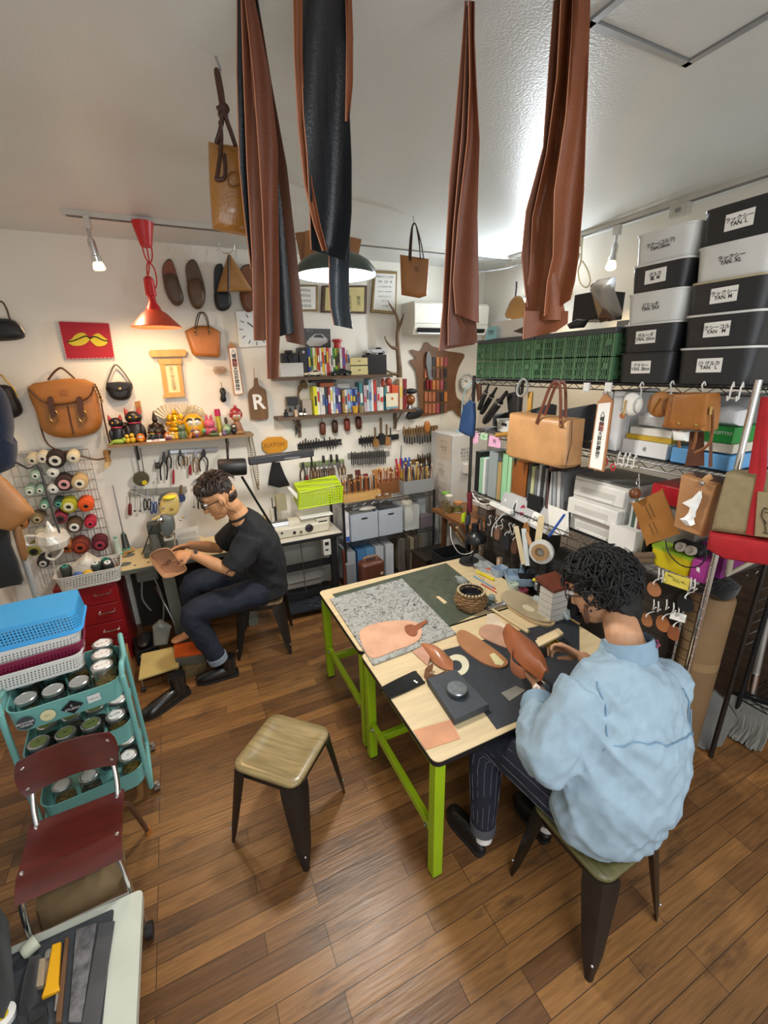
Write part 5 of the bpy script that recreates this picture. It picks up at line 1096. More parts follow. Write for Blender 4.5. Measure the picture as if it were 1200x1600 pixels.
MB().prism(smc(BY([(667,550),(671,552),(674,565),(673,585),(676,594),(670,594),(667,580),(665,565)],3.964),2),(0,-.014,0)).build('jaws',P('74777b',.4),pl)
for s in(0,1):MB().tube(BY([(668+5*s,593),(668+5*s,608)],3.955),.012,8).build('grip',P('9a2424',.4),pl)
# round clock on the wall by the corner
rc_=T('round_clock','small round silver wall clock by the far shelf post','clock',oy(728,597,3.96));c=oy(728,597,3.975)
MB().lathe([(.075,0),(.085,.02),(.085,.03),(.072,.03),(.070,.018),(0,.018)],c,(0,-1,0),n=32).build('case',P('b9bcbc',.35),rc_);MB().lathe([(.070,.019),(0,.019)],c,(0,-1,0),n=32).build('dial',WHITE,rc_)
mb=MB()
for i in range(12):a=math.pi*i/6;d=V((math.sin(a),0,math.cos(a)));mb.cyl(c+V((0,-.021,0))+d*.052,c+V((0,-.021,0))+d*.062,.0025,n=5)
mb.build('hour_mark',BLACK,rc_);MB().cyl(c+V((0,-.022,0)),c+V((-.035,-.022,.02)),.003,n=5).build('hour_hand',BLACK,rc_);MB().cyl(c+V((0,-.022,0)),c+V((-.015,-.022,.05)),.002,n=5).build('minute_hand',BLACK,rc_)
one('white_wall_box',MB().obox((3.02,3.55,2.43),(.03,0,0),(0,.3,0),(0,0,.16)),WHITE,'flat white box on the right wall behind the hanging leather','box')
# ------------------------------------------------------------------ bookshelves
SHW=wood('5b4532',.3,(4,40,40),.55)
ZU,ZL=2.082,1.748
t=T('wall_shelf','upper wooden wall shelf carrying books and model cars','shelf',(1.38,3.9,ZU-.03));MB().obox((.80,3.815,ZU-.028),(1.10,0,0),(0,.18,0),(0,0,.028)).build('board',SHW,t)
t=T('wall_shelf','lower wooden wall shelf carrying a long row of books','shelf',(1.45,3.9,ZL-.03));MB().obox((.79,3.815,ZL-.026),(1.36,0,0),(0,.18,0),(0,0,.026)).build('board',SHW,t)
b=MB();b.tube([(.93,3.84,ZL-.03),(1.02,3.985,ZL-.17)],.008,6).obox((.995,3.97,ZL-.20),(.03,0,0),(0,.02,0),(0,0,.17));b.build('bracket',wood('6a5540'),t)
b=MB();b.tube([(2.0,3.84,ZL-.03),(2.0,3.985,ZL-.17)],.008,6).obox((1.985,3.97,ZL-.20),(.03,0,0),(0,.02,0),(0,0,.17));b.build('bracket',wood('6a5540'),t)
BKN=0
def books(rows,z,Y,where,grp):
 for k,(a,b_,top,col)in enumerate(rows):
  x0=oy(a,560,Y).x;x1=oy(b_,560,Y).x-.002;zt=oy((a+b_)/2,top,Y).z;d=R_.uniform(.09,.12)
  t=T('book','%s book, %s from the left %s'%(COLN[col],ORD[k],where),'book',((x0+x1)/2,Y+.05,z),0,grp)
  MB().obox((x0,Y+R_.uniform(0,.012),z),(x1-x0,0,0),(0,d,0),(0,0,zt-z)).build('cover',P(col,.5),t,bevel=.001)
  yb=Y-.0006;w=x1-x0;cc=R_.choice(['e8e4da','222222','c9352d','e0c22a','2f57a0'])
  h=zt-z;MB().obox((x0+w*.22,yb,z+h*R_.uniform(.3,.5)),(w*.56,0,0),(0,.013,0),(0,0,h*R_.uniform(.2,.4))).build('spine_print',P(cc,.6),t)
COLN={'2e3f8f':'blue','5f9a3a':'green','d9d3c4':'cream','a8a03a':'olive','c23a34':'red','d8b21e':'yellow','e4e0d8':'white','d98f8f':'pink','3f7a44':'dark green','c8c8c6':'pale grey','8a2a5c':'purple','8fae2a':'lime','d6d62a':'bright yellow-green','3a3f44':'charcoal','8f2630':'dark red','5a5fa0':'violet-blue','3f7f86':'teal','8fb0c8':'light blue','54407a':'violet','9a7a4a':'brown','d8c7a0':'beige','7c1f24':'maroon','d0562e':'orange','6d86b8':'mid blue','b9a2b0':'mauve'}
up=[(481,486,544,'2e3f8f'),(486,489,544,'5f9a3a'),(489,493,543,'d9d3c4'),(493,496,544,'a8a03a'),(496,500,543,'c23a34'),(500,503,544,'e4e0d8'),(503,507,543,'d8b21e'),(507,510,543,'d9d3c4'),(510,514,543,'c23a34'),(514,517,544,'d98f8f'),(517,520,543,'e4e0d8')]
books(up,ZU,3.87,'on the left block of the upper shelf','books on the upper shelf, left block')
up=[(520,524,544,'3f7a44'),(524,528,544,'8fae2a'),(528,531,543,'9a7a4a'),(531,535,544,'c8c8c6'),(535,540,543,'8a2a5c'),(540,543,544,'e4e0d8'),(543,547,546,'d9d3c4')]
books(up,ZU,3.87,'on the right block of the upper shelf','books on the upper shelf, right block')
lo=[(486,492,604,'d6d62a'),(492,496,605,'e4e0d8'),(496,500,605,'c8c8c6'),(500,504,605,'d9d3c4'),(504,509,605,'3a3f44'),(509,513,606,'8f2630'),(513,517,605,'e4e0d8'),(517,521,604,'8fb0c8'),(521,525,606,'5a5fa0'),(525,530,606,'54407a')]
books(lo,ZL,3.86,'in the left part of the lower shelf','books on the lower shelf, left part')
lo=[(532,536,610,'9a7a4a'),(536,540,609,'d9d3c4'),(540,545,608,'8fb0c8'),(545,549,608,'6d86b8'),(549,553,608,'2e3f8f'),(553,557,608,'6d86b8'),(557,560,612,'7c1f24'),(560,566,598,'3f7f86'),(567,571,602,'b9a2b0'),(571,575,602,'c8c8c6'),(575,579,593,'8fb0c8'),(579,583,592,'e4e0d8'),(583,587,594,'c23a34'),(588,593,605,'c8c8c6'),(593,599,605,'e4e0d8')]
books(lo,ZL,3.86,'in the middle of the lower shelf','books on the lower shelf, middle part')
lo=[(600,604,606,'3f7f86'),(604,608,603,'d9d3c4'),(608,612,602,'c23a34'),(612,617,601,'d0562e'),(617,623,602,'d0562e'),(624,629,592,'d8c7a0'),(629,636,592,'7c1f24')]
books(lo,ZL,3.86,'at the right end of the lower shelf','books on the lower shelf, right part')
def pxbox(name,lab,cat,pts,Y,d,z,m,bevel=.002,grp=None):
 x0,x1=oy(pts[0],560,Y).x,oy(pts[1],560,Y).x;zt=oy((pts[0]+pts[1])/2,pts[2],Y).z
 return one(name,MB().obox((x0,Y,z),(x1-x0,0,0),(0,d,0),(0,0,zt-z)),m,lab,cat,grp,bevel=bevel)
bx_=pxbox('white_box','white lidded box at the left end of the upper shelf','box',(436,473,567),3.84,.12,ZU,P('c9c8c4',.5))
zz_=oy(455,567,3.84).z+.002
cm=T('camera_body','black camera with a large lens on the white box of the upper shelf','camera',(1.0,3.9,zz_));c=oy(452,556,3.88)
MB().obox((c.x-.07,3.86,zz_),(.14,0,0),(0,.07,0),(0,0,.075)).obox((c.x-.03,3.865,zz_+.075),(.06,0,0),(0,.06,0),(0,0,.025)).build('body',BLACK,cm,bevel=.006);MB().lathe([(.035,0),(.035,.05),(.028,.05),(0,.04)],(c.x+.01,3.86,zz_+.038),(0,-1,0),n=20).build('lens',BLKM,cm)
pxbox('black_binder','black binder with a white emblem next to the camera','binder',(468,480,543),3.86,.1,ZU,P('202124',.4))
mb=MB();cc=oy(474,550,3.857)
for i in range(6):mb.ball(cc+V((.008*math.cos(i),0,.008*math.sin(i))),.004,6,4)
one('round_badge',mb,WHITE,'small white flower badge on the black binder','badge')
def model_car(px0,px1,py,Y,z,h,lab,hh=.04):
 x0,x1=oy(px0,py,Y).x,oy(px1,py,Y).x;L=x1-x0;t=T('model_car',lab,'model car',((x0+x1)/2,Y,z),0,'model cars on the upper shelf')
 w=L*.42;pr=[(0,.30),(.02,.52),(.20,.62),(.34,.66),(.44,.98),(.62,1.0),(.80,.72),(.96,.62),(1,.45),(.99,.22),(.02,.2)]
 MB().prism([V((x0+a*L,Y-w/2,z+b*L*.30))for a,b in pr],(0,w,0)).build('body',P(h,.25,coat=.5),t,bevel=L*.012)
 MB().prism([V((x0+a*L,Y-w/2-.001,z+b*L*.30))for a,b in((.38,.68),(.46,.92),(.62,.93),(.74,.70))],(0,w+.002,0)).build('windows',P('1a1c20',.2),t)
 for a in(.2,.78):
  wl=MB().lathe([(L*.062,0),(L*.062,w+.004),(0,w+.004)],(x0+a*L,Y-w/2-.002,z+L*.062),(0,1,0),n=16).build('wheel',BLACK,t)
  MB().lathe([(L*.038,0),(L*.03,.002),(0,.002)],(x0+a*L,Y-w/2-.002,z+L*.062),(0,-1,0),n=14).build('hubcap',CHROME,wl)
model_car(474,505,580,3.845,ZU,'d8cdb4','cream vintage model car at the front of the upper shelf')
model_car(514,547,578,3.845,ZU,'1b1b1e','black vintage model car at the front of the upper shelf')
xb=pxbox('black_box','black display box on the upper shelf under the silver model car','box',(574,604,554),3.85,.12,ZU,P('17181b',.4));zt=oy(589,554,3.85).z
model_car(570,603,553,3.90,zt+.002,'b9b9ba','silver model sports car on top of the black box')
for k,(a,b_)in enumerate(((571,583),(560,570))):
 zb0=ZU if k==0 else oy(560,571,3.85).z+.003;x0,x1=oy(547,560,3.85).x,oy(575,560,3.85).x;zt=oy(560,b_-11 if k else 572,3.85).z
 t=T('cream_drawer_box',('lower','upper')[k]+' cream paper drawer box between the books and the black box','box',((x0+x1)/2,3.85,zb0),0,'cream drawer boxes on the upper shelf');MB().obox((x0,3.85,zb0),(x1-x0,0,0),(0,.12,0),(0,0,zt-zb0)).build('box',P('c9bd86',.6),t,bevel=.002)
 MB().obox(((x0+x1)/2-.012,3.847,(zb0+zt)/2),(.024,0,0),(0,.003,0),(0,0,.010)).build('label_holder',BRASS,t)
ph=T('car_photo','grey photo print of a sports car propped behind the upper shelf books','photo print',oy(495,540,3.97));q=BY([(475,513),(516,514),(517,545),(478,545)],3.975);MB().prism(q,(0,.006,0)).build('print',P('4c4b4c',.6),ph)
MB().prism(BY([(478,536),(484,528),(492,522),(503,522),(511,529),(512,535),(500,541),(484,541)],3.974),(0,-.001,0)).build('pictured_car',P('b9b8b6',.6),ph);MB().prism(BY([(489,527),(494,523),(502,523),(507,528)],3.9725),(0,-.0008,0)).build('pictured_windows',P('333436',.5),ph)
text('911',.04,oy(484,517,3.974),BX,UZ,P('8d8c8c',.6),ph)
rt=T('red_toy_stool','small red toy on top of the upper shelf books','toy',oy(527,544,3.92));c=oy(527,542,3.92);MB().lathe([(.035,0),(.03,.02),(.032,.05),(.045,.055),(.045,.07),(.03,.075),(0,.075)],(c.x,3.92,oy(527,543.5,3.87).z+.0),n=16).build('body',P('a81e1e',.35),rt)
# lower shelf odds and ends
for k,(a,b_,h,m,nm,lab)in enumerate(((444,451,640,'P','cologne_bottle','black square bottle at the left end of the lower shelf'),(452,459,642,'G','glass_bottle','clear glass bottle second from the left on the lower shelf'),(461,466,638,'T','cream_tube','pale cosmetic tube beside the clear bottle'),(468,474,638,'P','ink_bottle','small black bottle with white label on the lower shelf'),(475,480,640,'P','ink_bottle','small dark bottle right of the white-labelled one'))):
 c=oy((a+b_)/2,650,3.83);w=(oy(b_,650,3.83).x-oy(a,650,3.83).x)/2;t=T('small_bottle',lab,'bottle',(c.x,3.845,ZL));H_=(.06,.07,.085,.07,.06)[k]
 MB().lathe([(w,0),(w,H_*.6),(w*.5,H_*.7)],(c.x,3.845,ZL),n=14).build('body',{'P':BLACK,'G':GLASS,'T':P('c9a88a',.4)}[m],t);MB().lathe([(w*.5,H_*.7),(w*.5,H_*1.1),(0,H_*1.1)],(c.x,3.845,ZL),n=12).build('cap',BLACK,t)
 if k>=3:MB().lathe([(w*1.02,H_*.15),(w*1.02,H_*.45)],(c.x,3.845,ZL),n=14,capb=False,capt=False).build('label',PAPER,t)
t=pxbox('perfume_box','dark printed box behind the bottles at the left end of the lower shelf','box',(442,462,620),3.90,.05,ZL,P('6d6a68',.5));pxbox('perfume_box','white printed carton behind the small bottles','box',(467,482,625),3.90,.05,ZL,P('b9aca4',.5));pxbox('black_card_case','black case lying on the dark printed box','case',(443,461,621),3.87,.025,ZL+.10,BLACK)
one('dried_flower_bunch',MB().tube(bez(BY([(470,632),(466,615),(474,600)],3.93),4),.010,6).ball(oy(474,600,3.93),(.03,.03,.035)).ball(oy(469,606,3.93),.022).ball(oy(478,604,3.93),.02),M('dried_flower',hexc('6b5638'),.9,var=.5,scale=40),'bunch of dried flowers leaning left of the lime book','dried flowers')
for k,(a,b_,t_,d,c,lab)in enumerate(((500,522,598,.1,'8a4a24','brown leather case lying on the books of the lower shelf'),(487,526,594,.11,'2b2522','flat black album lying on the brown leather case'))):zb0=(oy(510,605,3.86).z+.002,oy(510,598,3.86).z+.003)[k];x0,x1=oy(a,600,3.86).x,oy(b_,600,3.86).x;one('leather_case',MB().obox((x0,3.86,zb0),(x1-x0,0,0),(0,d,0),(0,0,oy(510,t_,3.86).z-zb0)),lea(c),lab,'case',bevel=.003)
one('plastic_case',MB().obox((oy(527,600,3.87).x,3.87,oy(530,607.5,3.87).z),(.12,0,0),(0,.09,0),(0,0,.045)),FROST,'clear plastic case lying on the books in the middle of the lower shelf','case',bevel=.004)
model_car(548,558,606,3.88,oy(552,607.5,3.87).z,'8fa0ac','tiny model car on the blue books of the lower shelf')
wb_=T('postcard','cream illustrated card standing in front of the orange books','card',oy(612,640,3.84));MB().prism(BY([(603,615),(622,614),(622,638),(604,640)],3.845),(0,.003,0)).build('card',P('e0d8bc',.7),wb_);MB().prism(BY([(611,621),(615,621),(614,625),(612,625)],3.844),(0,-.0005,0)).build('print',P('c0602a',.7),wb_);MB().prism(BY([(604,636),(622,634.5),(622,638),(604,640)],3.844),(0,-.0005,0)).build('blue_band',P('6f9aa8',.7),wb_)
for k,(a,b_,c,lab)in enumerate(((551,560,'c99a2e','mustard yellow cup in front of the blue books'),(560,570,'8a7f5e','olive paper pot in front of the teal book'))):cc=oy((a+b_)/2,640,3.83);one('small_pot',MB().lathe([(.022,0),(.03,.06),(.026,.06),(.02,.006),(0,.006)],(cc.x,3.838,ZL),n=14),P(c,.6),lab,'pot')
for k,(a,c)in enumerate(((520,'d8d0bc'),(527,'c9b48a'),(540,'b8a06a'),(547,'9a8a6a'))):cc=oy(a,645,3.83);one('trinket',MB().ball((cc.x,3.835,ZL+.014),.014).ball((cc.x,3.835,ZL+.035),.010),P(c,.5),('cream','tan','gold','grey-brown')[k]+' little trinket at the front edge of the lower shelf','trinket')
cc=oy(642,625,3.87);gb=T('globe_ornament','brown polished wooden ball on a stand at the right end of the lower shelf','ornament',(cc.x,3.89,ZL));MB().ball((cc.x,3.89,ZL+.085),.052).build('ball',wood('8a4a1e',.2,(10,10,10),.25),gb);MB().lathe([(.03,0),(.026,.035),(0,.035)],(cc.x,3.89,ZL),n=16).build('stand',STEEL,gb)
one('black_cap_ornament',MB().ball((cc.x+.01,3.89,ZL+.165),(.07,.05,.028)),BLACK,'black leather cap shape resting on the wooden ball','ornament')
one('black_leather_scrap',MB().pillow(smc(BY([(634,654),(640,640),(655,636),(661,644),(655,652),(645,655)],3.93),2),(0,-.03,0),back=.5),lea('17151a'),'crumpled black leather scrap hanging under the right end of the lower shelf','leather scrap')
one('red_doll',MB().ball(oy(607,596,3.90),(.035,.03,.035)).ball(oy(598,598,3.90),(.02,.02,.04)),P('b0503a',.6),'small red and cream figure on the books right of the lower shelf','figure')
# mini shoes hung below
for k,(a,b_)in enumerate(((504,670),(523,667),(542,664),(560,661))):
 t=T('miniature_shoe','tiny brown leather shoe hanging under the lower shelf, '+ORD[k]+' from the left','miniature shoe',oy(a,b_,3.93),0,'tiny leather shoes hanging under the shelf')
 MB().pillow(smc(BY([(a-4,b_-9),(a+3,b_-10),(a+4.5,b_),(a+4,b_+8),(a,b_+10),(a-4,b_+7),(a-4.8,b_-2)],3.94),2),(0,-.035,0),back=.2).build('upper',lea(('5f3020','3f2618','7a3024','55281c')[k]),t)
 MB().tube(BY([(a-1,b_-9),(a-1.5,b_-20)],3.93),.003,5).build('strap',lea('2c1a12'),t)
sc=T('scissors','small dark scissors hanging on the left bracket of the lower shelf','scissors',oy(463,670,3.95));MB().prism(BY([(461,665),(465,665),(464,679),(462,679)],3.95),(0,-.006,0)).build('blades',DSTEEL,sc)
for s in(0,1):MB().tube([oy(463+5*s+2.5*math.cos(q),660+5*s+2.8*math.sin(q),3.945)for q in[i*math.pi/5 for i in range(10)]],.003,5,closed=True).build('handle',lea('4a2018'),sc)
one('round_paper_tag',MB().lathe([(.062,0),(.062,.003),(0,.003)],oy(623,663,3.985),(0,-1,0),n=24),PAPER,'round white paper disc with a dog drawing on the back wall','paper tag')
# ------------------------------------------------------------------ tools on the wall
def strip(px0,py0,px1,py1,h,m,lab,name='magnetic_tool_strip',Y=3.985):
 a,b=oy(px0,py0,Y),oy(px1,py1,Y);return one(name,MB().obox(a-UZ*h/2,b-a,(0,-.016,0),(0,0,h)),m,lab,'tool strip',bevel=.002)
HC=['5b3a22','3b2a1e','7a5a38','6b4a2c','201c1a','8a6a42','2a2422']
def tool(kind,px,pt,pb,lab,grp,w=4,h=0,Y=3.955,lean=0,col=None):
 """pt / pb: pixel heights of top and bottom, px: pixel column, lean: sideways shift of the bottom"""
 A_=oy(px,pt,Y);B_=oy(px+lean,pb,Y);L=(A_-B_).length;W_=w*.0052;hm=lea(col or HC[h%7],.5)
 t=T(kind,lab,kind.replace('_',' '),B_,0,grp)
 f=lambda s:A_.lerp(B_,s)
 if kind in('chisel','punch','knife','skiving_knife','awl'):
  MB().tube([f(0),f(.04),f(.3),f(.52),f(.56)],[W_*.35,W_*.5,W_*.55,W_*.45,W_*.35],8).build('handle',hm,t)
  mb=MB()
  if kind=='awl':mb.tube([f(.55),f(1)],[W_*.22,W_*.05],6)
  else:mb.prism([f(.55)+BX*W_*.3,f(.62)+BX*W_*.45,f(.97)+BX*W_*.45,f(1)-BX*W_*.4,f(.62)-BX*W_*.45,f(.55)-BX*W_*.3],(0,-.005,0))
  mb.build('blade',DSTEEL if kind!='knife' else STEEL,t)
 elif kind=='pliers':
  MB().prism([f(0)-BX*W_*.25,f(0)+BX*W_*.25,f(.22)+BX*W_*.6,f(.34)+BX*W_*.4,f(.34)-BX*W_*.4,f(.22)-BX*W_*.6],(0,-.012,0)).build('jaws',STEEL if h%2 else DSTEEL,t)
  for s in(-1,1):MB().tube(bez([f(.32)+BX*s*W_*.25,f(.5)+BX*s*W_*.9,f(.75)+BX*s*W_*1.0,f(1)+BX*s*W_*.75],4),.007,6).build('grip',hm,t)
 elif kind=='scissors':
  MB().prism([f(0),f(.45)+BX*W_*.4,f(.5)-BX*W_*.4],(0,-.006,0)).build('blades',STEEL,t)
  for s in(-1,1):MB().tube([f(.74)+BX*(s*W_*.55+W_*.42*math.cos(q))+(A_-B_)*.24*math.sin(q)for q in[i*math.pi/5 for i in range(10)]],.005,5,closed=True).build('handle',hm,t)
 elif kind=='screwdriver':
  MB().tube([f(0),f(.5)],[W_*.18,W_*.2],6).build('shaft',STEEL,t);MB().tube([f(.48),f(.55),f(.92),f(1)],[W_*.35,W_*.55,W_*.6,W_*.35],8).build('handle',hm,t)
 elif kind=='hammer':
  MB().tube([f(0),f(.7)],[W_*.4,W_*.45],8).build('handle',wood('6e553a'),t);MB().prism(smc([f(.62)-BX*W_,f(.62)+BX*W_,f(1)+BX*W_*1.1,f(1)-BX*W_*1.1],2),(0,-.035,0)).build('head',hm,t)
 elif kind=='wrench':
  MB().tube([f(.1),f(.9)],[W_*.3,W_*.35],6,flat=.5).build('shaft',STEEL,t)
  for s in(0,1):MB().lathe([(W_*.7,0),(W_*.7,.01),(W_*.3,.01),(W_*.3,0)],f(s),(0,-1,0),n=10).build('jaw',STEEL,t)
 return t
strip(465,698,533,690,.055,BLACK,'black magnetic strip under the miniature shoes');strip(560,689,622,682,.055,BLACK,'black magnetic strip holding hammers')
strip(629,675,683,667,.04,wood('7a6040'),'pale wooden tool rail next to the hammers','wooden_tool_rail');strip(468,726,537,720,.04,P('7c8a5a',.5),'olive metal strip holding pliers and scissors');strip(543,712,608,708,.05,P('84837c',.5),'grey magnetic strip packed with dark chisels');strip(628,723,683,716,.045,wood('6f5433'),'brown wooden tool rail at the right of the wall','wooden_tool_rail')
def row(kind,xs,top,bot,where,grp,w=3,lean=0,jit=4,Y=3.955,col=None,hs=None):
 for k,x in enumerate(xs):tool(kind,x,top(x)+R_.uniform(-jit,jit),bot(x)+R_.uniform(-jit,jit),kind.replace('_',' ')+', '+ORD[k]+' from the left '+where,grp,w,k if hs is None else hs[k%len(hs)],Y,lean,col)
row('punch',[469+4.2*i for i in range(14)],lambda x:688-(x-469)*.08,lambda x:703-(x-469)*.06,'on the black strip under the miniature shoes','small tools on the black strip',2.6,1,3,hs=[4,1,6])
row('chisel',[564+4.2*i for i in range(5)],lambda x:681,lambda x:698,'on the strip beside the hammers','small dark tools left of the hammers',2.4,2,2,hs=[4,6])
tool('hammer',586,668,697,'wooden mallet, leftmost of the hammers on the strip','hammers on the wall',4.5,0,col='8a6236');tool('hammer',595,653,693,'hammer with a long grey handle and black square head','hammers on the wall',5,0,col='1d1d1f');tool('hammer',604,663,695,'wooden mallet, rightmost of the hammers on the strip','hammers on the wall',4.3,0,col='9a7042');tool('knife',610,668,694,'slim knife right of the hammers',None,2.4,4)
row('skiving_knife',[631+4.0*i for i in range(13)],lambda x:668-(x-631)*.08,lambda x:694-(x-631)*.04,'on the pale wooden rail','wood-handled tools on the pale rail',3.4,1,2,hs=[5,2,2,5])
one('leather_blade_cover',MB().pillow(smc(BY([(663,660),(669,658),(672,664),(670,674),(666,677),(663,670)],3.945),2),(0,-.02,0)),lea('b5712e'),'tan oval leather cover on the pale tool rail','leather cover')
row('chisel',[549+2.75*i for i in range(20)],lambda x:707-(x-549)*.07,lambda x:727-(x-549)*.05,'on the crowded grey strip','dark chisels on the grey strip',2.3,.5,1.5,hs=[4,6])
row('chisel',[653+3.6*i for i in range(9)],lambda x:709,lambda x:736,'on the brown rail at the right','dark tools on the brown rail',2.6,0,3,hs=[1,4,0])
tool('pliers',473,722,750,'wide-jawed pliers at the left of the olive strip',None,4.5,4);tool('screwdriver',480,728,758,'awl with a round red handle on the olive strip',None,5,0,col='8f1f26')
row('pliers',[486,492],lambda x:722,lambda x:748,'of the two brown-gripped ones on the olive strip','brown-gripped pliers',2.3,1,1,hs=[0,2])
row('scissors',[499,506,513],lambda x:716,lambda x:748,'on the olive strip','dark scissors on the olive strip',4.5,1,2,hs=[0,1]);tool('scissors',519,718,743,'brown-handled scissors leaning right on the olive strip',None,4,0,lean=2)
row('knife',[505,517,526],lambda x:712-(x-505)*.1,lambda x:732,'among the black-sheathed ones on the olive strip','black sheathed knives',5,2,1,hs=[4],Y=3.94)
row('pliers',[530,536],lambda x:720,lambda x:742,'at the right end of the olive strip','wide-headed pliers',2.6,2,1,hs=[3,3])
one('steel_ring',MB().tube([oy(532+3*math.cos(q),695+4*math.sin(q),3.96)for q in[i*math.pi/6 for i in range(12)]],.002,5,closed=True),STEEL,'thin steel ring at the right end of the black strip','ring')
one('awl_shaft',MB().tube(BY([(627,696),(626,720),(625,745)],3.96),[.003,.006,.008],6),P('34506e',.4),'long thin blue rod hanging between the tool rails','rod')
# left rails
strip(262,706,340,702,.03,STEEL,'steel rail under the figurine shelf');strip(203,770,292,764,.05,P('8d8a80',.5),'grey tool rail beside the sewing machine')
lp4=[('scissors',246,712,733,3,4,'small black snips at the left of the steel rail'),('pliers',256,706,750,5,4,'long-handled silver-headed pliers on the steel rail'),('pliers',264,703,732,3.2,4,'stubby black pliers on the steel rail'),('screwdriver',271,712,757,3,0,'red screwdriver hanging from the steel rail'),('pliers',281,703,728,4,4,'black angled pliers leaning right on the steel rail'),('pliers',290,706,728,3,5,'thin pliers in the middle of the steel rail'),('screwdriver',297,712,742,3.6,0,'black and red gripped screwdriver on the steel rail'),('pliers',306,702,738,4,5,'grey-jawed compasses on the steel rail'),('pliers',318,702,736,6.5,4,'large splayed black dividers at the right of the steel rail')]
for kd,x,a,b,w,h,lab in lp4:tool(kd,x,a,b,lab,'pliers and drivers under the figurine shelf',w,h,lean=3 if 'leaning' in lab else 0,col={'screwdriver':'a02030'}.get(kd)if 'red screw' in lab or 'red gripped' in lab else None)
lp5=[('screwdriver',203,770,805,4.5,0,'scraper with a dark red handle at the left of the grey rail'),('wrench',211,762,798,3,1,'steel spanner on the grey rail'),('wrench',219,770,798,3.5,1,'shiny adjustable spanner on the grey rail'),('scissors',230,760,798,5,4,'large black-handled scissors on the grey rail'),('scissors',240,765,803,4.5,4,'blue-handled scissors on the grey rail'),('wrench',245,748,768,2.4,1,'slim spanner sticking up above the grey rail'),('hammer',283,758,782,5,4,'blue clamp at the right of the grey rail'),('wrench',303,760,792,3,1,'spanner in front of the seated man'),('pliers',313,772,795,3.5,4,'black pliers near the seated man\'s glasses')]
for kd,x,a,b,w,h,lab in lp5:tool(kd,x,a,b,lab,'tools on the grey rail',w,h,col={'blue-handled scissors on the grey rail':'24509a','blue clamp at the right of the grey rail':'25355f','scraper with a dark red handle at the left of the grey rail':'6a1c22'}.get(lab))
cl=T('caliper','silver calipers above the seated man','calipers',oy(310,752,3.95));MB().prism(BY([(300,753),(305,748),(318,747),(318,751),(306,753)],3.955),(0,-.006,0)).build('jaw',STEEL,cl);MB().obox(oy(316,751,3.955),oy(345,744,3.955)-oy(316,751,3.955),(0,-.006,0),(0,0,.018)).build('beam',STEEL,cl)
td=T('tape_dispenser','olive tape reel hanging on a black belt under the figurine shelf','reel',oy(221,747,3.93));MB().lathe([(.058,0),(.058,.03),(.03,.034),(0,.03)],oy(221,747,3.95),(0,-1,-.1),n=24).build('reel',P('4a4530',.45),td);MB().lathe([(.02,.034),(.018,.044),(0,.044)],oy(226,752,3.95),(0,-1,-.1),n=14).build('yellow_knob',P('c9b52a',.4),td)
for a,b in((210,216),(219,223)):MB().tube(BY([(a,700),(b,725),(b+2,738)],3.93),.008,6,flat=.4).build('belt',BLACK,td)
# ------------------------------------------------------------------ figurine shelf
ZF=1.632
t=T('wall_shelf','narrow wooden shelf crowded with lucky figurines','shelf',(.03,3.9,ZF-.02));MB().obox((-.50,3.80,ZF-.02),(1.07,0,0),(0,.19,0),(0,0,.02)).build('board',wood('8a6a45',.25,(4,40,40)),t)
for px in(213,356):
 x=oy(px,700,3.95).x;MB().tube([(x,3.83,ZF-.024),(x,3.975,ZF-.03),(x,3.98,ZF-.16)],.009,6).build('bracket',BLKM,t)
FG='figurines on the narrow shelf'
def fig(px,py,lab,Y=3.87,name='figurine'):c=oy(px,py,Y);return T(name,lab,'figurine',(c.x,Y,ZF),0,FG),V((c.x,Y,ZF))
def cat(px,s,h,lab,Y=3.87,bib='a02a4a',ear='a03030'):
 t,c=fig(px,690,lab,Y);m=P(h,.35)
 MB().lathe([(.030*s,0),(.040*s,.02*s),(.036*s,.06*s),(.024*s,.085*s),(0,.09*s)],c,n=14,sy=.8).build('body',m,t)
 hd=MB().ball(c+V((0,-.004,.105*s)),(.034*s,.028*s,.028*s)).build('head',m,t)
 for q in(-1,1):
  MB().lathe([(.013*s,0),(0,.032*s)],c+V((q*.021*s,0,.12*s)),(q*.25,0,1),n=8).build('ear',P(ear,.5),t)
  MB().ball(c+V((q*.012*s,-.029*s,.108*s)),.005*s,6,5).build('eye',GOLD,hd)
  MB().ball(c+V((q*.028*s,-.02*s,.045*s)),(.012*s,.014*s,.03*s)).build('paw',m,t)
 MB().lathe([(.026*s,-.006),(.029*s,0),(.026*s,.006)],c+V((0,0,.083*s)),n=14).build('collar',P(bib,.5),t)
 return t
def daruma(px,s,h,lab,Y=3.87,py=690,dz=0):
 t,c=fig(px,py,lab,Y);c=c+V((0,0,dz));MB().lathe([(.022*s,0),(.045*s,.02*s),(.050*s,.05*s),(.042*s,.085*s),(.02*s,.105*s),(0,.108*s)],c,n=18,sy=.9).build('body',P(h,.3,coat=.3),t)
 f=MB().ball(c+V((0,-.030*s,.068*s)),(.030*s,.016*s,.022*s)).build('face',P('e0cfae',.5),t)
 for q in(-1,1):MB().ball(c+V((q*.012*s,-.045*s,.072*s)),.007*s,8,6).build('eye',WHITE,f);MB().tube(bez([c+V((q*.004*s,-.046*s,.084*s)),c+V((q*.018*s,-.042*s,.088*s)),c+V((q*.030*s,-.034*s,.078*s))],3),.0035*s,5).build('eyebrow',INK,f)
 MB().ball(c+V((0,-.042*s,.03*s)),(.018*s,.006,.014*s)).build('emblem',P('3b3a8a' if 'gold' in lab else 'c9a22a',.5),t);return t
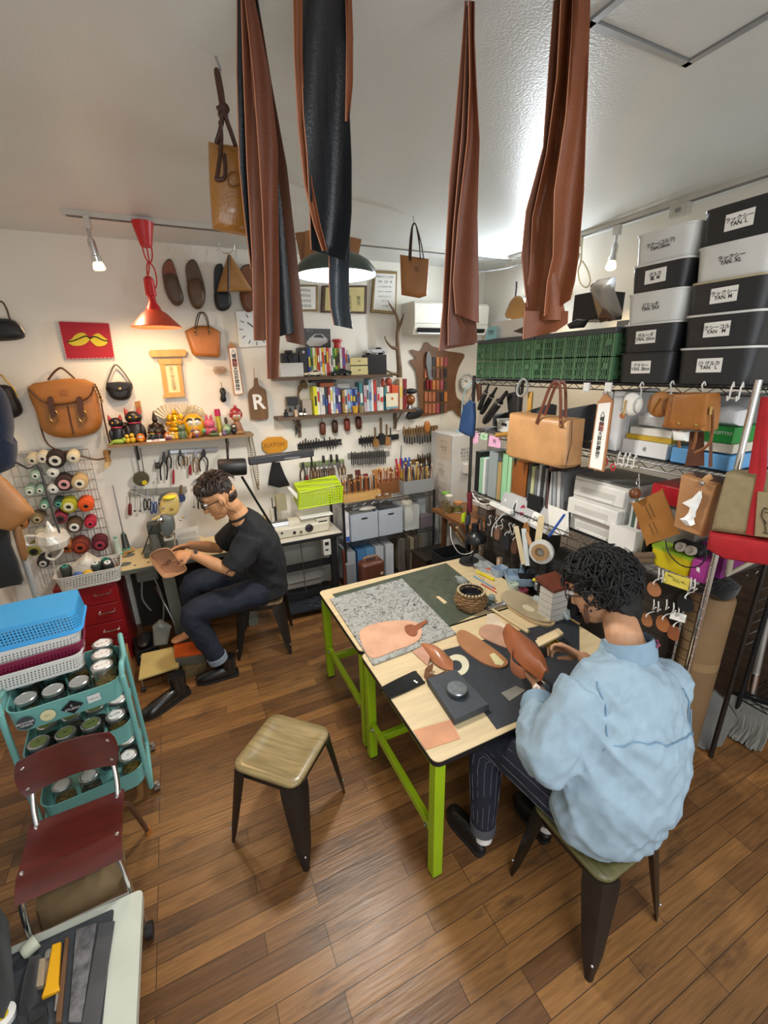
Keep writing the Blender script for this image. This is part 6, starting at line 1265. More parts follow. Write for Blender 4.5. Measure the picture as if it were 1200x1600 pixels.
def blob(px,parts,lab,Y=3.87,name='figurine'):
 t,c=fig(px,690,lab,Y,name)
 for nm,off,r,h,ro in parts:MB().ball(c+V(off),r,12,8).build(nm,P(h,ro),t)
 return t
cat(187,1.45,'16151a','black lucky cat with red ears at the left end of the shelf',3.88);cat(216,1.75,'241d1c','taller black lucky cat second from the left with a red bib',3.90)
blob(200,[('roof',(0,0,.13),(.05,.03,.02),'4a382a',.6),('body',(0,0,.06),(.035,.03,.06),'3a2b22',.6)],'dark brown hut ornament between the two black lucky cats',3.93)
one('wooden_amulet',MB().prism(BY([(210,628),(219,626),(222,645),(214,647)],3.975),(0,-.012,0)),wood('a5733c'),'small wooden amulet leaning on the wall above the black cats','amulet')
fr=T('figurine','green frog figure lying at the left front edge of the figurine shelf','figurine',(oy(185,690,3.82).x,3.83,ZF),0,FG);c=V((oy(185,690,3.82).x,3.835,ZF));MB().ball(c+V((0,0,.018)),(.05,.022,.018)).ball(c+V((.04,0,.03)),(.02,.018,.015)).build('body',P('8fae3f',.5),fr);MB().tube([c+V((-.03,-.01,.015)),c+V((-.06,-.02,.004))],.006,6).tube([c+V((-.03,.01,.015)),c+V((-.06,.02,.004))],.006,6).build('legs',P('7f9e38',.5),fr)
for px,s,lab in((200,1,'left'),(208,1.1,'right')):
 blob(px,[('body',(0,0,.022*s),(.020*s,.02*s,.022*s),'d2a92a',.4),('head',(0,-.004,.052*s),(.015*s,.015*s,.015*s),'d8b238',.4),('beak',(0,-.02,.05*s),(.006,.008,.004),'c0601e',.5)],lab+' of the two small yellow ducks at the front of the shelf',3.835)
daruma(221,.62,'d8701e','small orange round-bottomed doll in front of the tall black cat',3.835)
bd=T('buddha_statue','dark bronze seated buddha statue','statue',(oy(248,690,3.9).x,3.90,ZF),0,FG);c=V((oy(248,690,3.9).x,3.90,ZF));BZ_=M('dark_bronze',hexc('3a2a22'),.35,.6,var=.2)
MB().lathe([(.075,0),(.07,.02),(.06,.025),(.07,.04),(0,.045)],c,n=20,sy=.7).build('pedestal',BZ_,bd);mb=MB().ball(c+V((0,-.005,.062)),(.068,.045,.024)).lathe([(.030,.06),(.040,.09),(.036,.12),(.014,.14)],c,n=14,sy=.7)
for q in(-1,1):mb.tube(bez([c+V((q*.036,0,.12)),c+V((q*.05,-.015,.09)),c+V((q*.02,-.04,.072))],4),.011,7)
mb.build('body',BZ_,bd);MB().ball(c+V((0,-.003,.158)),(.02,.021,.024)).lathe([(.016,.172),(.011,.19),(.004,.215),(0,.23)],c,n=10).build('head',BZ_,bd)
gn=T('gold_elephant_statue','golden seated elephant-headed statue on a block','statue',(oy(280,690,3.9).x,3.89,ZF),0,FG);c=V((oy(280,690,3.9).x,3.89,ZF))
MB().obox(c+V((-.075,-.035,0)),(.15,0,0),(0,.08,0),(0,0,.055)).build('block',GOLD,gn,bevel=.006);mb=MB().ball(c+V((0,0,.075)),(.07,.045,.025)).ball(c+V((0,-.005,.11)),(.045,.038,.042))
for q in(-1,1):mb.tube(bez([c+V((q*.04,0,.13)),c+V((q*.065,-.01,.11)),c+V((q*.06,-.03,.135))],3),.010,6)
mb.build('body',GOLD,gn);hd=MB().ball(c+V((0,-.005,.168)),(.03,.03,.028)).lathe([(.022,.188),(.026,.2),(.012,.215),(0,.235)],c,n=12).build('head',GOLD,gn)
for q in(-1,1):MB().ball(c+V((q*.04,0,.168)),(.02,.006,.026)).build('ear',GOLD,hd)
MB().tube(bez([c+V((0,-.034,.165)),c+V((.004,-.048,.14)),c+V((.014,-.045,.115))],4),[.010]*4+[.008]*5,7).build('trunk',GOLD,hd)
for k,(a0,a1,cx)in enumerate(((-.2,1.2,262),(-.6,.8,294))):
 t=T('paper_fan',('left','right')[k]+' white folding fan behind the golden statue','fan',oy(cx,650,3.96));b0=oy(cx+(6 if k==0 else-2),660,3.96);mb=MB();L=.145;rows=[[],[]]
 for i in range(15):
  a=-.75+1.5*i/14+(-.35 if k==0 else .12);d=V((math.sin(a),0,math.cos(a)));off=V((0,-.004 if i%2 else .004,0));rows[0].append(b0+d*L*.35+off);rows[1].append(b0+d*L+off)
 MB().sheet(rows,.0015).build('leaf',P('cfc6ae',.8),t);mb=MB()
 for i in range(0,15,2):mb.tube([b0,rows[0][i]],.002,4)
 mb.build('ribs',wood('8a6a3a'),t)
dm=daruma(307,1.75,'c79a1c','big gold round-bottomed daruma doll with a blue emblem',3.90)
cr=T('crystal_shell','clear scalloped glass shell dish standing behind the gold daruma','glass dish',oy(303,640,3.96));c=oy(304,650,3.962);o=[c+V((.085*math.cos(a)*(1+.06*math.cos(a*9)),0,.085*math.sin(a)*(1+.06*math.cos(a*9))))for a in[math.pi*i/24 for i in range(25)]];MB().pillow(o,(0,-.02,0),K=3).build('dish',M('amber_glass',(.95,.85,.6),.1,trans=.8,var=0),cr)
blob(331,[('body',(0,0,.045),(.055,.04,.045),'b04a5a',.35),('head',(0,-.01,.10),(.045,.04,.04),'c2566a',.35),('horn',(-.015,0,.15),(.012,.012,.03),'c2566a',.35),('horn',(.02,0,.145),(.012,.012,.028),'b04a5a',.35),('arm',(-.05,-.02,.05),(.018,.02,.02),'5aa07a',.4)],'pink squatting monster figure right of the gold daruma',3.88)
tb_=T('figurine','tall tube with a red cap and green-yellow body behind the pink monster','figurine',(oy(346,690,3.92).x,3.93,ZF),0,FG);c=V((oy(346,690,3.93).x,3.93,ZF));MB().lathe([(.022,0),(.02,.16)],c,n=14).build('tube',P('b8a83a',.4),tb_);MB().lathe([(.024,.155),(.022,.21),(0,.212)],c,n=14).build('cap',P('b01e50',.4),tb_)
blob(357,[('body',(0,0,.045),(.04,.035,.045),'6f8a6a',.4),('face',(0,-.03,.05),(.03,.015,.02),'9ab08a',.4),('topknot',(.002,0,.115),(.014,.014,.03),'4a3a2c',.5)],'green pear-shaped figure with a brown topknot',3.89)
dl_=T('figurine','large doll figure with a red polka-dot hood at the right end of the shelf','figurine',(oy(374,690,3.9).x,3.89,ZF),0,FG);c=V((oy(374,690,3.89).x,3.89,ZF));MB().lathe([(.035,0),(.045,.03),(.03,.09),(.02,.11)],c,n=16).build('body',P('8a5a3e',.5),dl_)
hd=MB().ball(c+V((0,-.006,.15)),(.045,.042,.046)).build('head',P('b98a5e',.5),dl_);MB().lathe([(.052,-.015),(.054,.01),(.04,.045),(.012,.062),(0,.064)],c+V((0,.008,.155)),n=18).build('hood',P('8f2028',.45),hd);mb=MB()
for q in range(7):a=q*.9;mb.ball(c+V((.05*math.cos(a)*.95,.008-.05*abs(math.sin(a)),.165+.012*(q%3))),.006,6,5)
mb.build('dots',P('e0c0b0',.6),hd);MB().ball(c+V((0,0,.225)),.014).build('bobble',P('b04a50',.5),dl_)
for q in(-1,1):MB().ball(c+V((q*.017,-.044,.15)),(.010,.005,.012)).build('eye',WHITE,hd);MB().ball(c+V((q*.017,-.048,.15)),.005).build('pupil',INK,hd)
blob(368,[('body',(0,0,.03),(.024,.022,.03),'17171c',.3),('head',(0,-.002,.072),(.022,.02,.02),'1d1d22',.3),('face',(0,-.018,.072),(.014,.008,.012),'b9b0a0',.5)],'small glossy black figure in front of the hooded doll',3.84)
one('leather_pouch',MB().pillow(smc([V((oy(a,690,3.83).x,3.85,ZF+b))for a,b in((366,0),(385,0),(384,.03),(374,.04))],2),(0,-.03,0)),lea('8a6238'),'small tan leather pouch at the right end of the figurine shelf','pouch')
cat(240,.75,'1c1b20','small black cat in the middle of the front row',3.835,'c9a22a','33313a');cat(250,.7,'2a2526','small dark cat beside the bronze buddha',3.84,'a0402a','33313a')
for px,s,h,lab in((263,.55,'b0542a','small reddish round doll left of the golden statue block'),(268,.5,'c98a4a','tiny tan round doll in front of the golden statue'),(309,.72,'a0592a','coppery round doll in front of the gold daruma')):daruma(px,s,h,lab,3.835)
cat(287,.85,'5a6a4e','mossy green cat in front of the golden statue',3.835,'3a4a34','5a6a4e')
blob(272,[('body',(0,0,.022),(.016,.015,.022),'c9a85a',.5),('head',(0,-.002,.05),(.013,.013,.013),'d8c090',.5)],'tiny cream gourd figure in the front row',3.825)
one('tan_slipper_charm',MB().pillow(smc([V((oy(a,690,3.83).x,3.84,ZF+b))for a,b in((294,0),(301,.0),(303,.05),(299,.04))],2),(0,-.03,0)),lea('b57a3c'),'folded tan leather charm between the green cat and the coppery doll','charm')
blob(336,[('body',(0,0,.018),(.045,.025,.018),'4d5a34',.4),('hump',(.0,0,.04),(.02,.018,.012),'2c2a22',.4)],'low olive tortoise-like figure in the front row',3.83);blob(352,[('body',(0,0,.02),(.02,.02,.02),'6d5a78',.5),('head',(.002,-.005,.045),(.013,.013,.013),'8a7a92',.5)],'little mauve figure in the front row',3.83);blob(346,[('body',(0,0,.014),(.012,.012,.014),'c9b8a0',.5)],'tiny cream bead figure in the front row',3.825)
nmp=one('name_plate',MB().obox((oy(243,690,3.81).x-.06,3.812,ZF),(.13,0,0),(0,.006,0),(0,0,.016)),PAPER,'white paper strip with red writing at the front of the figurine shelf','paper strip');text('開運 招福',.013,(oy(243,690,3.81).x,3.8115,ZF+.008),BX,UZ,P('b02a2a',.6),nmp)
one('name_plate',MB().obox((oy(262,690,3.86).x-.10,3.865,ZF),(.16,0,0),(0,.006,0),(0,0,.04)),P('b9a890',.6),'beige card behind the small black cats','card')
# bead necklace, lamp, black felt
nk=MB();c=bez(BY([(389,682),(391,700),(395,730),(400,752),(404,764)],3.93),8)
for p_ in c:nk.ball(p_,.009,7,5)
for p_ in bez(BY([(392,678),(397,700),(402,730),(404,758)],3.93),8):nk.ball(p_,.009,7,5)
one('bead_necklace',nk,P('8a7d68',.5),'string of grey beads hanging at the right end of the figurine shelf','necklace')
wl=T('black_desk_lamp','black cylinder-headed work lamp on a long arm behind the seated man','lamp',(.62,3.75,.9))
A_,B_=oy(341,731,3.45),oy(384,729,3.45);MB().tube([A_,A_.lerp(B_,.06),A_.lerp(B_,.94),B_],[.058,.066,.066,.062],24).build('lamp_head',P('131314',.5),wl);MB().lathe([(.058,0),(.056,.004),(0,.004)],B_,(1,-.15,0),n=24).build('end_cap',P('9a8480',.5),wl)
MB().tube([oy(356,716,3.45),oy(355,700,3.6),oy(356,690,3.75)],.009,8).build('mount',BLKM,wl);MB().tube([oy(378,745,3.47),oy(402,785,3.55),oy(430,830,3.62)],.010,8).build('arm',BLKM,wl)
sl=T('strip_lamp','long dark grey strip lamp arm over the second sewing machine','lamp',oy(440,715,3.5));A_,B_=oy(389,722,3.48),oy(491,708,3.48);MB().obox(A_-UZ*.03,B_-A_,(0,.06,0),(0,0,.06)).build('housing',M('lamp_grey',hexc('3c3d40'),.4,.3,var=.08),sl,bevel=.01);MB().tube([B_+V((-.02,.03,-.03)),oy(488,728,3.52),oy(494,736,3.9)],.008,7).build('arm',BLKM,sl);MB().prism(BY([(443,718),(467,716),(470,713),(446,715)],3.478),(0,-.002,0)).build('switch_plate',P('77787a',.4),sl)
one('black_felt_flag',MB().sheet([[oy(a,y,3.96),oy((a+b)/2,y+(4 if y>740 else 0),3.95),oy(b,y,3.96)]for a,b,y in((425,437,722),(423,441,732),(421,445,742),(419,453,758))],.004),cloth('131315'),'black triangular cloth hanging below the strip lamp','cloth')
# ================================================================== left side: coats, thread wall, sewing places
YC=3.15
one('navy_jacket',MB().pillow(smc(BY([(-40,610),(-10,600),(8,612),(18,640),(22,668),(20,690),(27,694),(26,722),(12,735),(-40,740)],YC),2),(0,-.10,0),back=.6,sq=.8),cloth('17233a',var=.2),'navy jacket hanging at the left edge','jacket')
one('tan_leather_apron',MB().pillow(smc(BY([(-40,735),(0,742),(22,762),(52,795),(50,806),(24,826),(10,828),(-40,810)],YC-.1),2),(0,-.06,0),back=.6,sq=.8),lea('a5713f'),'tan leather bag or apron hanging under the navy jacket at the left edge','apron')
one('black_trousers',MB().pillow(smc(BY([(-40,800),(8,800),(18,850),(38,905),(20,915),(-40,915)],YC),2),(0,-.06,0),back=.6,sq=.8),cloth('151619'),'black garment hanging below the tan leather at the left edge','trousers')
one('brown_leather_strip',MB().pillow(smc(BY([(22,822),(32,822),(44,868),(36,876),(26,850)],YC),2),(0,-.03,0)),lea('8a5f38'),'brown leather tail hanging beside the black garment','leather strip')
one('black_strap',MB().tube(bez(BY([(8,716),(28,724),(45,732),(58,727),(66,745),(74,775),(84,805),(93,832)],3.13),5),.016,8,flat=.3,up=(0,1,0)),cloth('0f1012'),'long black strap curving down in front of the thread cones','strap')
st=T('clothes_rail','pale grey clothes stand at the left edge behind the trolley','clothes stand',(-1.05,3.1,0));MB().tube([(-1.0,3.22,0),(-1.0,3.22,2.1)],.018,10).build('post',P('9fa0a0',.5),st);MB().tube([(-1.33,3.22,2.08),(-.9,3.22,2.08)],.014,8).build('rail',P('9fa0a0',.5),st)
one('plastic_drawer_chest',MB().obox((-1.33,1.5,0),(.2,0,0),(0,.55,0),(0,0,.85)),P('8b9096',.6),'grey plastic drawer side at the left edge beside the red chair','panel',bevel=.006)
gr=T('thread_grid','wire grid on the back wall holding thread cones','wire grid',oy(90,860,3.97));mb=MB();a,b_=oy(10,712,3.97),oy(155,880,3.97);xr=oy(140,712,3.97).x
for i in range(12):x=a.x+(xr-a.x)*i/11;mb.tube([(x,3.97,b_.z-.1),(x,3.97,a.z)],.003,5)
for i in range(14):z=b_.z-.1+(a.z-b_.z+.1)*i/13;mb.tube([(a.x,3.97,z),(xr,3.97,z)],.003,5)
mb.build('grid',STEEL,gr)
def cone(px,py,r,h,face,lab,Y=3.84,ln=.12,d=None,base=None):
 c=base if base is not None else oy(px,py,Y);ax=V(d or(.05,-1,-.15)).normalized();t=T('thread_cone',lab,'thread cone',c,0,'thread cones on the wire grid' if d is None else None)
 MB().lathe([(r*.8,-ln),(r*.95,-ln*.9),(r,-ln*.15),(r*.92,-.006),(r*.45,0)],c,ax,n=20).build('thread',M('thread_'+h,hexc(h),.75,var=.2,scale=60,stretch=(2,2,30)),t)
 MB().lathe([(r*.60,-.002),(r*.58,.007),(r*.30,.008),(r*.28,-.02),(0,-.02)],c,ax,n=18).build('spool_end',P(face,.5),t);MB().lathe([(r*.27,.0015),(0,.0015)],c,ax,n=14).build('spool_hole',BLACK,t)
CO=[(86,720,.062,'2c1f1c','d8d6c8','big dark brown thread cone at the top of the grid'),(114,716,.042,'d9cfae','d8d2bc','cream thread cone at the top right of the grid'),(66,717,.040,'cfc7b0','d4cfbf','cream thread cone left of the big dark brown one'),(50,720,.038,'c9bfa4','cfc9b6','beige thread cone at the top left of the grid'),(82,740,.038,'cdd0c8','e0e0d8','white thread cone under the big dark brown one'),(55,744,.034,'8fa89a','cfd8cf','pale green thread cone in the second row'),(100,757,.060,'3b2624','d79a9a','dark brown thread cone with a pink end'),(124,756,.055,'bfa273','e0d9c2','beige thread cone beside the pink-ended one'),(46,769,.036,'9fb5a4','d9ddd0','pale green thread cone in the third row, left'),(62,767,.030,'7f9a8c','d0d6c8','grey-green thread cone in the third row'),(83,765,.036,'d3d5cf','e2e2da','white thread cone in the third row'),
      (107,792,.056,'a3a01f','d9d3ae','olive yellow thread cone'),(134,791,.054,'d9541c','d9541c','bright orange thread cone'),(69,791,.032,'5a8a78','cfd6cc','green thread cone behind the black strap'),(91,788,.034,'1f3b36','4f9a8a','dark green thread cone left of the olive yellow one'),(58,812,.042,'7d6a4c','b5a582','brown-beige thread cone in the middle left'),(94,811,.045,'8a2f3c','3b2a2a','crimson thread cone right of the black strap'),(116,824,.054,'54402a','e2e0da','brown thread cone with a white end'),(141,819,.042,'a51e36','c0304a','red thread cone at the right edge'),(34,821,.036,'a8703c','9a6a3a','tan thread cone near the hanging leather'),(125,856,.062,'7a2f20','a8482e','rust red thread cone'),(156,852,.058,'551420','a03a4a','wine red thread cone'),(104,857,.046,'b0662a','8a4a1e','orange-brown thread cone left of the rust red one'),(53,862,.044,'8f8a3c','2a2a20','olive thread cone low on the left'),(61,835,.034,'b9b5a0','d0ccb8','small pale thread cone above the kettle'),(67,881,.040,'232526','c9c9c4','black thread cone at the bottom of the grid')]
for q in CO:cone(*q)
kt=T('wrapped_teapot','silver-white teapot wrapped in clear plastic hanging in front of the thread cones','teapot',oy(84,850,3.55));c=oy(83,843,3.55);WR=M('pearly_film',(.78,.74,.66),.22,.3,var=.25,scale=14,bump=.6,bscale=25)
MB().lathe([(.055,-.06),(.085,-.05),(.10,.0),(.085,.055),(.04,.07),(.018,.10),(.006,.14),(0,.145)],c,(0,-.1,1),n=10).build('body',WR,kt,smooth=25);MB().tube(bez([c+V((-.09,0,-.02)),c+V((-.15,0,-.01)),c+V((-.145,0,.05)),c+V((-.085,0,.04))],5),.010,8).build('handle',WR,kt);MB().tube(bez([c+V((-.03,0,-.06)),c+V((-.06,-.02,-.11)),c+V((-.02,-.02,-.14)),c+V((.03,0,-.10)),c+V((.04,0,-.06))],4),.009,7).build('plastic_tail',WR,kt)
MB().tube([c+V((0,0,.14)),c+V((0,.38,.22))],.003,5).build('hanging_wire',STEEL,kt);MB().tube(bez([c+V((-.03,0,-.13)),c+V((-.03,-.02,-.25)),c+V((.03,-.03,-.38))],4),.010,7,flat=.3).build('plastic_strip',WR,kt)
hb=T('wooden_clothespin','wooden peg figure hanging at the left end of the figurine shelf','peg',oy(169,716,3.93));MB().lathe([(.022,0),(.018,.03),(.022,.06),(.016,.09)],oy(169,721,3.93),n=12).build('body',wood('a8793f'),hb);MB().prism(BY([(164,722),(175,720),(172,728),(163,732)],3.93),(0,-.02,0)).build('foot',wood('d0ac74'),hb)
one('grey_wall_card',MB().prism(BY([(30,705),(128,697),(131,708),(32,716)],3.985),(0,-.006,0)),P('b9bab8',.7),'grey card strip on the wall above the thread grid','card')
# red cabinet with a white basket
RCB=P('8a1118',.35,coat=.2);cx0,cx1,cy0,cy1,cz=-.98,-.595,3.47,3.9,.70
rc2=T('drawer_cabinet','dark red metal drawer cabinet under the white basket','cabinet',((cx0+cx1)/2,3.68,0));MB().obox((cx0,cy0,0),(cx1-cx0,0,0),(0,cy1-cy0,0),(0,0,cz)).build('body',RCB,rc2,bevel=.004)
for k in range(4):
 z0=.06+.155*k;d=MB().obox((cx0+.015,cy0-.012,z0),(cx1-cx0-.03,0,0),(0,.014,0),(0,0,.145)).build('drawer',RCB,rc2,bevel=.003);MB().tube(bez([(cx1-.14,cy0-.012,z0+.09),(cx1-.14,cy0-.035,z0+.085),(cx1-.05,cy0-.035,z0+.085),(cx1-.05,cy0-.012,z0+.09)],4),.005,7).build('handle',CHROME,d)
wb2=T('plastic_basket','white punched basket of thread and bags on the red cabinet','basket',(-.74,3.52,cz+.002),math.radians(4));mb=MB();tub(mb,(0,0,0),.36,.24,.11,.03,.003,.02,rim=.005);mb.build('body',holes('punched_white_big',hexc('cfccc4'),.018,.006,.015,.095),wb2,local=True)
one('plastic_bag',MB().pillow([V((x,3.52,cz+z))for x,z in((-.86,.02),(-.70,.02),(-.66,.14),(-.74,.22),(-.84,.15))],(0,-.08,0),back=1),M('clear_bag',(.75,.70,.6),.25,var=.3,scale=20,alpha=.7,bump=.5,bscale=30),'clear bag of fittings in the white basket on the red cabinet','bag')
for k,(x,y,h,f,lab)in enumerate(((-.63,3.50,'2f3b3a','1f7a6a','dark spool at the right end of the white basket'),(-.69,3.46,'33413a','cfd6cc','grey-green spool in the white basket'),(-.88,3.50,'3b3a36','3f8a7a','teal-ended spool at the left end of the white basket'),(-.61,3.43,'1e2022','e0e0dc','black spool with a white end in the white basket'))):cone(0,0,.035,h,f,lab,ln=.10,d=(0,-.25,1),base=V((x,y,cz+.15)))
for k,(x,c_,lab)in enumerate(((-.80,'3f5f9a','blue bundle in the front of the white basket'),(-.74,'d2a41c','yellow pack in the front of the white basket'))):one('thread_pack',MB().ball((x,3.43,cz+.09),(.035,.02,.03)),P(c_,.5),lab,'pack')
# sewing station 1
CRM=P('cdb98a',.5);SG=P('6f7266',.45)
zt1=.74;s1=T('sewing_table','cream-topped industrial sewing table with a grey leg','sewing table',(-.1,3.7,0))
MB().obox((-.585,3.48,zt1-.035),(.95,0,0),(0,.44,0),(0,0,.035)).build('tabletop',P('55584f',.5),s1,bevel=.004);MB().obox((-.58,3.485,zt1),(.94,0,0),(0,.43,0),(0,0,.003)).build('top_sheet',CRM,s1)
for x in(-.28,.30):MB().prism([V((x,3.53,0)),V((x+.085,3.53,0)),V((x+.07,3.53,zt1-.035)),V((x-.02,3.53,zt1-.035))],(0,.05,0)).build('leg',SG,s1,bevel=.003);MB().obox((x,3.5,0),(.08,0,0),(0,.40,0),(0,0,.05)).build('foot_bar',SG,s1)
mb=MB()
for px,py in((228,871),(232,879),(211,884)):mb.lathe([(.010,.0035),(.010,.0042),(0,.0042)],oz(px,py,zt1)*1.0,n=10)
mb.build('hole',BLACK,s1)
for k,(px,py)in enumerate(((201,868),(195,882))):one('round_patch',MB().lathe([(.045,0),(.045,.004),(0,.004)],oz(px,py,zt1+.003),n=22,sy=.8),P('5f625e',.7),('back','front')[k]+' grey round pad on the sewing table','pad')
sm=T('sewing_machine','grey and cream post-bed sewing machine in front of the black-shirted man','sewing machine',(-.28,3.74,zt1+.004));zb1=zt1+.004;m0=oz(262,868,zb1);mx=-.30;my=3.74
MB().obox((mx-.10,my-.09,zb1),(.25,0,0),(0,.20,0),(0,0,.05)).build('bed',P('4c4e48',.4),sm,bevel=.008);MB().tube([(mx-.01,my-.05,zb1+.05),(mx-.01,my-.05,zb1+.17)],[.042,.03],14).build('post',P('5a5c58',.4),sm)
bd_=P('5d6260',.4);g2=oy(265,835,my-.08);MB().pillow(smc(BY([(250,804),(262,802),(271,806),(274,826),(268,838),(258,839),(251,832)],my-.05),3),(0,-.06,0),back=1.6,top=.5).build('head',bd_,sm)
MB().tube(BY([(251,831),(258,838),(267,837),(273,828)],my-.10),.005,6).build('chrome_trim',CHROME,sm)
MB().pillow(smc(BY([(250,785),(260,774),(275,772),(280,780),(278,800),(262,806),(250,803)],my),3),(0,-.07,0),back=1.6,top=.5).build('arm_housing',P('cbb067',.45),sm);MB().ball(oy(265,777,my-.06),(.05,.04,.018)).build('painted_lit_cover',P('d9d432',.4),sm)  # yellow light falling on the cream top is painted into the cover colour
MB().lathe([(.075,0),(.08,.015),(.07,.03),(.02,.035),(0,.03)],oy(264,784,my+.09),(0,-1,.2),n=26).build('hand_wheel',P('4a4c4c',.4),sm);MB().tube(BY([(238,812),(252,806),(258,800)],my-.06),[.008,.014,.02],8).build('lever',P('c8b070',.4),sm);MB().lathe([(.02,0),(.022,.02),(.01,.026),(0,.026)],oy(251,812,my-.10),(0,-1,0),n=16).build('tension_knob',CHROME,sm)
MB().cyl(oy(273,833,my-.06),oy(273,852,my-.06),.005,n=8).build('needle_bar',CHROME,sm)
for k,(px,py,q)in enumerate(((255,793,.012),(268,795,.015),(282,812,.012),(286,808,.01))):MB().ball(oy(px,py,my-.07),q,8,6).build('thread_guide',BRASS if k%2 else CHROME,sm)
MB().obox((mx-.05,my+.0,zb1+.05),(.10,0,0),(0,.09,0),(0,0,.20)).build('column',P('4c4e48',.4),sm,bevel=.01)
tsd=T('thread_stand','round thread stand with two cones on the sewing table','thread stand',(-.50,3.70,zt1+.004));p1_,p2_=oz(186,866,zt1+.02),oz(198,858,zt1+.03)
for p_,h_,c_ in((p1_,'b9c8bc',.0),(p2_,'36403f',.0)):
 MB().lathe([(.055,-.014),(.06,-.008),(.02,-.002),(0,-.002)],p_,n=22).build('tray',P('b58a54',.5),tsd);MB().lathe([(.034,0),(.03,.012),(.022,.014)],p_,n=18).build('cone_base',P('5fa487',.45),tsd);MB().lathe([(.028,.012),(.02,.13),(.012,.135),(0,.135)],p_,n=18).build('thread',M('thread_'+h_,hexc(h_),.75,var=.15),tsd);MB().lathe([(.013,.134),(.011,.15),(0,.15)],p_,n=12).build('cone_tip',P('5fa487',.45),tsd)
MB().cyl((p1_+p2_)/2+V((.03,0,-.017)),(p1_+p2_)/2+V((.03,.02,.55)),.005,n=7).build('stand_rod',STEEL,tsd);MB().tube(bez([p2_+V((0,0,.15)),p2_+V((.02,0,.5)),oy(265,790,my-.08)],6),.0012,4).build('thread_line',WHITE,tsd)
rod=one('presser_rod',MB().tube([oz(222,866,zt1+.01),oy(238,822,my-.05)],.004,6),BLKM,'thin black rod leaning from the sewing table to the machine lever','rod')
bb=T('bobbin_tray','clear stacked trays of bobbins behind the sewing machine','tray',(-.02,3.82,zt1+.004));MB().obox((-.17,3.74,zt1+.004),(.22,0,0),(0,.15,0),(0,0,.03)).build('tray',P('c9b98f',.5),bb);MB().obox((-.15,3.76,zt1+.034),(.17,0,0),(0,.12,0),(0,0,.10)).build('box',M('clear_plastic',(.75,.74,.7),.2,var=.05,alpha=.45),bb)
mb=MB()
for i in range(26):x=-.14+.026*(i%6);y=3.775+.03*(i//6%3);z=zt1+.045+.045*(i//13);mb.lathe([(.010,0),(.010,.009),(0,.009)],(x,y,z),n=8)
ob_=mb.build('bobbins',M('bobbin_steel',(.12,.10,.09),.35,.8,var=.5,scale=60),bb);ob_['kind']='stuff'
mt=T('sewing_motor','grey clutch motor with hanging cables under the sewing table','motor',(-.42,3.75,.4));MB().obox((-.49,3.66,zt1-.20),(.16,0,0),(0,.2,0),(0,0,.16)).build('housing',P('6f6e68',.5),mt,bevel=.012)
for k,pts in enumerate((((-.45,3.64,.56),(-.47,3.62,.42),(-.43,3.62,.30)),((-.36,3.64,.58),(-.33,3.62,.35),(-.38,3.64,.1)),((-.30,3.66,.62),(-.25,3.64,.45),(-.30,3.64,.5)))):MB().tube(bez(pts,5),.006,6).build('cable',P('8d8b86',.5),mt)
MB().tube([(-.36,3.62,.5),(-.24,3.4,.16)],.006,6).build('pull_rod',STEEL,mt)
one('back_board',MB().obox((-.56,3.93,0),(.9,0,0),(0,.02,0),(0,0,.7)),P('2f2a24',.8),'dark board behind the sewing table legs','board')
sbx=T('shoe_box','black shoe box with white lettering under the sewing table','box',(-.46,3.45,0));MB().obox((-.56,3.34,0),(.16,.03,0),(-.03,.24,0),(0,0,.115)).build('carton',P('141416',.45),sbx,bevel=.002);text('A.JIMBEY',.03,V((-.482,3.352,.075)),V((.16,.03,0)),UZ,WHITE,sbx);MB().ball((-.50,3.46,.14),(.05,.10,.025)).build('shoe_in_paper',P('26282b',.4),sbx)
one('clear_bag_on_floor',MB().pillow(BY([(240,1008),(262,1005),(268,978),(250,968),(238,978)],3.35),(0,-.05,0),back=1),M('dark_film',(.28,.30,.27),.25,var=.3,alpha=.8,bump=.6,bscale=20),'crumpled dark plastic bag beside the shoe box','bag')
pb1=T('pedal_board','pale yellow wooden board on wheels on the floor by the sewing pedal','board',(-.38,3.12,0));zp=.11;MB().prism([oz(*q,zp)for q in((217,1064),(280,1044),(276,1012),(222,1024))],(0,0,.016)).build('top',P('cdb673',.5),pb1,bevel=.002)
for q in((221,1060),(275,1042),(226,1026),(272,1014)):c=oz(*q,zp);MB().tube([(c.x-.012,c.y,.02),(c.x+.012,c.y,.02)],.02,12).build('wheel',BLACK,pb1);MB().obox((c.x-.006,c.y-.006,.03),(.012,0,0),(0,.012,0),(0,0,zp-.03)).build('fork',STEEL,pb1)
pd=T('treadle_pedal','orange-covered treadle pedal under the man\'s bare foot','pedal',(-.14,3.1,0));zpd=.15;MB().prism([oz(*q,zpd)for q in((273,1028),(320,1022),(312,1004),(272,1007))],(0,0,.012)).build('orange_pad',P('d2591a',.5),pd);MB().prism([oz(*q,zpd-.06)for q in((276,1042),(321,1034),(313,1014),(274,1018))],(0,0,.058)).build('base',P('5d5a50',.5),pd);MB().obox((-.24,3.02,0),(.16,0,0),(0,.10,0),(0,0,.088)).build('foot_block',wood('6d5a3c'),pd)
one('paper_sack',MB().obox((-.66,3.05,0),(.10,.02,0),(-.02,.2,0),(.0,0,.26)),CARD,'tan paper sack on the floor between the trolley and the shoe box','sack')
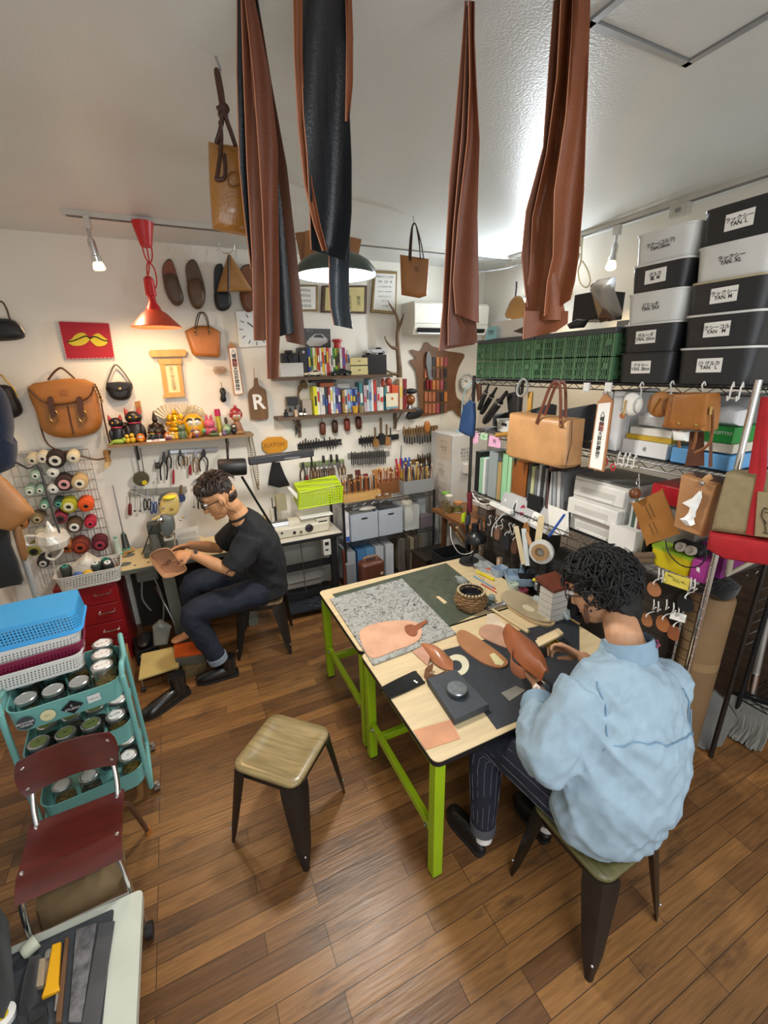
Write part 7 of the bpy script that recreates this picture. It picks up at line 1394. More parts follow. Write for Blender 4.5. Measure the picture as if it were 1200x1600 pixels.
# sewing station 2
zt2=.72;s2=T('sewing_table','white-topped sewing table with black legs holding the white skiving machine','sewing table',(.88,3.7,0));MB().obox((.55,3.50,zt2-.03),(.66,0,0),(0,.45,0),(0,0,.03)).build('tabletop',BLACK,s2,bevel=.004);MB().obox((.555,3.505,zt2),(.65,0,0),(0,.44,0),(0,0,.004)).build('top_sheet',P('d6cfbf',.4),s2)
for x in(.60,1.10):MB().obox((x,3.53,0),(.06,0,0),(0,.05,0),(0,0,zt2-.03)).build('leg',BLACK,s2);MB().obox((x,3.48,0),(.06,0,0),(0,.45,0),(0,0,.045)).build('foot_bar',BLACK,s2)
MB().obox((.66,3.57,.40),(.44,0,0),(0,.03,0),(0,0,.06)).build('cross_bar',BLACK,s2);MB().obox((.66,3.57,.12),(.44,0,0),(0,.03,0),(0,0,.05)).build('cross_bar',BLACK,s2)
sp2=MB().obox((1.02,3.495,zt2-.19),(.07,0,0),(0,.05,0),(0,0,.15)).build('control_box',P('cfccc4',.45),s2,bevel=.003);MB().obox((1.035,3.494,zt2-.09),(.035,0,0),(0,-.004,0),(0,0,.03)).build('switch',BLACK,sp2);MB().obox((1.035,3.494,zt2-.14),(.03,0,0),(0,-.004,0),(0,0,.012)).build('slot',BLACK,sp2)
MB().tube([(.84,3.55,.16),(.82,3.52,zt2-.03)],.004,6).build('pull_rod',STEEL,s2);tp_=MB().prism([oz(*q,.06)for q in((452,962),(510,950),(502,915),(446,925))],(0,0,.02)).build('treadle',P('22262e',.5),s2)
mb=MB()
for i in range(12):c=oz(482+(i%3)*8,926+(i//3)*7,.083);mb.tube([c,c+V((.04,.02 if i%2 else-.02,0))],.003,4)
mb.build('tread_pattern',P('3d4148',.5),tp_);MB().obox((.66,3.87,.13),(.44,0,0),(0,.02,0),(0,0,.52)).build('back_panel',P('b5b2a8',.6),s2)
k2=T('skiving_machine','white bell skiving machine with a black dial on the second sewing table','sewing machine',(.88,3.68,zt2+.004));zk=zt2+.004;WM2=P('cfc8b4',.4)
MB().obox((.60,3.585,zk),(.52,0,0),(0,.20,0),(0,0,.10)).build('body',WM2,k2,bevel=.02);MB().tube([(.60,3.69,zk+.10),(.76,3.69,zk+.10)],.055,20).build('cover_drum',CHROME,k2);MB().tube([(.76,3.69,zk+.09),(1.0,3.69,zk+.085)],[.065,.06],18).build('arm',WM2,k2)
MB().obox((1.0,3.60,zk+.02),(.125,0,0),(0,.17,0),(0,0,.11)).build('end_housing',WM2,k2,bevel=.006)
for z in(.085,.045):MB().obox((1.02,3.598,zk+z),(.08,0,0),(0,-.003,0),(0,0,.022)).build('vent_slot',BLACK,k2)
MB().lathe([(.036,0),(.036,.012),(.03,.016),(0,.016)],(.925,3.585,zk+.065),(0,-1,0),n=24).build('dial',P('26202a',.4),k2);MB().lathe([(.014,0),(.012,.03),(0,.03)],(.845,3.585,zk+.05),(0,-1,0),n=14).build('knob',CHROME,k2);MB().lathe([(.014,0),(.014,.008),(0,.008)],(.79,3.585,zk+.045),(0,-1,0),n=14).build('knob',BLACK,k2);MB().lathe([(.009,0),(.009,.006),(0,.006)],(.68,3.585,zk+.06),(0,-1,0),n=12).build('knob',BLACK,k2)
MB().obox((.62,3.69,zk+.10),(.05,0,0),(0,.05,0),(0,0,.16)).build('upright',WM2,k2,bevel=.008);MB().cyl((.66,3.68,zk+.14),(.66,3.68,zk+.28),.010,n=10).build('adjust_rod',BLACK,k2);MB().cyl((.645,3.70,zk+.25),(.645,3.70,zk+.36),.006,n=8).build('spindle',STEEL,k2)
oc_=T('oil_can','small brass oil can on the left end of the skiving machine','oil can',(.585,3.80,zk));MB().lathe([(.02,0),(.026,.01),(.026,.05),(.012,.07),(.004,.10),(.003,.13),(0,.13)],(.575,3.76,zt2+.12),n=14).build('can',BRASS,oc_);MB().lathe([(.03,0),(.03,.115),(0,.116)],(.575,3.76,zt2+.004),n=14).build('stand',P('8d8a80',.5),oc_)
pr_=T('paper_pad','stack of papers under the lime basket on the skiving machine','paper stack',(1.0,3.7,zk+.15));MB().obox((.86,3.60,zk+.148),(.30,0,0),(0,.2,0),(0,0,.012)).build('papers',PAPER,pr_)
YL=M('lime_plastic_col',hexc('b9d40f'),.4,var=.04);lb2=T('plastic_basket','bright lime punched basket lying tilted on the skiving machine','basket',(.98,3.66,zk+.162))
lq=[oy(468,770,3.60),oy(533,757,3.60),oy(535,784,3.60),oy(467,796,3.60)];up3=[p_+V((0,.17,.05))for p_ in lq];mb=MB()
o=lq[3]+V((0,0,.002));mb.obox(lq[3],lq[2]-lq[3],(0,.004,0),lq[0]-lq[3]);mb.obox(lq[0],lq[1]-lq[0],V((0,.17,.045)),(0,0,.004));mb.obox(lq[3],lq[0]-lq[3],V((0,.17,.045)),(.004,0,0));mb.obox(lq[2]-V((.004,0,0)),lq[1]-lq[2],V((0,.17,.045)),(.004,0,0))
mb.build('body',holes('punched_lime',hexc('b9d40f'),.023,.0078,-10,10),lb2);mb=MB();mb.tube([lq[0],lq[1]],.007,6).tube([lq[3],lq[2]],.006,6).tube([lq[0]+V((0,.17,.045)),lq[1]+V((0,.17,.045))],.007,6).tube([lq[0],lq[3]],.006,6).tube([lq[1],lq[2]],.006,6).tube([lq[0],lq[0]+V((0,.17,.045))],.006,6).tube([lq[1],lq[1]+V((0,.17,.045))],.006,6);mb.build('rim',YL,lb2)
one('paper_tube_box',MB().obox(oy(430,800,3.75)+V((.02,0,0)),(.09,0,0),(0,.08,0),(0,0,.14)),P('a39a7a',.6),'small tin box with a red emblem behind the skiving machine','box');one('white_tag',MB().prism(BY([(449,762),(453,760),(468,775),(466,782)],3.66),(0,.004,0)),PAPER,'white paper label leaning on the lime basket','label')
# wire rack with storage along the back wall
w2=T('wire_rack','low black wire rack with storage boxes along the back wall','rack',(1.73,3.72,0));ZR1,ZR2=.955,.575
for x in(1.25,2.22):
 for y in(3.56,3.92):post(w2,x,y,ZR1+.02,BLKM)
for z in(ZR1,ZR2,.12):wire_shelf(w2,1.25,2.22,3.56,3.92,z,BCH if z==ZR1 else BLKM)
def rbox(name,lab,cat_,x0,x1,z,h,m,y0=3.58,y1=3.85,**k):return one(name,MB().obox((x0,y0,z),(x1-x0,0,0),(0,y1-y0,0),(0,0,h)),m,lab,cat_,**k)
for k,(x0,x1)in enumerate(((1.32,1.60),(1.61,1.87))):
 t=T('storage_box',('left','right')[k]+' open pale blue-grey storage box on the wire rack','box',((x0+x1)/2,3.7,ZR2+.006),0,'pale storage boxes on the rack');mb=MB();tub(mb,((x0+x1)/2,3.71,ZR2+.006),x1-x0,.28,.265,.006,.004);mb.build('body',P('aab2bd',.5),t);MB().obox(((x0+x1)/2-.03,3.569,ZR2+.21),(.06,0,0),(0,.003,0),(0,0,.016)).build('grip_slot',BLACK,t)
 one('dark_contents',MB().pillow([V((a,b,ZR2+.24))for a,b in((x0+.02,3.59),(x1-.02,3.59),(x1-.02,3.83),(x0+.02,3.83))],(0,0,.035),top=.6),cloth('26282b' if k else '6a6a68'),('grey bags filling the left pale storage box','black cloth filling the right pale storage box')[k],'contents')
one('white_scraps',MB().ball((1.52,3.63,ZR2+.29),(.09,.03,.02)),P('d0ccc0',.8),'white scraps on top of the left pale storage box','scraps');one('grey_folder',MB().obox((1.38,3.66,ZR2+.285),(.28,0,.03),(0,.14,0),(0,0,.012)),P('8d9094',.5),'grey flat case lying across the left pale storage box','case')
t=rbox('tall_file','white file with blue and red printed spine left of the pale boxes','file',1.27,1.305,ZR2+.006,.29,P('d8d8dc',.5));MB().obox((1.272,3.579,ZR2+.012),(.031,0,0),(0,-.001,0),(0,0,.05)).build('blue_band',P('2a4fae',.5),t);text('ト\nマ\nト',.022,(1.2875,3.5785,ZR2+.17),BX,UZ,P('b0304a',.6),t)
t=rbox('clear_bin','clear plastic bin of white bags right of the pale boxes','bin',1.90,2.06,ZR2+.006,.25,M('clear_bin_plastic',(.70,.74,.72),.2,var=.05,alpha=.5));one('white_bag',MB().ball((1.98,3.68,ZR2+.13),(.06,.07,.11)).ball((1.97,3.68,ZR2+.27),(.06,.06,.04)),P('cfcabc',.6),'white wrinkled bag inside the clear bin','bag')
rbox('file_box','mauve-grey file box at the right end of the middle rack shelf','box',2.08,2.21,ZR2+.006,.12,P('6b5f66',.5));rbox('paper_roll_bundle','grey translucent sleeve standing behind the mauve box','sleeve',2.09,2.18,ZR2+.13,.20,P('9aa0a2',.4),y0=3.66)
for k in range(5):rbox('album','old book on the bottom rack shelf, '+ORD[k]+' from the left','book',1.86+.05*k,1.90+.05*k,.126,.36,P(('7d735c','4a4238','8d8468','5a4f44','6b6250')[k],.7))
for k,(a,c_,lab)in enumerate(((1.27,'9da3a8','grey magazine file at the left of the bottom rack shelf'),(1.38,'4a78a8','blue folder file on the bottom rack shelf'),(1.47,'5f8fb8','lighter blue folder file on the bottom rack shelf'),(1.57,'b5bac0','pale grey magazine file right of the blue folders'),(1.68,'bfc3c8','second pale grey magazine file on the bottom rack shelf'))):rbox('magazine_file',lab,'file',a,a+.085,.126,.34,P(c_,.5))
rsu=T('brown_suitcase','small ribbed brown suitcase standing under the rack','suitcase',(1.45,3.42,0));MB().obox((1.33,3.36,.02),(.24,0,0),(0,.14,0),(0,0,.40)).build('shell',M('ribbed_brown',hexc('5b3426'),.4,var=.2,stretch=(60,1,1)),rsu,bevel=.03);MB().tube(bez([(1.39,3.43,.42),(1.39,3.43,.455),(1.51,3.43,.455),(1.51,3.43,.42)],4),.012,8).build('handle',P('8a6a50',.5),rsu);MB().lathe([(.016,0),(.016,.003),(0,.003)],(1.53,3.358,.30),(0,-1,0),n=14).build('round_badge',P('b9a89a',.5),rsu)
one('grey_sleeve',MB().obox((1.22,3.47,0),(.08,0,0),(0,.05,0),(0,0,.4)),P('7d8086',.5),'grey translucent folder standing left of the brown suitcase','folder');one('red_wood_strip',MB().obox((1.185,3.45,0),(.02,0,0),(0,.03,0),(0,0,.56)),wood('5a2a1c'),'reddish wooden strip standing at the left end of the rack','strip')
tr3=T('tripod','folded silver tripod legs under the rack','tripod',(1.80,3.45,0));[MB().cyl((1.77+.03*i,3.45,0),(1.775+.025*i,3.47,.55),.009,n=10).build('leg',STEEL,tr3)for i in range(3)]
wbx=T('brown_wood_box','dark brown wooden box with a lid under the rack, near the corner','box',(2.1,3.35,0));MB().obox((1.93,3.22,0),(.36,0,0),(0,.28,0),(0,0,.38)).build('body',wood('3d291c'),wbx);MB().obox((1.92,3.21,.38),(.38,0,0),(0,.3,0),(0,0,.02)).build('lid',P('28231c',.5),wbx)
# tool blocks on the rack
zr_=ZR1+.006
tbk=T('tool_block','pale wooden block full of stamping tools on the rack','tool block',(1.40,3.66,zr_));MB().obox((1.27,3.60,zr_),(.38,0,0),(0,.13,0),(0,0,.075)).build('block',wood('c59a5c',.15,(4,30,30)),tbk)
tb3=T('tool_block','brown wooden block with brass-tipped punches on the rack','tool block',(1.75,3.70,zr_));MB().obox((1.66,3.68,zr_),(.25,0,0),(0,.13,0),(0,0,.12)).build('block',wood('7d4f2a',.2,(4,30,30)),tb3)
tb4=T('tool_caddy','grey translucent caddy of brushes and hole punches at the right of the rack','caddy',(2.06,3.66,zr_));mb=MB();tub(mb,(2.06,3.66,zr_),.34,.16,.13,.01,.004,.004);mb.build('caddy',P('8f9194',.35),tb4)
R2=random.Random(3)
def stick(i,x,y,z0,L,r,c_,tipc,name,lab,grp,lean=0):
 t=T(name,lab,name.replace('_',' '),(x,y,z0),0,grp);e=V((x+lean,y+R2.uniform(-.01,.02),z0+L));b0=V((x,y,z0));MB().tube([b0,b0.lerp(e,.8),e],[r*.7,r,r],7).build('shaft',P(c_,.45),t);MB().ball(e,r*1.5,7,5).build('tip',P(tipc,.4),t)
for i in range(26):stick(i,1.285+.0275*(i%13),3.62+.04*(i//13),zr_+.076,.10+.06*R2.random(),.006,('8a4a24','5a3320','9a6234','3d3836')[i%4],('b5763f','c98a4a','6a6a6a')[i%3],'stamping_tool','stamping tool in the pale block, '+('front','back')[i//13]+' row, '+ORD[i%13]+' from the left','stamping tools in the pale block')
for i in range(24):stick(i,1.675+.0205*(i%12),3.70+.05*(i//12),zr_+.121,.07+.07*R2.random(),.0065,('a5552a','7a3a20','b5743c')[i%3],('d9b07a','b58040')[i%2],'hole_punch','punch in the brown block, '+('front','back')[i//12]+' row, '+ORD[i%12]+' from the left','punches in the brown block')
for i in range(30):stick(i,1.91+.0215*(i%15),3.62+.06*(i//15),zr_+.02,.18+.10*R2.random(),.0065,('a07a4a','3a3f44','c9a24a','6d3a2a','b9b2a0')[i%5],('d9c9a8','4a2a4a','cfb07a','6a2a30')[i%4],'brush','brush or tool in the grey caddy, '+('front','back')[i//15]+' row, '+ORD[i%15]+' from the left','brushes and tools in the grey caddy',R2.uniform(-.03,.03))
for k,(px,pt,pb,c_,lab)in enumerate(((559,735,770,'5a2620','dark red wedge-shaped tool standing in the pale block'),(547,742,772,'4a3a24','dark wooden wedge standing in the pale block'),(571,741,768,'7a2030','red-handled tool right of the dark red wedge'),(553,748,775,'9a7a5a','pale leather strop standing in the pale block'),(586,735,765,'a5743c','wooden paddle standing in the brown block'))):one('wooden_wedge',MB().prism(BY([(px-4,pt),(px+4,pt-1),(px+7,pb),(px-1,pb)],3.69),(0,.012,0)),P(c_,.6),lab,'tool')
for k,(x,c_,lab)in enumerate(((2.0,'b01c3c','red-handled scissors sticking out of the grey caddy'),(2.06,'2a3f9a','blue-handled tool sticking out of the grey caddy'),(2.03,'d2b41c','yellow pliers sticking out of the grey caddy'),(2.10,'2f5fb5','blue scissors sticking out of the right of the grey caddy'))):t=T('handled_tool',lab,'tool',(x-.09,3.72,zr_+.1));[MB().tube([(x-.09,3.72,zr_+.12),(x-.12+.05*s_,3.73,zr_+.33-.06*(k==2))],.010,7).build('handle',P(c_,.4),t)for s_ in(0,1)]
for k,x in enumerate((1.60,1.68)):t=T('small_tray',('left','right')[k]+' small wooden tray of bits at the rack edge','tray',(x,3.60,zr_));mb=MB();tub(mb,(x+.03,3.605,zr_),.075,.07,.03,.005,.004);mb.build('tray',wood('7d5a38'),t);MB().ball((x+.03,3.605,zr_+.028),(.028,.025,.012)).build('bits',M('metal_bits',(.35,.33,.3),.35,.7,var=.6,scale=90),t)
# corner: paper-covered cabinet, wooden counter with jars, desk lamp
wc=T('memo_cabinet','tall white cabinet covered with memo papers and a whiteboard by the corner','cabinet',(2.62,3.72,0));MB().obox((2.395,3.52,.0),(.42,0,0),(0,.40,0),(0,0,1.50)).build('body',P('c9cac9',.45),wc,bevel=.004)
for k,(y0,y1,z0,z1,c_)in enumerate(((3.54,3.80,1.25,1.48,'d6c6b4'),(3.54,3.86,1.0,1.24,'d9d0c6'),(3.54,3.82,.76,.99,'d2c3b8'))):pq=MB().obox((2.394,y0,z0),(-.002,0,0),(0,y1-y0,0),(0,0,z1-z0)).build('memo_paper',P(c_,.8),wc);text('注文リスト\n――――\n納期 確認\n革 在庫\n――――',.026,(2.3915,(y0+y1)/2,(z0+z1)/2),UX,UZ,P('7b7672',.8),pq,sp=1.1)
text('納品 予定\n革 在庫 表\n金具 発注\n15日 締め',.03,(2.56,3.519,1.30),BX,UZ,P('6a6e72',.6),wc,sp=1.2);MB().obox((2.52,3.518,1.12),(.07,0,0),(0,-.05,0),(0,0,.09)).build('paper_pocket',P('d5d2cc',.5),wc)
one('wall_lamp_arm',MB().tube(bez([(2.62,3.7,1.505),(2.62,3.7,1.8),(2.66,3.68,1.95),(2.80,3.66,2.0)],6),.007,7).lathe([(.06,0),(.05,.012),(0,.012)],(2.62,3.7,1.502),n=18).obox((2.78,3.64,1.99),(.12,.0,.01),(0,.05,0),(0,0,.02)),P('a9cfdf',.4),'thin pale blue desk lamp on top of the memo cabinet','lamp')
ctr=T('wooden_counter','brown wooden counter board with jars near the corner','counter',(2.5,3.1,0));zq=.82;q4=[oz(676,797,zq),oz(690,793,zq),oz(752,842,zq),oz(740,848,zq)];MB().obox((2.13,2.72,zq-.03),(.42,0,0),(0,.74,0),(0,0,.03)).build('board',wood('7d5028',.25,(30,3,30)),ctr);[MB().obox((2.17+.3*(i%2),2.80+.5*(i//2),0),(.04,0,0),(0,.04,0),(0,0,zq-.03)).build('leg',wood('5a3a20'),ctr)for i in range(4)]
for k,(px,py,r,h,fl,lab,lidc)in enumerate(((693,796,.042,.16,3,'glass jar with a lime green lid on the wooden counter','6fa83a'),(698,803,.040,.17,0,'tall clear jar with a white lid on the wooden counter','cfcabc'),(713,802,.050,.10,3,'squat olive jar with a tan lid on the wooden counter','b07a48'))):p_=oz(px,py,zq);jar(V((p_.x+.04,p_.y+.03,zq)),FILL[fl]if k<2 else P('8a8a3a',.4),None,lab,None,r=r,h=h,lidm=P(lidc,.4))
tray_=T('white_tray','white plastic tray of small parts on the counter behind the jars','tray',(2.42,3.0,zq));mb=MB();tub(mb,(2.45,3.02,zq+.10),.14,.22,.035,.02,.003,.01,rim=.003);mb.build('tray',WHITE,tray_);MB().ball((2.45,3.02,zq+.125),(.05,.09,.02)).build('parts',P('4a3a2c',.7),tray_);MB().obox((2.40,2.95,zq),(.1,0,0),(0,.14,0),(0,0,.098)).build('stand',P('6a6058',.6),tray_)
one('small_white_cabinet',MB().obox((2.36,3.30,.3),(.14,0,0),(0,.14,0),(0,0,.42)),P('c2c2bd',.5),'small white box under the wooden counter','box')
dlm=T('desk_lamp','black dome desk lamp bending over the far end of the workbench','lamp',(1.93,2.45,ZT));hh=ox(744,838,1.93);MB().lathe([(.082,0),(.080,.025),(.062,.06),(.030,.08),(.026,.14),(0,.142)],hh+V((0,0,-.035)),(-.12,0,1),n=26,capb=False).build('shade',P('17181a',.3),dlm);MB().tube(bez([hh+V((0,0,.06)),hh+V((.05,.03,.12)),hh+V((.03,-.02,.02)),V((1.89,2.50,ZT))],6),.010,8).build('arm',BLKM,dlm);MB().lathe([(.08,0),(.075,.02),(0,.022)],(1.89,2.50,ZT+.001),n=20).build('base',BLACK,dlm)
bkb=T('black_bucket','black crate of wooden mallets and handles beside the workbench','crate',(2.06,2.86,0));mb=MB();tub(mb,(1.95,2.84,.02),.26,.20,.62,.02,.006,.01);mb.build('crate',BLACK,bkb)
for k,(px,py,ex,ey,c_)in enumerate(((702,816,724,845,'6a4326'),(714,824,728,846,'9a7a5a'),(722,818,733,846,'7a4a2a'),(712,830,722,846,'b59a74'))):one('mallet',MB().tube(BY([(px,py),(ex,ey)],2.84),[.014,.012],8),wood(c_),('thick dark wooden handle leaning left in the black crate','pale wooden handle in the black crate','reddish wooden handle at the right of the black crate','cream wooden handle low in the black crate')[k],'handle')
for k,(pts,c_,lab)in enumerate((([(723,802),(727,800),(727,816),(722,818)],'b5c91c','lime green grip hanging at the far shelf post'),([(729,806),(735,803),(734,820),(728,823)],'3a3f48','dark grey grip hanging at the far shelf post'),([(731,770),(737,768),(737,800),(733,802)],'6a1f28','dark red strap hanging on the far shelf post'))):one('hanging_grip',MB().pillow(RX(pts,1.99),(-.02,0,0),back=.6),P(c_,.5),lab,'grip')
one('power_cable',MB().tube(bez([oy(a,b,2.66)for a,b in((704,823),(706,845),(718,864),(735,864),(748,850),(757,835),(772,822))],6),.004,6),WHITE,'white power cable looping under the desk lamp','cable')
# ================================================================== on the workbench
def tz(px,py,h=0):return oz(px,py,ZT+h)
def plate(name,lab,cat_,pts,th,m,h=.0,sm=0,**k):
 o=[tz(a,b,h)for a,b in pts]
 if sm:o=smc(o,sm)
 return one(name,MB().prism(o,(0,0,th)),m,lab,cat_,**k)
def scratch(name,c1,c2,sc_,lo,hi,rough=.6):
 m=M(name,hexc(c1),rough,var=.06);N=m.node_tree.nodes;L=m.node_tree.links;b=N['Principled BSDF']
 tc=N.new('ShaderNodeTexCoord');n=N.new('ShaderNodeTexNoise');n.inputs['Scale'].default_value=sc_;n.inputs['Detail'].default_value=8;n.inputs['Roughness'].default_value=.7;n.inputs['Distortion'].default_value=2.5;L.new(tc.outputs['Object'],n.inputs[0])
 r=N.new('ShaderNodeValToRGB');e=r.color_ramp.elements;e[0].position=lo;e[0].color=(*hexc(c2),1);e[1].position=hi;e[1].color=(*hexc(c1),1);L.new(n.outputs[0],r.inputs[0]);L.new(r.outputs[0],b.inputs['Base Color']);return m
plate('cutting_mat','worn dark green cutting mat on the farther table','cutting mat',[(519,929),(697,880),(777,944),(703,978),(590,1000)],.003,scratch('green_mat','3f4a3c','55584a',6,.4,.6,.4))
plate('scratched_board','grey board covered with dark scratches lying on the green mat','board',[(516,937),(628,905),(713,991),(583,1040)],.006,scratch('scratch_board','a3a49f','4a4b4a',22,.40,.50),.0035)
bm_=scratch('black_mat','2c3036','474b50',30,.36,.42,.5)
plate('cutting_mat','dark slate cutting mat on the nearer table in front of the man','cutting mat',[(686,1018),(905,962),(905,1085),(776,1140)],.003,bm_)
plate('leather_blank','rounded natural leather piece lying on the scratched board','leather piece',[(563,986),(590,974),(632,970),(655,976),(659,990),(650,1004),(615,1018),(585,1029),(573,1022),(565,1005)],.004,lea('cf9f80',.6),.010,3)
lw=T('leather_paddle','small brown leather spoon shape lying on the rounded leather piece','leather paddle',tz(645,982));MB().prism(smc([tz(a,b,.0145)for a,b in((633,979),(645,977),(652,985),(650,993),(642,994),(634,988))],3),(0,0,.005)).prism([tz(a,b,.0145)for a,b in((647,979),(666,969),(669,972),(652,985))],(0,0,.005)).build('body',lea('8f5233'),lw)
MT=M('rattan',hexc('7a5c3a'),.7,var=.35,scale=40,bump=.6,bscale=60)
wk=T('wicker_basket','round wicker basket lined with black plastic on the green mat','basket',tz(735,948));c=tz(735,948,.004);mb=MB()
for i in range(8):
 z=.008+.0135*i;r=.072+.022*math.sin(math.pi*min(1,(i+.6)/8.2));mb.tube([c+V(((r+.0035*math.sin(q*11+i*math.pi))*math.cos(q),(r+.0035*math.sin(q*11+i*math.pi))*math.sin(q),z))for q in[2*math.pi*k/66 for k in range(66)]],.008,6,closed=True)
mb.build('weave',MT,wk);mb=MB()
for k in range(24):q=2*math.pi*k/24;p_=c+V((.082*math.cos(q),.082*math.sin(q),.118));mb.ball(p_,(.009,.009,.007),7,5)
mb.build('rim',M('pale_rattan',hexc('b9a682'),.7,var=.2),wk);MB().lathe([(.078,.118),(.074,.118),(.072,.05),(.06,.02),(0,.018)],c,n=26,capb=False).build('liner',P('26262a',.25),wk);f_=MB().lathe([(.07,.06),(.03,.075),(0,.07)],c,n=18,capb=False).build('nails',M('dark_bits',(.06,.06,.06),.35,.6,var=.7,scale=120,bump=.8,bscale=150),wk)
plate('wood_slip','small pale wooden slip lying on the green mat','wooden slip',[(681,933),(686,932),(699,942),(694,944)],.004,TOPW,.004)
ph=T('smartphone','black smartphone lying face up at the table edge','phone',tz(628,1070));MB().prism(smc([tz(a,b,.001)for a,b in((597,1075),(645,1051),(652,1053),(662,1066),(660,1070),(612,1092),(605,1090),(598,1080))],2),(0,0,.009)).build('body',P('0b0b0d',.12),ph,bevel=.001);mb=MB()
for a,b in((648,1064),(651,1066)):mb.lathe([(.006,0),(.006,.0006),(0,.0006)],tz(a,b,.0102),n=12)
mb.build('painted_reflection',WHITE,ph)  # white discs painted as light reflected on the phone glass
sb_=T('stone_slab','thick dark stone slab on the corner of the slate mat','slab',tz(715,1090));MB().prism([tz(a,b,.0035)for a,b in((667,1069),(711,1054),(764,1110),(710,1134))],(0,0,.035)).build('slab',M('dark_stone',hexc('3b4046'),.6,var=.15,scale=50,bump=.15),sb_,bevel=.003)
wt=T('steel_weight','round brushed steel weight on the stone slab','weight',tz(714,1085));c=tz(714,1082,.039);MB().lathe([(.046,0),(.048,.003),(.048,.024),(.045,.027),(0,.027)],c,n=36).build('disc',M('turned_steel',(.34,.36,.37),.28,1,var=.2,scale=30),wt)
plate('leather_square','square piece of natural leather at the front left corner of the table','leather piece',[(646,1142),(704,1125),(719,1154),(665,1172)],.003,lea('c98f6a',.6),.0005)
ring=[tz(714+a*19,1040+b*17,.004)for a,b in[(math.cos(q)*1,math.sin(q))for q in[-2.4+4.2*i/14 for i in range(15)]]]+[tz(711+a*11,1041+b*9,.004)for a,b in[(math.cos(q),math.sin(q))for q in[1.8-4.2*i/14 for i in range(15)]]]
one('curved_template',MB().prism(ring,(0,0,.003)),P('d3cdb0',.6),'cream half-ring template behind the stone slab','template')
su=T('leather_upper','folded brown leather slipper upper lying near the stone slab','leather upper',tz(692,1042));g=[]
for i in range(9):
 v=i/8;a=V(tz(658+50*v,1013+30*v));w_=(.02+.045*math.sin(math.pi*min(1,v*.9)))*1.1;d=V((.55,.83,0));g.append([a+d*w_*u+V((0,0,.010+.045*(1-u*u)*math.sin(math.pi*min(1,.15+v*.85))))for u in(-1,-.6,-.2,.2,.6,1)])
MB().sheet(g,.003).build('vamp',lea('a86a48',.25,coat=.5),su);MB().tube(bez([tz(676,1042,.02),tz(664,1052,.04),tz(680,1060,.012),tz(698,1052,.02)],5),.022,8,flat=.12,up=(0,0,1)).build('quarter',lea('9a6a50',.5),su);MB().sheet([[tz(644,1018,.004),tz(660,1010,.03)],[tz(668,1040,.004),tz(672,1026,.03)]],.003).build('tongue',lea('c0907a',.5),su)
ins=[(714,990),(722,986),(735,991),(755,1004),(775,1018),(791,1032),(793,1040),(782,1045),(765,1042),(742,1030),(722,1014),(714,1000)]
is_=T('insole','glossy brown insole with a cream heel pad lying on the slate mat','insole',tz(752,1016));MB().prism(smc([tz(a,b,.0035)for a,b in ins],2),(0,0,.009)).build('sole',lea('a8744e',.25,coat=.6),is_);MB().prism([tz(a,b,.0126)for a,b in((765,1023),(772,1020),(788,1035),(784,1040),(774,1038))],(0,0,.001)).build('heel_pad',P('d6cc9a',.6),is_)
plate('leather_sole','pale shiny leather sole piece beside the man\'s left hand','leather piece',[(748,985),(760,977),(775,978),(790,985),(797,1010),(793,1014),(770,1005),(752,995)],.006,lea('bd9078',.25,coat=.6),.004,2)
plate('leather_patch','cream leather offcut behind the shiny sole piece','leather piece',[(761,960),(770,958),(790,978),(782,986),(760,975)],.002,lea('d8c6ae',.6),.0005)
hm_=T('hammer','hammer with a pale wooden handle lying across the table','hammer',tz(800,965));a,b=tz(766,950,.014),tz(826,988,.010);MB().tube([a,a.lerp(b,.5),b],[.008,.012,.013],10).build('handle',wood('c9b48a',.1),hm_);MB().tube([tz(762,952,.016),tz(783,944,.02),tz(787,943,.02)],[.016,.012,.018],12).build('head',STEEL,hm_)
for k,(dx,dy,c_,h,lab)in enumerate(((14,12,'c2a67c',.004,'lower one of the two stacked beige shoe soles'),(0,0,'a8987c',.016,'upper one of the two stacked beige shoe soles, with an oval stamp'))):
 o=[(784,932),(790,925),(802,924),(822,931),(845,945),(860,962),(863,968),(858,973),(845,973),(822,965),(798,950),(785,940)];t=T('shoe_sole',lab,'shoe sole',tz(825+dx*.5,950+dy*.5),0,'stacked beige soles');MB().prism(smc([tz(a+dx*.3,b+dy*.5,h)for a,b in o],2),(0,0,.011)).build('sole',lea(c_,.6),t)
 if k:MB().prism(smc([tz(a,b,.0275)for a,b in((816,946),(824,945),(836,953),(830,956),(820,952))],2),(0,0,.0006)).build('stamp',P('cfc3a4',.6),t);MB().prism([tz(a,b,.0275)for a,b in((845,968),(862,964),(863,968),(858,972))],(0,0,.0008)).build('toe_patch',P('b5a684',.6),t)
ls=T('shoe_last','glossy pale grey shoe last near the man\'s glasses','shoe last',tz(865,950));c0_=tz(832,935,.02);c1_=tz(888,968,.0);ax=c1_-c0_;L_=ax.length;ax.normalize();mb=MB();mb.tube([c0_,c0_+ax*.02,c0_+ax*L_*.35+V((0,0,.012)),c0_+ax*L_*.65+V((0,0,.03)),c0_+ax*L_*.92+V((0,0,.025)),c0_+ax*L_],[(.015,.01),(.035,.02),(.042,.028),(.032,.042),(.03,.04),(.012,.015)],14,up=(0,0,1));mb.v=[V((p.x,p.y,max(p.z,ZT+.001)))for p in mb.v];mb.build('last',P('a9b4b2',.2,coat=.5),ls,smooth=60);text('23.5',.022,tz(866,948,.075),ax,V((-ax.y,ax.x,.6)),INK,ls)
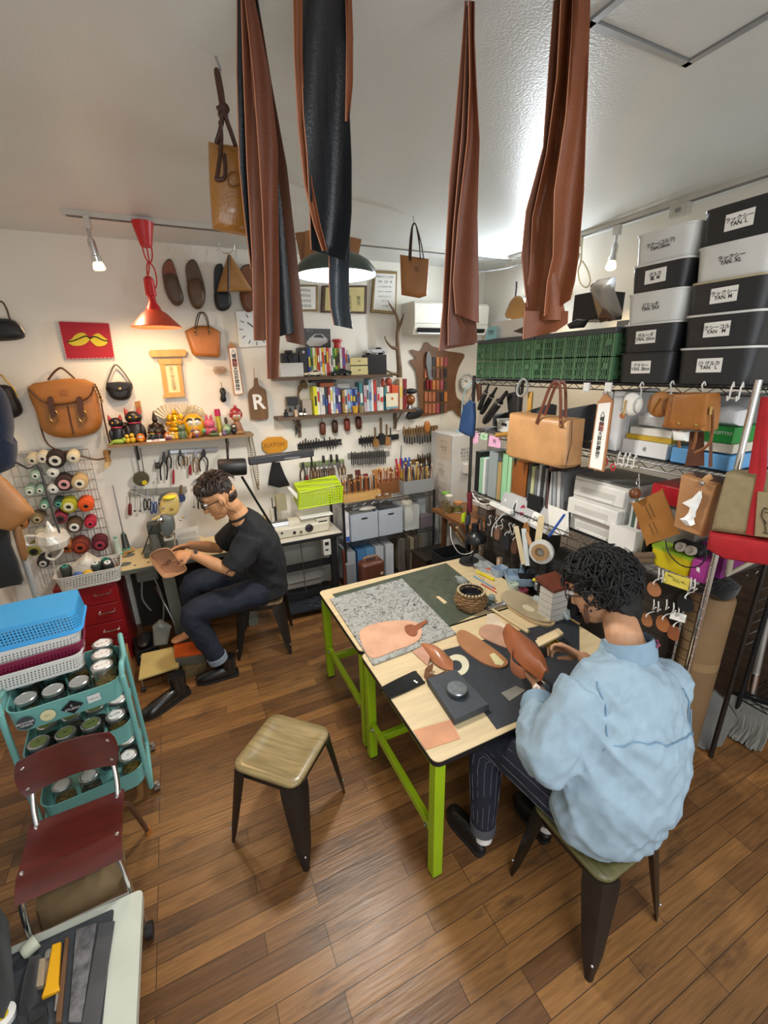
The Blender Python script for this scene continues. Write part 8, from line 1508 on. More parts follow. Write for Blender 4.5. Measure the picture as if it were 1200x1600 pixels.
# clutter at the far end of the workbench
cd_=T('tool_caddy','pale blue plastic caddy with a handle full of small things','caddy',tz(822,905));c=tz(820,908,.001);mb=MB();tub(mb,c,.26,.16,.055,.015,.003,.006,rz=-.5);mb.build('tray',P('9db4c6',.4),cd_);q=V((math.cos(-.5),math.sin(-.5),0));MB().tube(bez([c+q*-.02+V((.04,.05,.05)),c+q*-.02+V((.04,.05,.12)),c+q*.08+V((.04,.05,.12)),c+q*.08+V((.04,.05,.05))],5),.010,8).build('handle',P('9db4c6',.4),cd_);MB().obox(c+V((-.08,-.03,.05)),q*.14,(.02,.04,.01),(0,0,.012)).build('black_sheet',BLACK,cd_)
for k,(px,py,w_,d_,h,c_,lab)in enumerate(((780,898,.10,.07,.06,'b3c3d8','clear pale blue tub at the back left of the caddy'),(848,922,.085,.085,.10,'a2a9b5','grey translucent tub of white tools right of the caddy'))):t=T('plastic_tub',lab,'tub',tz(px,py));mb=MB();tub(mb,tz(px,py,.001),w_,d_,h,.015,.003,.006);mb.build('tub',M('tub_'+c_,hexc(c_),.25,var=.03,alpha=.75),t)
one('yellow_flower_clip',MB().ball(tz(836,906,.09),(.018,.018,.012)),P('d8cf3a',.5),'yellow clip on the grey tub','clip')
for k in range(4):one('white_tool',MB().tube([tz(842+5*k,922-2*k,.03),tz(838+7*k,912-4*k,.13)],.006,6),P('d8d8d2',.5),'white plastic tool in the grey tub, '+ORD[k]+' from the left','tool','white tools in the grey tub')
for k,(px,py,r,h,c_,lab)in enumerate(((780,886,.022,.075,'c9a98f','upright tan leather roll in the pale blue tub'),(791,893,.022,.05,'4f5638','dark olive jar beside the tan leather roll'),(818,929,.030,.04,'7d3a4c','small pink-lidded glass pot in front of the caddy'),(802,920,.034,.04,'b9c4b4','clear glass ashtray-like pot left of the pink-lidded pot'))):t=T('small_pot',lab,'pot',tz(px,py));MB().lathe([(r,.001),(r,h),(r*.8,h),(r*.78,h*.6),(0,h*.6)],tz(px,py,.001),n=20).build('body',P(c_,.3),t)
plate('sheet_metal','crumpled silver bag of parts at the far edge of the table','bag',[(727,874),(745,868),(772,886),(768,897),(750,893)],.02,M('silver_film',(.5,.55,.56),.3,.3,var=.4,scale=40,bump=.6,bscale=40),.001)
for k,(x0,y0,x1,y1,r,c_,nm,lab)in enumerate(((745,893,772,906,.010,'d8c81a','utility_knife','yellow cutter knife lying by the wicker basket'),(738,890,756,905,.006,'c9b892','wooden_stick','pale wooden stick beside the yellow cutter'),(740,900,770,918,.005,'5f9ac0','pencil','light blue pen beside the yellow cutter'),(750,906,774,920,.005,'c03a3a','pencil','red pen next to the blue pen'),(752,912,776,926,.004,'b02a2a','pencil','second red pen nearer the wicker basket'),(728,872,742,888,.005,'4a3a30','awl','dark awl at the far edge of the table'),(856,925,884,938,.008,'d2c83a','yellow_tape','yellow strip lying right of the grey tub'),(880,960,905,975,.006,'c9a86a','wooden_stick','wooden stick beside the man\'s right hand'))):one(nm,MB().tube([tz(x0,y0,r+.001),tz(x1,y1,r+.001)],r,8),P(c_,.45),lab,nm.replace('_',' '))
one('orange_ball',MB().ball(tz(763,890,.016),.016),P('d0562a',.5),'small orange ball beside the silver bag','ball')
clr=T('glue_bottle','grey-white plastic glue bottle behind the wicker basket','bottle',tz(722,910));MB().lathe([(.03,0),(.035,.01),(.03,.05),(.012,.07),(.01,.085),(0,.085)],tz(726,912,.02),(-.5,.3,.5),n=16).build('body',P('8f9691',.4),clr)
one('wire_coil',MB().tube([tz(706,908,.004+.003*math.sin(q))+V((.02*math.cos(q),.025*math.sin(q),.0))for q in[i*.4 for i in range(16)]],.0018,5,closed=True),STEEL,'thin wire loop on the green mat by the glue bottle','wire')
one('small_steel_cup',MB().lathe([(.016,0),(.024,.015),(.02,.035),(.012,.04),(0,.04)],tz(768,938,.004),n=16).ball(tz(771,946,.012),(.014,.014,.01)),P('7f8a86',.35),'small grey metal cup right of the wicker basket','cup')
tpd=T('tape_holder','reel of tan tape standing on its edge on a white cutter','tape dispenser',tz(848,890));c=ox(846,862,1.90);MB().lathe([(.075,-.012),(.075,.012),(.05,.013),(.05,-.013)],c,(-.9,-.4,.1),n=30).build('white_disc',P('c4c4be',.5),tpd);MB().lathe([(.052,-.025),(.052,.03),(.03,.03),(.03,-.025)],c,(-.9,-.4,.1),n=26).build('tape',P('9a7a52',.4),tpd);MB().obox(c+V((-.01,-.03,-.15)),(.03,0,0),(0,.06,0),(0,0,c.z-ZT-.002-(c.z-ZT-.15))).build('stand',WHITE,tpd)if c.z-ZT<.16 else MB().obox(V((c.x+.02,c.y-.03,ZT)),(.03,0,0),(0,.05,0),(0,0,c.z-ZT)).build('stand',BLACK,tpd)
for k,(x0,y0,x1,y1,w_,c_,lab)in enumerate(((818,882,806,822,3.5,'d8c9a8','left pale wooden ruler standing in the caddy'),(824,884,818,826,3.5,'d0d8de','white plastic ruler standing in the caddy'),(832,860,822,832,3,'c79a72','tan leather strip among the rulers'),(838,862,846,806,5,'d9c6a0','broad wooden folder standing right of the rulers'))):p_=[(x0-w_,y0),(x0+w_,y0),(x1+w_,y1),(x1-w_,y1)];one('ruler',MB().prism(RX(p_,1.93),(.004,0,0)),P(c_,.5),lab,'ruler')
one('blue_stick',MB().tube(RX([(858,838),(882,804)],1.95),.007,7),P('2a55b0',.4),'blue stick leaning on the third shelf behind the tape reel','stick')
for k in range(5):one('small_drawer_box',MB().obox((1.80,1.585,ZT+.002+.042*k),(.13,0,0),(0,.10,0),(0,0,.038)),P('c9c6bf',.5),'white card box in the stack right of the tape reel, '+ORD[k]+' from the bottom','box','white card boxes on the workbench',bevel=.002)
one('brown_leather_book',MB().obox((1.79,1.57,ZT+.214),(.16,0,0),(0,.15,.02),(0,0,.02)),lea('6a3626'),'reddish-brown leather folder on top of the white card boxes','folder')
one('steel_plate',MB().prism([tz(a,b,.0035)for a,b in((783,1083),(806,1072),(821,1079),(796,1096))],(0,0,.002)),M('rubbed_metal',(.27,.26,.22),.45,.4,var=.3),'small greyish metal plate on the slate mat by the man\'s elbow','plate')
glj=T('glue_jar','yellow glue jar with a wooden spatula across it in front of the man','glue jar',tz(862,1012));MB().lathe([(.028,.004),(.034,.01),(.034,.04),(.03,.05),(.028,.05),(.028,.03),(0,.03)],tz(862,1014),n=20).build('jar',M('honey_glass',hexc('a08a1c'),.25,var=.1),glj);MB().prism([tz(a,b,.052)for a,b in((838,1000),(872,984),(880,992),(846,1012))],(0,0,.012)).build('wooden_lid',TOPW,glj);MB().prism([tz(a,b,.05)for a,b in((830,1006),(838,1000),(846,1012),(838,1014))],(0,0,.014)).build('dark_end',P('1c2330',.4),glj)
# ================================================================== leather strips, bags and cords hanging from the ceiling
LS1,LS2,LSB=lea('67361f',.55),lea('774022',.55),lea('191b1f',.42)
def strap(lab,P0,prof,m,bow=.009,th=.003,off=0,ph=0,grp='long leather strips hanging from the ceiling',bot=0):
 """prof: (py, left px, right px) down the strip; hangs in the vertical plane through P0 facing the room"""
 n=face(P0);base=V(P0)+n*off;t_=[]
 for i,(y,a,b)in enumerate(prof):
  row=[]
  for k in range(7):
   u=k/6;dy=bot*u if i==len(prof)-1 else 0
   row.append(opl(a+(b-a)*u,y+dy,base+n*(bow*math.sin(math.pi*(u*1.5+ph)+y*.006)),n))
  t_.append(row)
 R=[]                                                   # refine down the length
 for i in range(len(t_)-1):
  for s in range(3):R.append([t_[i][k].lerp(t_[i+1][k],s/3)for k in range(7)])
 R.append(t_[-1]);t=T('leather_strip',lab,'leather strip',(base.x,base.y,min(p.z for p in R[-1])),0,grp);MB().sheet(R,th).build('strip',m,t,smooth=60)
 ed=MB();e=[r[0]+n*.0016 for r in R];ed.tube(e,.0016,5).build('cut_edge',P('b5795a',.7),t);return t
def hang(px,py,z=ZC-.02):p=oz(px,py,z);return p
H1=hang(395,2);H1=V((H1.x,H1.y,0));H2=hang(505,2);H2=V((H2.x*.97,H2.y*.97,0));H3=hang(733,2);H3=V((H3.x,H3.y,0));H4=hang(880,2);H4=V((H4.x,H4.y,0))
T_=-30
strap('black strip at the far left of the left hanging bunch',H1,[(T_,371,395),(120,370,398),(260,374,405),(340,382,412),(420,392,420)],LSB,off=-.03)
strap('brown strip third from front in the left hanging bunch, ending beside the square clock',H1,[(T_,376,392),(100,380,402),(260,386,412),(400,394,420),(480,396,420),(532,397,418)],lea('6f3f27',.55),off=-.012,ph=.4)
strap('black strip with a shiny lower end in the left hanging bunch',H1,[(T_,385,400),(140,395,415),(320,412,440),(440,424,452),(527,433,460)],LSB,off=-.022,ph=.6,bot=-8)
strap('broad dark brown strip at the right of the left hanging bunch',H1,[(T_,388,398),(130,402,424),(260,412,448),(380,424,462),(480,436,472),(534,448,477)],lea('54301d',.55),off=-.028,ph=.3,bot=6)
strap('longest reddish-brown strip at the front of the left hanging bunch',H1,[(T_,380,392),(120,396,422),(230,404,434),(330,410,434),(430,414,436),(520,416,437),(592,418,435)],LS1,off=.01)
strap('wide black hide strip in the middle with a brown underside, ending in a point',H2,[(T_,470,548),(60,470,545),(180,474,546),(250,480,549),(330,484,549),(372,485,546),(390,486,540)],LSB,off=.0,bow=.035,bot=18)
strap('brown curled edge strip along the left of the wide black hide',H2,[(T_,458,472),(90,460,473),(200,466,478),(290,476,488),(350,490,500),(392,504,511)],LS2,off=.03,bow=.006)
strap('brown underside strip showing along the right of the wide black hide',H2,[(T_,540,548),(60,542,552),(130,541,551),(190,540,545)],LS2,off=-.015,bow=.006)
strap('narrow blue-black strip hanging below in front of the green lamp',H2,[(300,512,547),(380,514,546),(440,514,545),(480,516,546),(508,522,551)],lea('2a323a',.3),off=-.06,bow=.012,bot=6)
strap('left tail of the folded brown strip hung from a ceiling hook',H3,[(2,727,735),(60,723,738),(160,714,737),(280,703,730),(400,696,716),(480,692,712),(548,686,742)],LS1,off=-.015,bot=-10)
strap('right tail of the folded brown strip, in front of the wall leather panel',H3,[(2,732,741),(60,733,741),(130,734,744),(220,730,749),(340,716,746),(440,708,748),(490,712,748)],LS1,off=.012,ph=.5,bot=15)
strap('inner fold of the folded brown strip',H3,[(30,730,737),(200,722,738),(360,708,730),(500,700,744),(540,700,746)],lea('5a301c',.55),off=-.004,bot=-4)
strap('back layer of the right hanging brown leather bunch',H4,[(T_,868,885),(100,858,880),(230,849,872),(330,822,852),(400,815,845),(450,820,850),(480,824,850)],lea('67381f',.55),off=-.03)
strap('middle layer of the right hanging brown leather bunch, curling outward',H4,[(T_,878,900),(120,870,900),(240,854,890),(340,832,872),(420,828,868),(500,818,885)],LS2,off=-.008,ph=.5,bow=.03)
strap('front layer of the right hanging brown leather bunch',H4,[(T_,896,922),(60,893,921),(180,884,916),(300,866,912),(400,864,904),(440,855,898),(494,850,891)],LS2,off=.02,bow=.02,bot=-26)
strap('lowest turned-up end of the right hanging brown leather bunch',H4,[(486,820,888),(505,818,887),(530,817,868)],LS2,off=.004,bow=.012,bot=-12)
hk=MB();[hk.tube([V((h.x,h.y,ZC)),V((h.x,h.y,oz(0,0,ZC).z-.03))],.006,7)for h in(H3,)];one('ceiling_hook',hk,STEEL,'metal ceiling hook at the top of the folded brown strip','hook')
B0=hang(341,104);B0=V((B0.x,B0.y,0));nb=face(B0);BQ=lambda pts,o=0:[opl(a,b,B0+nb*o,nb)for a,b in pts]
pc2=T('leather_pouch','glossy tan leather pouch hanging from a ceiling hook by a knotted brown strap','pouch',BQ([(352,360)])[0]);MB().pillow(BQ([(325,223),(340,226),(384,232),(392,300),(388,370),(340,361),(332,358),(327,290)]),nb*.035,back=.6,top=.6).build('body',lea('a8702c',.22,coat=.6),pc2)
for pts,r_ in(([(338,224),(345,200),(347,175),(342,140),(338,114),(340,112),(346,140),(352,180),(362,210),(368,228)],.007),([(344,190),(346,220),(340,270),(338,280),(350,278),(352,262),(350,240)],.006),([(340,172),(352,166),(354,176),(342,182)],.009)):MB().tube(bez(BQ(pts,.04),5),r_,7).build('strap',lea('4a2a1e'),pc2)
MB().tube(bez(BQ([(355,278),(360,270),(372,270),(374,288),(360,290),(356,280)],.043),4),.002,5).build('stamped_emblem',lea('7a4a1c'),pc2);MB().tube(bez([BQ([(338,100)])[0]+V((0,0,.02)),*BQ([(342,102),(345,110),(340,115)],.03)],4),.004,6).build('hook',STEEL,pc2)
B0=oz(646,352,ZC-.05);B0=V((B0.x,B0.y,0));nb=face(B0);t3=T('tote_bag','small flat tan tote bag hanging from the ceiling right of the dome lamp','tote bag',BQ([(648,464)])[0]);MB().pillow(BQ([(625,398),(671,405),(667,462),(655,466),(627,461)]),nb*.04,back=.6,top=.5).build('body',lea('9a6636',.5),t3)
for s in(0,5):MB().tube(bez(BQ([(639+s*.4,412),(641+s*.4,375),(645,352),(650,352),(655+s*.6,380),(657+s,404)],.03),5),.009,7,flat=.5).build('handle',lea('3a2219'),t3)
MB().prism(BQ([(648,417),(654,417),(654,424),(648,424)],.045),nb*.0015).build('stamp',lea('7d4f28'),t3);MB().tube([V((B0.x,B0.y,ZC)),BQ([(647,352)])[0]],.004,6).build('hook',STEEL,t3)
B0=V((gx+.12,gy+.40,0));nb=face(B0);t3=T('folded_leather','folded tan leather panels hanging behind the dome lamp','leather panels',BQ([(520,420)])[0])
for k,pts in enumerate(([(461,364),(478,362),(490,420),(472,420)],[(477,361),(500,358),(545,366),(552,420),(474,420)],[(547,370),(565,374),(556,420),(540,420)])):MB().prism(BQ(pts,.01*k),nb*.004).build('panel',lea(('8a5c30','a06c3a','8f6032')[k]),t3)
MB().tube([V((B0.x,B0.y,ZC)),BQ([(520,362)])[0]],.004,6).build('hook',STEEL,t3)
one('ceiling_cable',MB().tube(bez([oy(a,b,3.3)for a,b in((745,425),(780,421),(805,415),(820,408))],5),.005,6),BLACK,'black cable running under the ceiling in the far corner','cable')

# ================================================================== people
SKIN=M('skin',hexc('b98a68'),.55,var=.07,scale=20,bump=.04,bscale=200);DENIM=M('light_denim',hexc('8fa4b3'),.85,var=.10,scale=16,bump=.25,bscale=420);JEAN=M('dark_denim',hexc('141b2b'),.8,var=.25,scale=12,bump=.2,bscale=400);TEE=M('black_jersey',hexc('17181b'),.85,var=.15,scale=10,bump=.12,bscale=200);HAIR=M('black_hair',hexc('0c0a09'),.75,var=.3,scale=30,stretch=(8,8,60));NAVY=M('navy_trousers',hexc('171a2a'),.85,var=.15)
def flesh(name,mb,mat,par,vox,sm=6,wr=0,wf=14,seed=0):
 o=mb.build(name,mat,par,smooth=0);r=o.modifiers.new('remesh','REMESH');r.mode='VOXEL';r.voxel_size=vox;s=o.modifiers.new('smooth','SMOOTH');s.iterations=sm;s.factor=.5;evald(o)
 me=o.data
 if wr:                         # soft cloth folds
  ns=[v.normal.copy()for v in me.vertices]
  for v,n in zip(me.vertices,ns):
   q=v.co*wf;a=NZ.noise(V((q.x*.7+q.z*.55,q.y*.7-q.z*.4,q.z*.3+seed)));c=NZ.noise(V((q.x*1.5-q.z*.8,q.y*1.5+q.z*.7,q.z*.6+seed+7)));b=NZ.noise(q*2.3+V((seed,3,1)));v.co+=n*wr*((1-abs(a)*3)*.7+(.6-abs(c)*2.4)*.5+b*.2)
 me.polygons.foreach_set('use_smooth',[True]*len(me.polygons));me.materials.clear();me.materials.append(mat);return o
def hand(mb,w,d,n,side,curl,s=1.1):
 """w wrist, d pointing direction, n palm normal, side: +1 thumb on d x n"""
 d=V(d).normalized();n=V(n);n=(n-d*n.dot(d)).normalized();t=d.cross(n)*side;w=V(w)
 mb.tube([w-d*.02,w+d*.02*s,w+d*.055*s,w+d*.088*s,w+d*.096*s],[(.024*s,.017*s),(.030*s,.016*s),(.039*s,.014*s),(.037*s,.012*s),(.030*s,.008*s)],12,up=t)
 for k,(o,l)in enumerate(((.029,.068),(.010,.077),(-.010,.072),(-.028,.056))):
  p=w+d*(.088 if k in(1,2)else .082)*s+t*o*s;pts=[p-d*.02];a=curl*.5;dd=d+t*o*2.0
  for j,f in enumerate((.45,.32,.26)):q=(dd*math.cos(a)+n*math.sin(a)).normalized();pts.append(pts[-1]+q*(l*f*s+(.02 if j==0 else 0)));a+=curl
  mb.tube(pts,[.0092*s,.0090*s,.0082*s,.0066*s],8);mb.ball(pts[-1],.0066*s,8,6)
 p=w+d*.025*s+t*.022*s;q1=p+(d*.5+t*.75+n*.35).normalized()*.038*s;q2=q1+(d*.9+t*.1+n*.5).normalized()*.032*s;q3=q2+(d*.8-t*.15+n*.6).normalized()*.024*s
 mb.tube([p,q1,q2,q3],[.015*s,.0125*s,.0105*s,.008*s],8);mb.ball(q3,.008*s,8,6)
def headpts(c,f,u):
 f=V(f).normalized();u=V(u);u=(u-f*u.dot(f)).normalized();r=f.cross(u);return lambda a,b,h,s=1.15:V(c)+(r*a+f*b+u*h)*s,MX((r,f,u)).transposed()
def head(mb,H,R,s=1.15):
 for p,q in(((0,-.012,.03),(.076,.098,.092)),((0,.03,-.02),(.066,.066,.085)),((0,.045,-.075),(.046,.045,.036)),((0,.078,-.092),(.02,.018,.016)),((0,.062,.045),(.058,.034,.03))):mb.ball(H(*p),tuple(x*s for x in q),18,12,R)
 mb.tube([H(0,.09,.025),H(0,.104,-.005),H(0,.113,-.03),H(0,.094,-.038)],[.008*s,.011*s,.014*s,.008*s],8);mb.ball(H(0,.092,-.062),(.022*s,.010*s,.008*s),10,6,R)
 for a in(-1,1):mb.ball(H(a*.078,-.002,.0),(.009*s,.020*s,.032*s),10,8,R);mb.ball(H(a*.072,.004,-.022),(.008*s,.012*s,.012*s),8,6,R)
def facebits(H,R,par,s=1.15):
 for a in(-1,1):
  MB().ball(H(a*.031,.088,.014),.0125*s,10,8).build('eye',P('e8e4de',.3),par);MB().tube([H(a*.014,.100,.042),H(a*.032,.099,.048),H(a*.05,.088,.042)],.0048*s,6).build('eyebrow',HAIR,par)
 g=MB();
 for a in(-1,1):g.tube([H(a*.034+.024*math.cos(q),.112-.012*abs(a*.034+.024*math.cos(q))/.058,.012+.019*math.sin(q))for q in[i*math.pi/8 for i in range(16)]],.0026*s,6,closed=True);g.tube([H(a*.058,.100,.018),H(a*.080,.05,.016),H(a*.083,-.008,.012)],.0028*s,6)
 g.tube([H(-.010,.113,.016),H(.010,.113,.016)],.0024*s,6).build('glasses',BLACK,par)
def tufts(mb,H,n,fn,r,seed,s=1.15):
 rr=random.Random(seed)
 for i in range(n):
  th,ph=fn(rr);p=V((math.sin(th)*math.cos(ph),math.sin(th)*math.sin(ph),math.cos(th)));b=V((.080*p.x,-.012+.102*p.y,.030+.097*p.z));tg=V((rr.uniform(-1,1),rr.uniform(-1,.6),rr.uniform(-1.2,.3)));tg=(tg-p*tg.dot(p)).normalized();l=rr.uniform(.03,.06);o=rr.uniform(.003,.014)
  mb.tube([H(*(b-p*.012)),H(*(b+p*o+tg*l*.35)),H(*(b+p*o*1.1+tg*l*.8)),H(*(b+p*o*.2+tg*l*1.25))],[r*.8,r,r*.7,r*.15],6)
def shoe(name,heel,toe,m,par,top=.09,w=.046,shaft=0,label=None):
 h,t=V(heel),V(toe);d=(t-h);L=d.length;d.normalize();sd=V((-d.y,d.x,0));Z=UZ
 so=[h+d*L*a+sd*w*b for a,b in((-.02,0),(.02,.6),(.25,.72),(.6,.95),(.82,.95),(.96,.55),(1,0),(.96,-.55),(.82,-.9),(.6,-.85),(.25,-.66),(.02,-.6))]
 u=MB().tube([h+d*L*.04+Z*.03,h+d*L*.16+Z*(.045+top*.2),h+d*L*.45+Z*.05,h+d*L*.75+Z*.038,h+d*L*.93+Z*.03,h+d*L*.99+Z*.024],[(w*.5,.025),(w*.72,.04+top*.2),(w*.85,.05),(w*1.0,.042),(w*.85,.034),(w*.35,.015)],14,up=sd)
 if shaft:u.tube([h+d*L*.22+Z*.03,h+d*L*.20+Z*.10,h+d*L*.20+Z*(.10+shaft)],[(w*.75,.05),(w*.80,.052),(w*.9,.06)],16,up=sd)
 o=u.build(name,m,par,smooth=60)
 if par is None:tag(o,label,'boot')
 MB().prism(smc(so,3),(0,0,.022)).build('sole',P('1d1b1a',.6),o if par is None else o);return o
BOOT=lea('141313',.25,coat=.4)
# ---- man in the denim shirt at the workbench
m2=T('person','person in a pale denim shirt and glasses seated at the workbench, seen from behind','person',(1.28,.72,0))
US=(.96,-.28,0);hc=oz(938,925,1.25);H,RM=headpts(hc,(-.22,.86,-.46),(-.1,.40,.9));nk_=V((1.41,.865,1.105));wl_=V((1.235,1.105,.83));wr_=V((1.535,1.150,.85))
mb=MB();head(mb,H,RM);mb.tube([H(0,-.02,-.02),H(0,-.035,-.075),nk_+V((.01,.03,.05)),nk_-V((0,.02,.06))],[.064,.062,.066,.085],14)
mb.tube([V((1.28,.70,.50)),V((1.29,.70,.65)),V((1.33,.76,.86)),V((1.375,.82,1.02)),nk_],[(.16,.12),(.15,.105),(.165,.11),(.16,.07),(.07,.06)],18,up=US)
for pts in(((1.18,.86,1.01),(1.0,.835,.78),wl_),((1.54,.75,1.0),(1.61,.90,.80),wr_)):mb.tube([V(p)for p in pts],[.05,.045,.028],12)
LEGL=[V((1.17,.74,.535)),V((1.10,1.0,.565)),V((1.045,1.17,.545)),V((1.0,1.13,.34)),V((.982,1.105,.15))];LEGR=[V((1.38,.72,.535)),V((1.43,.96,.565)),V((1.44,1.17,.545)),V((1.36,1.09,.34)),V((1.285,1.02,.14))]
for lg in(LEGL,LEGR):mb.tube(lg+[lg[-1]-V((0,0,.08))],[.07,.06,.052,.045,.032,.03],12)
hand(mb,wl_,(.05,.97,.10),(.75,-.1,.65),1,.42);hand(mb,wr_,(-.25,.9,.05),(-.75,-.2,-.6),-1,.8)
body2=flesh('body',mb,SKIN,m2,.0048,5);facebits(H,RM,m2)
mb=MB();mb.ball(H(0,-.02,.045),(.098,.122,.105),18,12,RM);mb.ball(H(0,-.06,.0),(.09,.085,.09),16,10,RM);mb.ball(H(0,-.078,-.055),(.072,.052,.062),14,8,RM);mb.ball(H(0,.05,.085),(.075,.07,.05),14,8,RM)
hb2=flesh('hair',mb,HAIR,m2,.007,3,.006,40);mb=MB();tufts(mb,lambda a,b,h:H(a*1.16,b*1.16-.004,h*1.08+.012),520,lambda r:(r.uniform(0,2.15),r.uniform(-3.4,.3)),.0046,5);tufts(mb,lambda a,b,h:H(a*1.12,b*1.12,h*1.1+.012),240,lambda r:(r.uniform(0,1.2),r.uniform(0,6.3)),.0046,8);ht=mb.build('hair_locks',HAIR,hb2,smooth=60);ht['kind']='stuff'
MB().tube(bez([H(-.060,.028,-.02),H(-.054,.046,-.06),H(-.032,.068,-.092),H(0,.083,-.100),H(.032,.068,-.092),H(.054,.046,-.06),H(.060,.028,-.02)],4),.0115,8).build('beard',M('stubble',hexc('6b4c3a'),.9,var=.35,scale=120),m2);MB().ball(H(-.088,.004,-.038),.006,8,6).build('ear_stud',BLACK,m2)
mb=MB();mb.tube([V((1.215,.74,.487)),V((1.222,.722,.545)),V((1.25,.715,.68)),V((1.31,.755,.86)),V((1.365,.815,.99)),V((1.385,.835,1.055)),nk_-V((.0,.005,.02)),nk_+V((0,0,.03))],[(.180,.125),(.212,.155),(.226,.172),(.235,.17),(.215,.13),(.175,.10),(.105,.085),(.085,.08)],30,up=US)
mb.tube(bez([(1.21,.855,.995),(1.11,.845,.91),(1.01,.83,.80),(1.06,.92,.795),(1.155,1.02,.81)],4),[.105-.0022*i for i in range(17)],16);mb.tube(bez([(1.50,.77,.995),(1.565,.81,.91),(1.60,.89,.82),(1.59,.98,.82),(1.562,1.08,.84)],4),[.100-.0022*i for i in range(17)],16)
mb.ball((1.535,.785,.965),.095,14,9);mb.ball((1.56,.80,.93),.085,14,9);sh2=flesh('denim_shirt',mb,DENIM,m2,.009,8,.011,13,2)
CUFF=M('denim_trim',hexc('8098ab'),.85,var=.08,scale=20,bump=.25,bscale=420)
MB().tube([V((1.14,1.0,.808)),V((1.165,1.03,.812)),V((1.185,1.055,.816))],[.072,.074,.066],16).build('cuff',CUFF,sh2);MB().tube([V((1.57,1.065,.84)),V((1.557,1.10,.845))],[.062,.060],16).build('cuff',CUFF,sh2)
cl=nk_+V((.0,.0,.03));ang=[math.radians(a)for a in range(-230,51,14)];cr_=[[cl+V((rr*math.cos(a)*1.0,rr*math.sin(a)*.95+dy,z-.035*math.sin(a)*0+.03*(-math.sin(a))))for a in ang]for rr,dy,z in((.098,-.005,-.045),(.094,.0,-.01),(.083,.01,.025),(.092,.005,.0))]
MB().sheet(cr_,.006).build('collar',CUFF,sh2,smooth=60);MB().tube([cr_[1][k]*.5+cr_[2][k]*.5+V((.006,-.010,.002*(-1)**k))for k in(11,12,13,14)],[.002,.006,.003,.006],6).build('embroidery',P('8f3a5c',.7),sh2)
def onsurf(o,pts,off=.003):      # drop a seam onto a garment
 out=[]
 for p in(bez(pts,4)if len(pts)<12 else pts):
  l=WM[m2].inverted()@V(p);ok,loc,nrm,_=o.closest_point_on_mesh(l);out.append(WM[m2]@(loc+nrm*off))
 return[out[max(i-1,0)]*.25+out[i]*.5+out[min(i+1,len(out)-1)]*.25 for i in range(len(out))]
for pts in([(1.15+.044*i,.72-.0123*i-.06*math.sin(i*.314),.935-.004*abs(i-5))for i in range(11)],[(1.16,.73,.925),(1.165,.74,.96),(1.19,.78,1.02),(1.22,.83,1.06)],[(1.51,.62,.82),(1.53,.63,.90),(1.52,.66,.98),(1.50,.70,1.03)]):MB().tube(onsurf(sh2,pts),.0028,6).build('seam',P('6c8ba4',.85),sh2)
mb=MB();mb.ball((1.26,.74,.535),(.19,.16,.085),18,10)
for lg in(LEGL,LEGR):mb.tube(bez(lg,4),[.108-.0035*i for i in range(17)],16)
tro=flesh('trousers',mb,NAVY,m2,.010,6,.004,12)
for lg in(LEGL,LEGR):
 pin=MB();c=bez(lg,4)
 for k in range(15):
  pl_=[]
  for i,p in enumerate(c):
   t_=(c[min(i+1,16)]-c[max(i-1,0)]).normalized();a_=t_.cross(V((.95,-.3,0))).normalized();b2=t_.cross(a_);q=2*math.pi*k/15;pl_.append(p+(a_*math.cos(q)+b2*math.sin(q))*(.108-.0035*i))
  pin.tube(onsurf(tro,pl_,.0006),.0011,4)
 pin=pin.build('pinstripes',P('6d7080',.8),tro);e=lg[-1];MB().lathe([(.052,-.025),(.058,-.022),(.060,.02),(.054,.022)],e,(.08,.1,1),n=20,capb=False,capt=False).build('turned_cuff',P('4a4c52',.85),tro);MB().tube([e+V((0,0,.01)),e-V((0,.01,.07))],[.038,.040],14).build('sock',P('d8d6d2',.9),m2)
shoe('shoe',(.965,1.075,0),(.945,1.315,0),lea('121213',.35),m2,.07);shoe('shoe',(1.27,.985,0),(1.30,1.225,0),lea('121213',.35),m2,.07)
wt_=MB().tube([wl_-V((.006,.030,0)),wl_-V((.001,.008,0))],[.036,.035],18).build('wrist_watch',CHROME,m2);MB().lathe([(.016,0),(.016,.006),(0,.006)],wl_+V((-.03,-.02,.014)),(-.8,0,.6),n=16).build('dial',WHITE,wt_)
# the leather upper in his left hand
up=T('leather_upper','folded brown leather slipper upper held in the denim-shirted person\'s left hand','leather upper',(1.25,1.24,.86));hz=.90;C1,C2=oz(792,980,.90),oz(852,1054,.93);ax=(C2-C1);sdv=V((-ax.y,ax.x,0)).normalized();g=[]
for i in range(10):
 v=i/9;w_=.012+.052*math.sin(math.pi*min(1,.06+v*.92));c=C1+ax*v;g.append([c+sdv*w_*u_*(1 if u_>0 else .9)+V((0,0,.022*(1-u_*u_)-(.03*max(0,-u_))))for u_ in(-1,-.6,-.2,.2,.6,1)])
MB().sheet(g,.004).build('vamp',lea('8a4a26',.4,coat=.2),up);MB().tube(bez([oz(800,1020,.88),oz(800,1040,.865),oz(818,1052,.86),oz(830,1040,.88)],5),.030,8,flat=.12,up=(0,0,1)).build('heel_quarter',lea('a8684a',.45),up)
one('wooden_spatula',MB().prism([oz(836,1003,.865),oz(868,988,.89),oz(874,996,.89),oz(842,1012,.865)],(0,0,.010)),TOPW,'pale wooden spatula held over the glue jar in the person\'s right hand','spatula',bevel=.002)
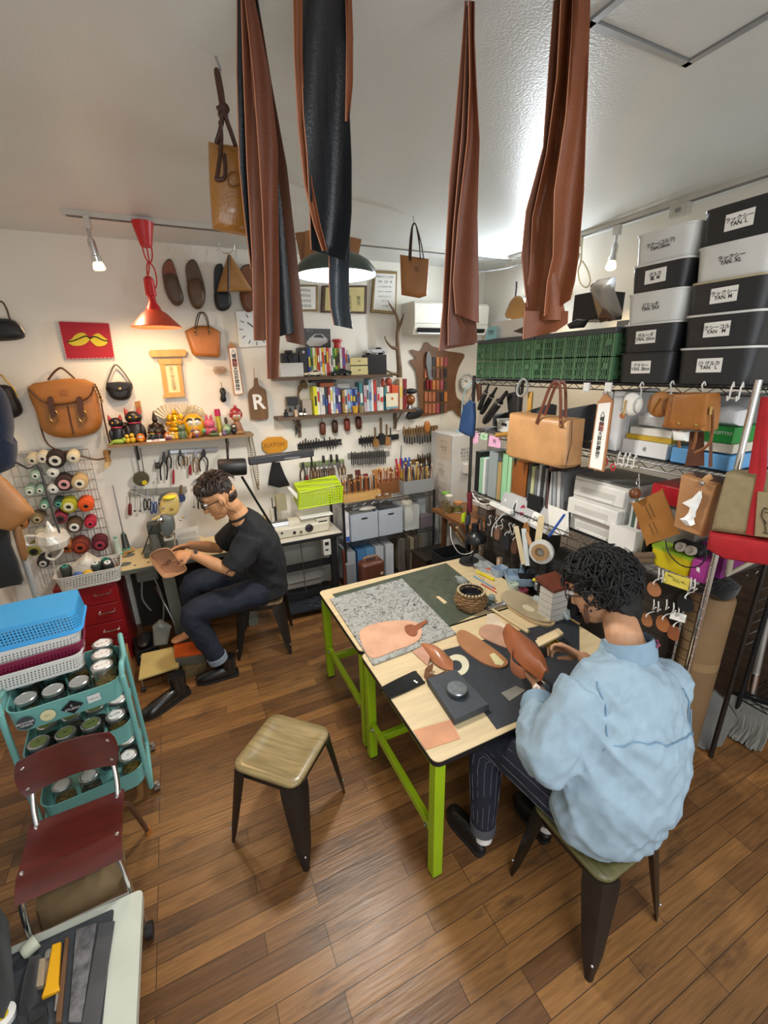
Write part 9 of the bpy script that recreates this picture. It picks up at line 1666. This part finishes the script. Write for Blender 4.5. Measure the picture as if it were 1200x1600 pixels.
# ---- man in the black t-shirt at the sewing machine
m1=T('person','person in a black t-shirt and jeans seated at the sewing machine, one foot bare','person',(.40,3.18,0));hc=V((.185,3.06,1.315));H,RM=headpts(hc,(-.90,-.02,-.42),(-.42,0,.9));nk1=V((.295,3.08,1.165));UY=(0,1,0);w1,w2=V((-.045,3.03,.955)),V((-.06,3.26,.94))
mb=MB();head(mb,H,RM);mb.tube([H(0,-.02,-.02),H(0,-.035,-.075),nk1+V((-.02,0,.05)),nk1-V((-.03,0,.05))],[.064,.062,.066,.085],14);mb.tube([V((.42,3.18,.52)),V((.44,3.18,.70)),V((.40,3.14,.92)),V((.34,3.10,1.07)),nk1],[(.16,.11),(.15,.10),(.165,.10),(.15,.07),(.07,.06)],18,up=UY)
for pts in(((.32,2.93,1.02),(.175,2.90,.835),w1),((.32,3.28,1.02),(.14,3.36,.84),w2)):mb.tube([V(pts[0]),V(pts[0]).lerp(V(pts[1]),.5),V(pts[1]),V(pts[1]).lerp(V(pts[2]),.4),V(pts[2])],[.055,.052,.045,.046,.030],14)
L1=[V((.40,3.07,.545)),V((.14,2.98,.575)),V((-.10,2.93,.56)),V((-.06,2.92,.36)),V((.0,2.90,.19))];L2=[V((.40,3.28,.545)),V((.14,3.27,.60)),V((-.075,3.25,.63)),V((-.10,3.27,.42)),V((-.115,3.29,.29))]
for lg in(L1,L2):mb.tube(lg,[.07,.065,.052,.045,.034],12)
mb.tube([V((-.115,3.29,.30)),V((-.12,3.29,.235)),V((-.15,3.285,.215)),V((-.22,3.28,.19)),V((-.275,3.275,.182)),V((-.30,3.272,.18))],[(.034,.034),(.036,.045),(.038,.038),(.046,.022),(.044,.015),(.02,.008)],12,up=(0,1,0));hand(mb,w1,(-.95,.25,.02),(.1,.5,-.85),1,.38);hand(mb,w2,(-.95,-.2,.02),(.1,-.5,-.85),-1,.38)
flesh('body',mb,M('warm_skin',hexc('bf8a60'),.55,var=.07,scale=20),m1,.0048,5);facebits(H,RM,m1)
mb=MB();mb.ball(H(0,-.010,.078),(.089,.112,.070),18,12,RM);mb.ball(H(0,.055,.10),(.078,.058,.045),14,8,RM);mb.ball(H(0,-.035,.045),(.0885,.083,.075),14,8,RM);mb.ball(H(0,-.044,-.005),(.077,.068,.062),14,8,RM);h1=flesh('hair',mb,M('dark_brown_hair',hexc('2b1d15'),.5,var=.4,scale=30),m1,.007,3,.005,40);mb=MB();tufts(mb,lambda a,b,h:H(a*1.02,b*1.03,h*1.08+.014),260,lambda r:(r.uniform(0,1.1),r.uniform(0,6.3)),.0042,4);mb.build('hair_locks',_mats['dark_brown_hair'],h1,smooth=60)['kind']='stuff'
mb=MB();mb.tube([V((.43,3.18,.50)),V((.445,3.18,.60)),V((.455,3.18,.74)),V((.41,3.14,.93)),V((.36,3.10,1.06)),V((.335,3.09,1.115)),nk1+V((.008,0,-.005))],[(.225,.17),(.22,.155),(.225,.15),(.235,.15),(.205,.115),(.15,.095),(.088,.085)],26,up=UY)
mb.tube([V((.34,2.96,1.02)),V((.27,2.915,.94)),V((.19,2.90,.848))],[.10,.096,.09],16);mb.tube([V((.34,3.25,1.02)),V((.25,3.31,.94)),V((.18,3.345,.875))],[.10,.092,.085],16);ts=flesh('black_t_shirt',mb,TEE,m1,.010,6,.008,10,5)
MB().lathe([(.080,-.008),(.088,0),(.082,.012)],nk1+V((.008,0,.0)),(-.45,0,1),n=24,capb=False,capt=False).build('neckband',P('0f1012',.85),ts)
mb=MB();mb.ball((.40,3.18,.535),(.17,.20,.085),18,10)
for lg in(L1,L2):mb.tube(bez(lg,4),[.115-.0033*i for i in range(17)],16)
jn=flesh('jeans',mb,JEAN,m1,.010,6,.006,12,9);MB().lathe([(.062,-.03),(.068,-.026),(.070,.018),(.063,.02)],L1[-1]+V((0,0,-.005)),(-.25,0,1),n=20,capb=False,capt=False).build('turned_cuff',P('7c8590',.85),jn)
shoe('boot',(.125,2.895,0),(-.165,2.925,0),BOOT,m1,.08,.052,.07);MB().tube([w1+V((.012,0,0)),w1+V((.034,0,0))],[.036,.037],16).build('wristband',BLACK,m1);MB().tube(bez([H(-.084,-.008,.01),H(-.088,-.0,-.05),H(-.075,-.03,-.10)],4),.0022,5).build('glasses_cord',BLACK,m1)
tt_=MB();c=V((.155,2.853,.845));tt_.tube([c+V((.02*math.cos(q),.004*math.sin(q)-.002,.016*math.sin(q*1.5)))for q in[i*.5 for i in range(13)]],.0022,5).build('tattoo',P('3a3038',.8),m1)
shoe('chelsea_boot',(-.215,2.855,0),(-.50,2.705,0),BOOT,None,.08,.052,.09,'empty black ankle boot standing on the floor beside the pedal board')
lx=T('leather_tray_piece','tan wet-moulded leather tray piece held in the sewing person\'s hands','leather piece',(-.2,3.1,.85));Yb=3.0;q=BY([(234,868),(262,857),(279,876),(291,887),(286,895),(262,903),(250,897)],Yb);c=sum(q,V())/len(q);MB().prism(smc([c+(p-c)*.86+V((0,.045,-.0))for p in q],3),(0,.004,0)).build('floor',lea('a87450',.5),lx);o_=smc(q,4);i_=smc([c+(p-c)*.86+V((0,.045,0))for p in q],4);MB().sheet([o_+[o_[0]],[a.lerp(b,.5)+V((0,.012,0))for a,b in zip(o_+[o_[0]],i_+[i_[0]])],i_+[i_[0]]],.004).build('walls',lea('b58560',.5),lx);MB().tube(bez(BY([(252,884),(260,880),(264,875),(266,879),(258,884)],Yb+.036),4),.0025,5).build('drawn_mark',P('5b3a28',.7),lx)
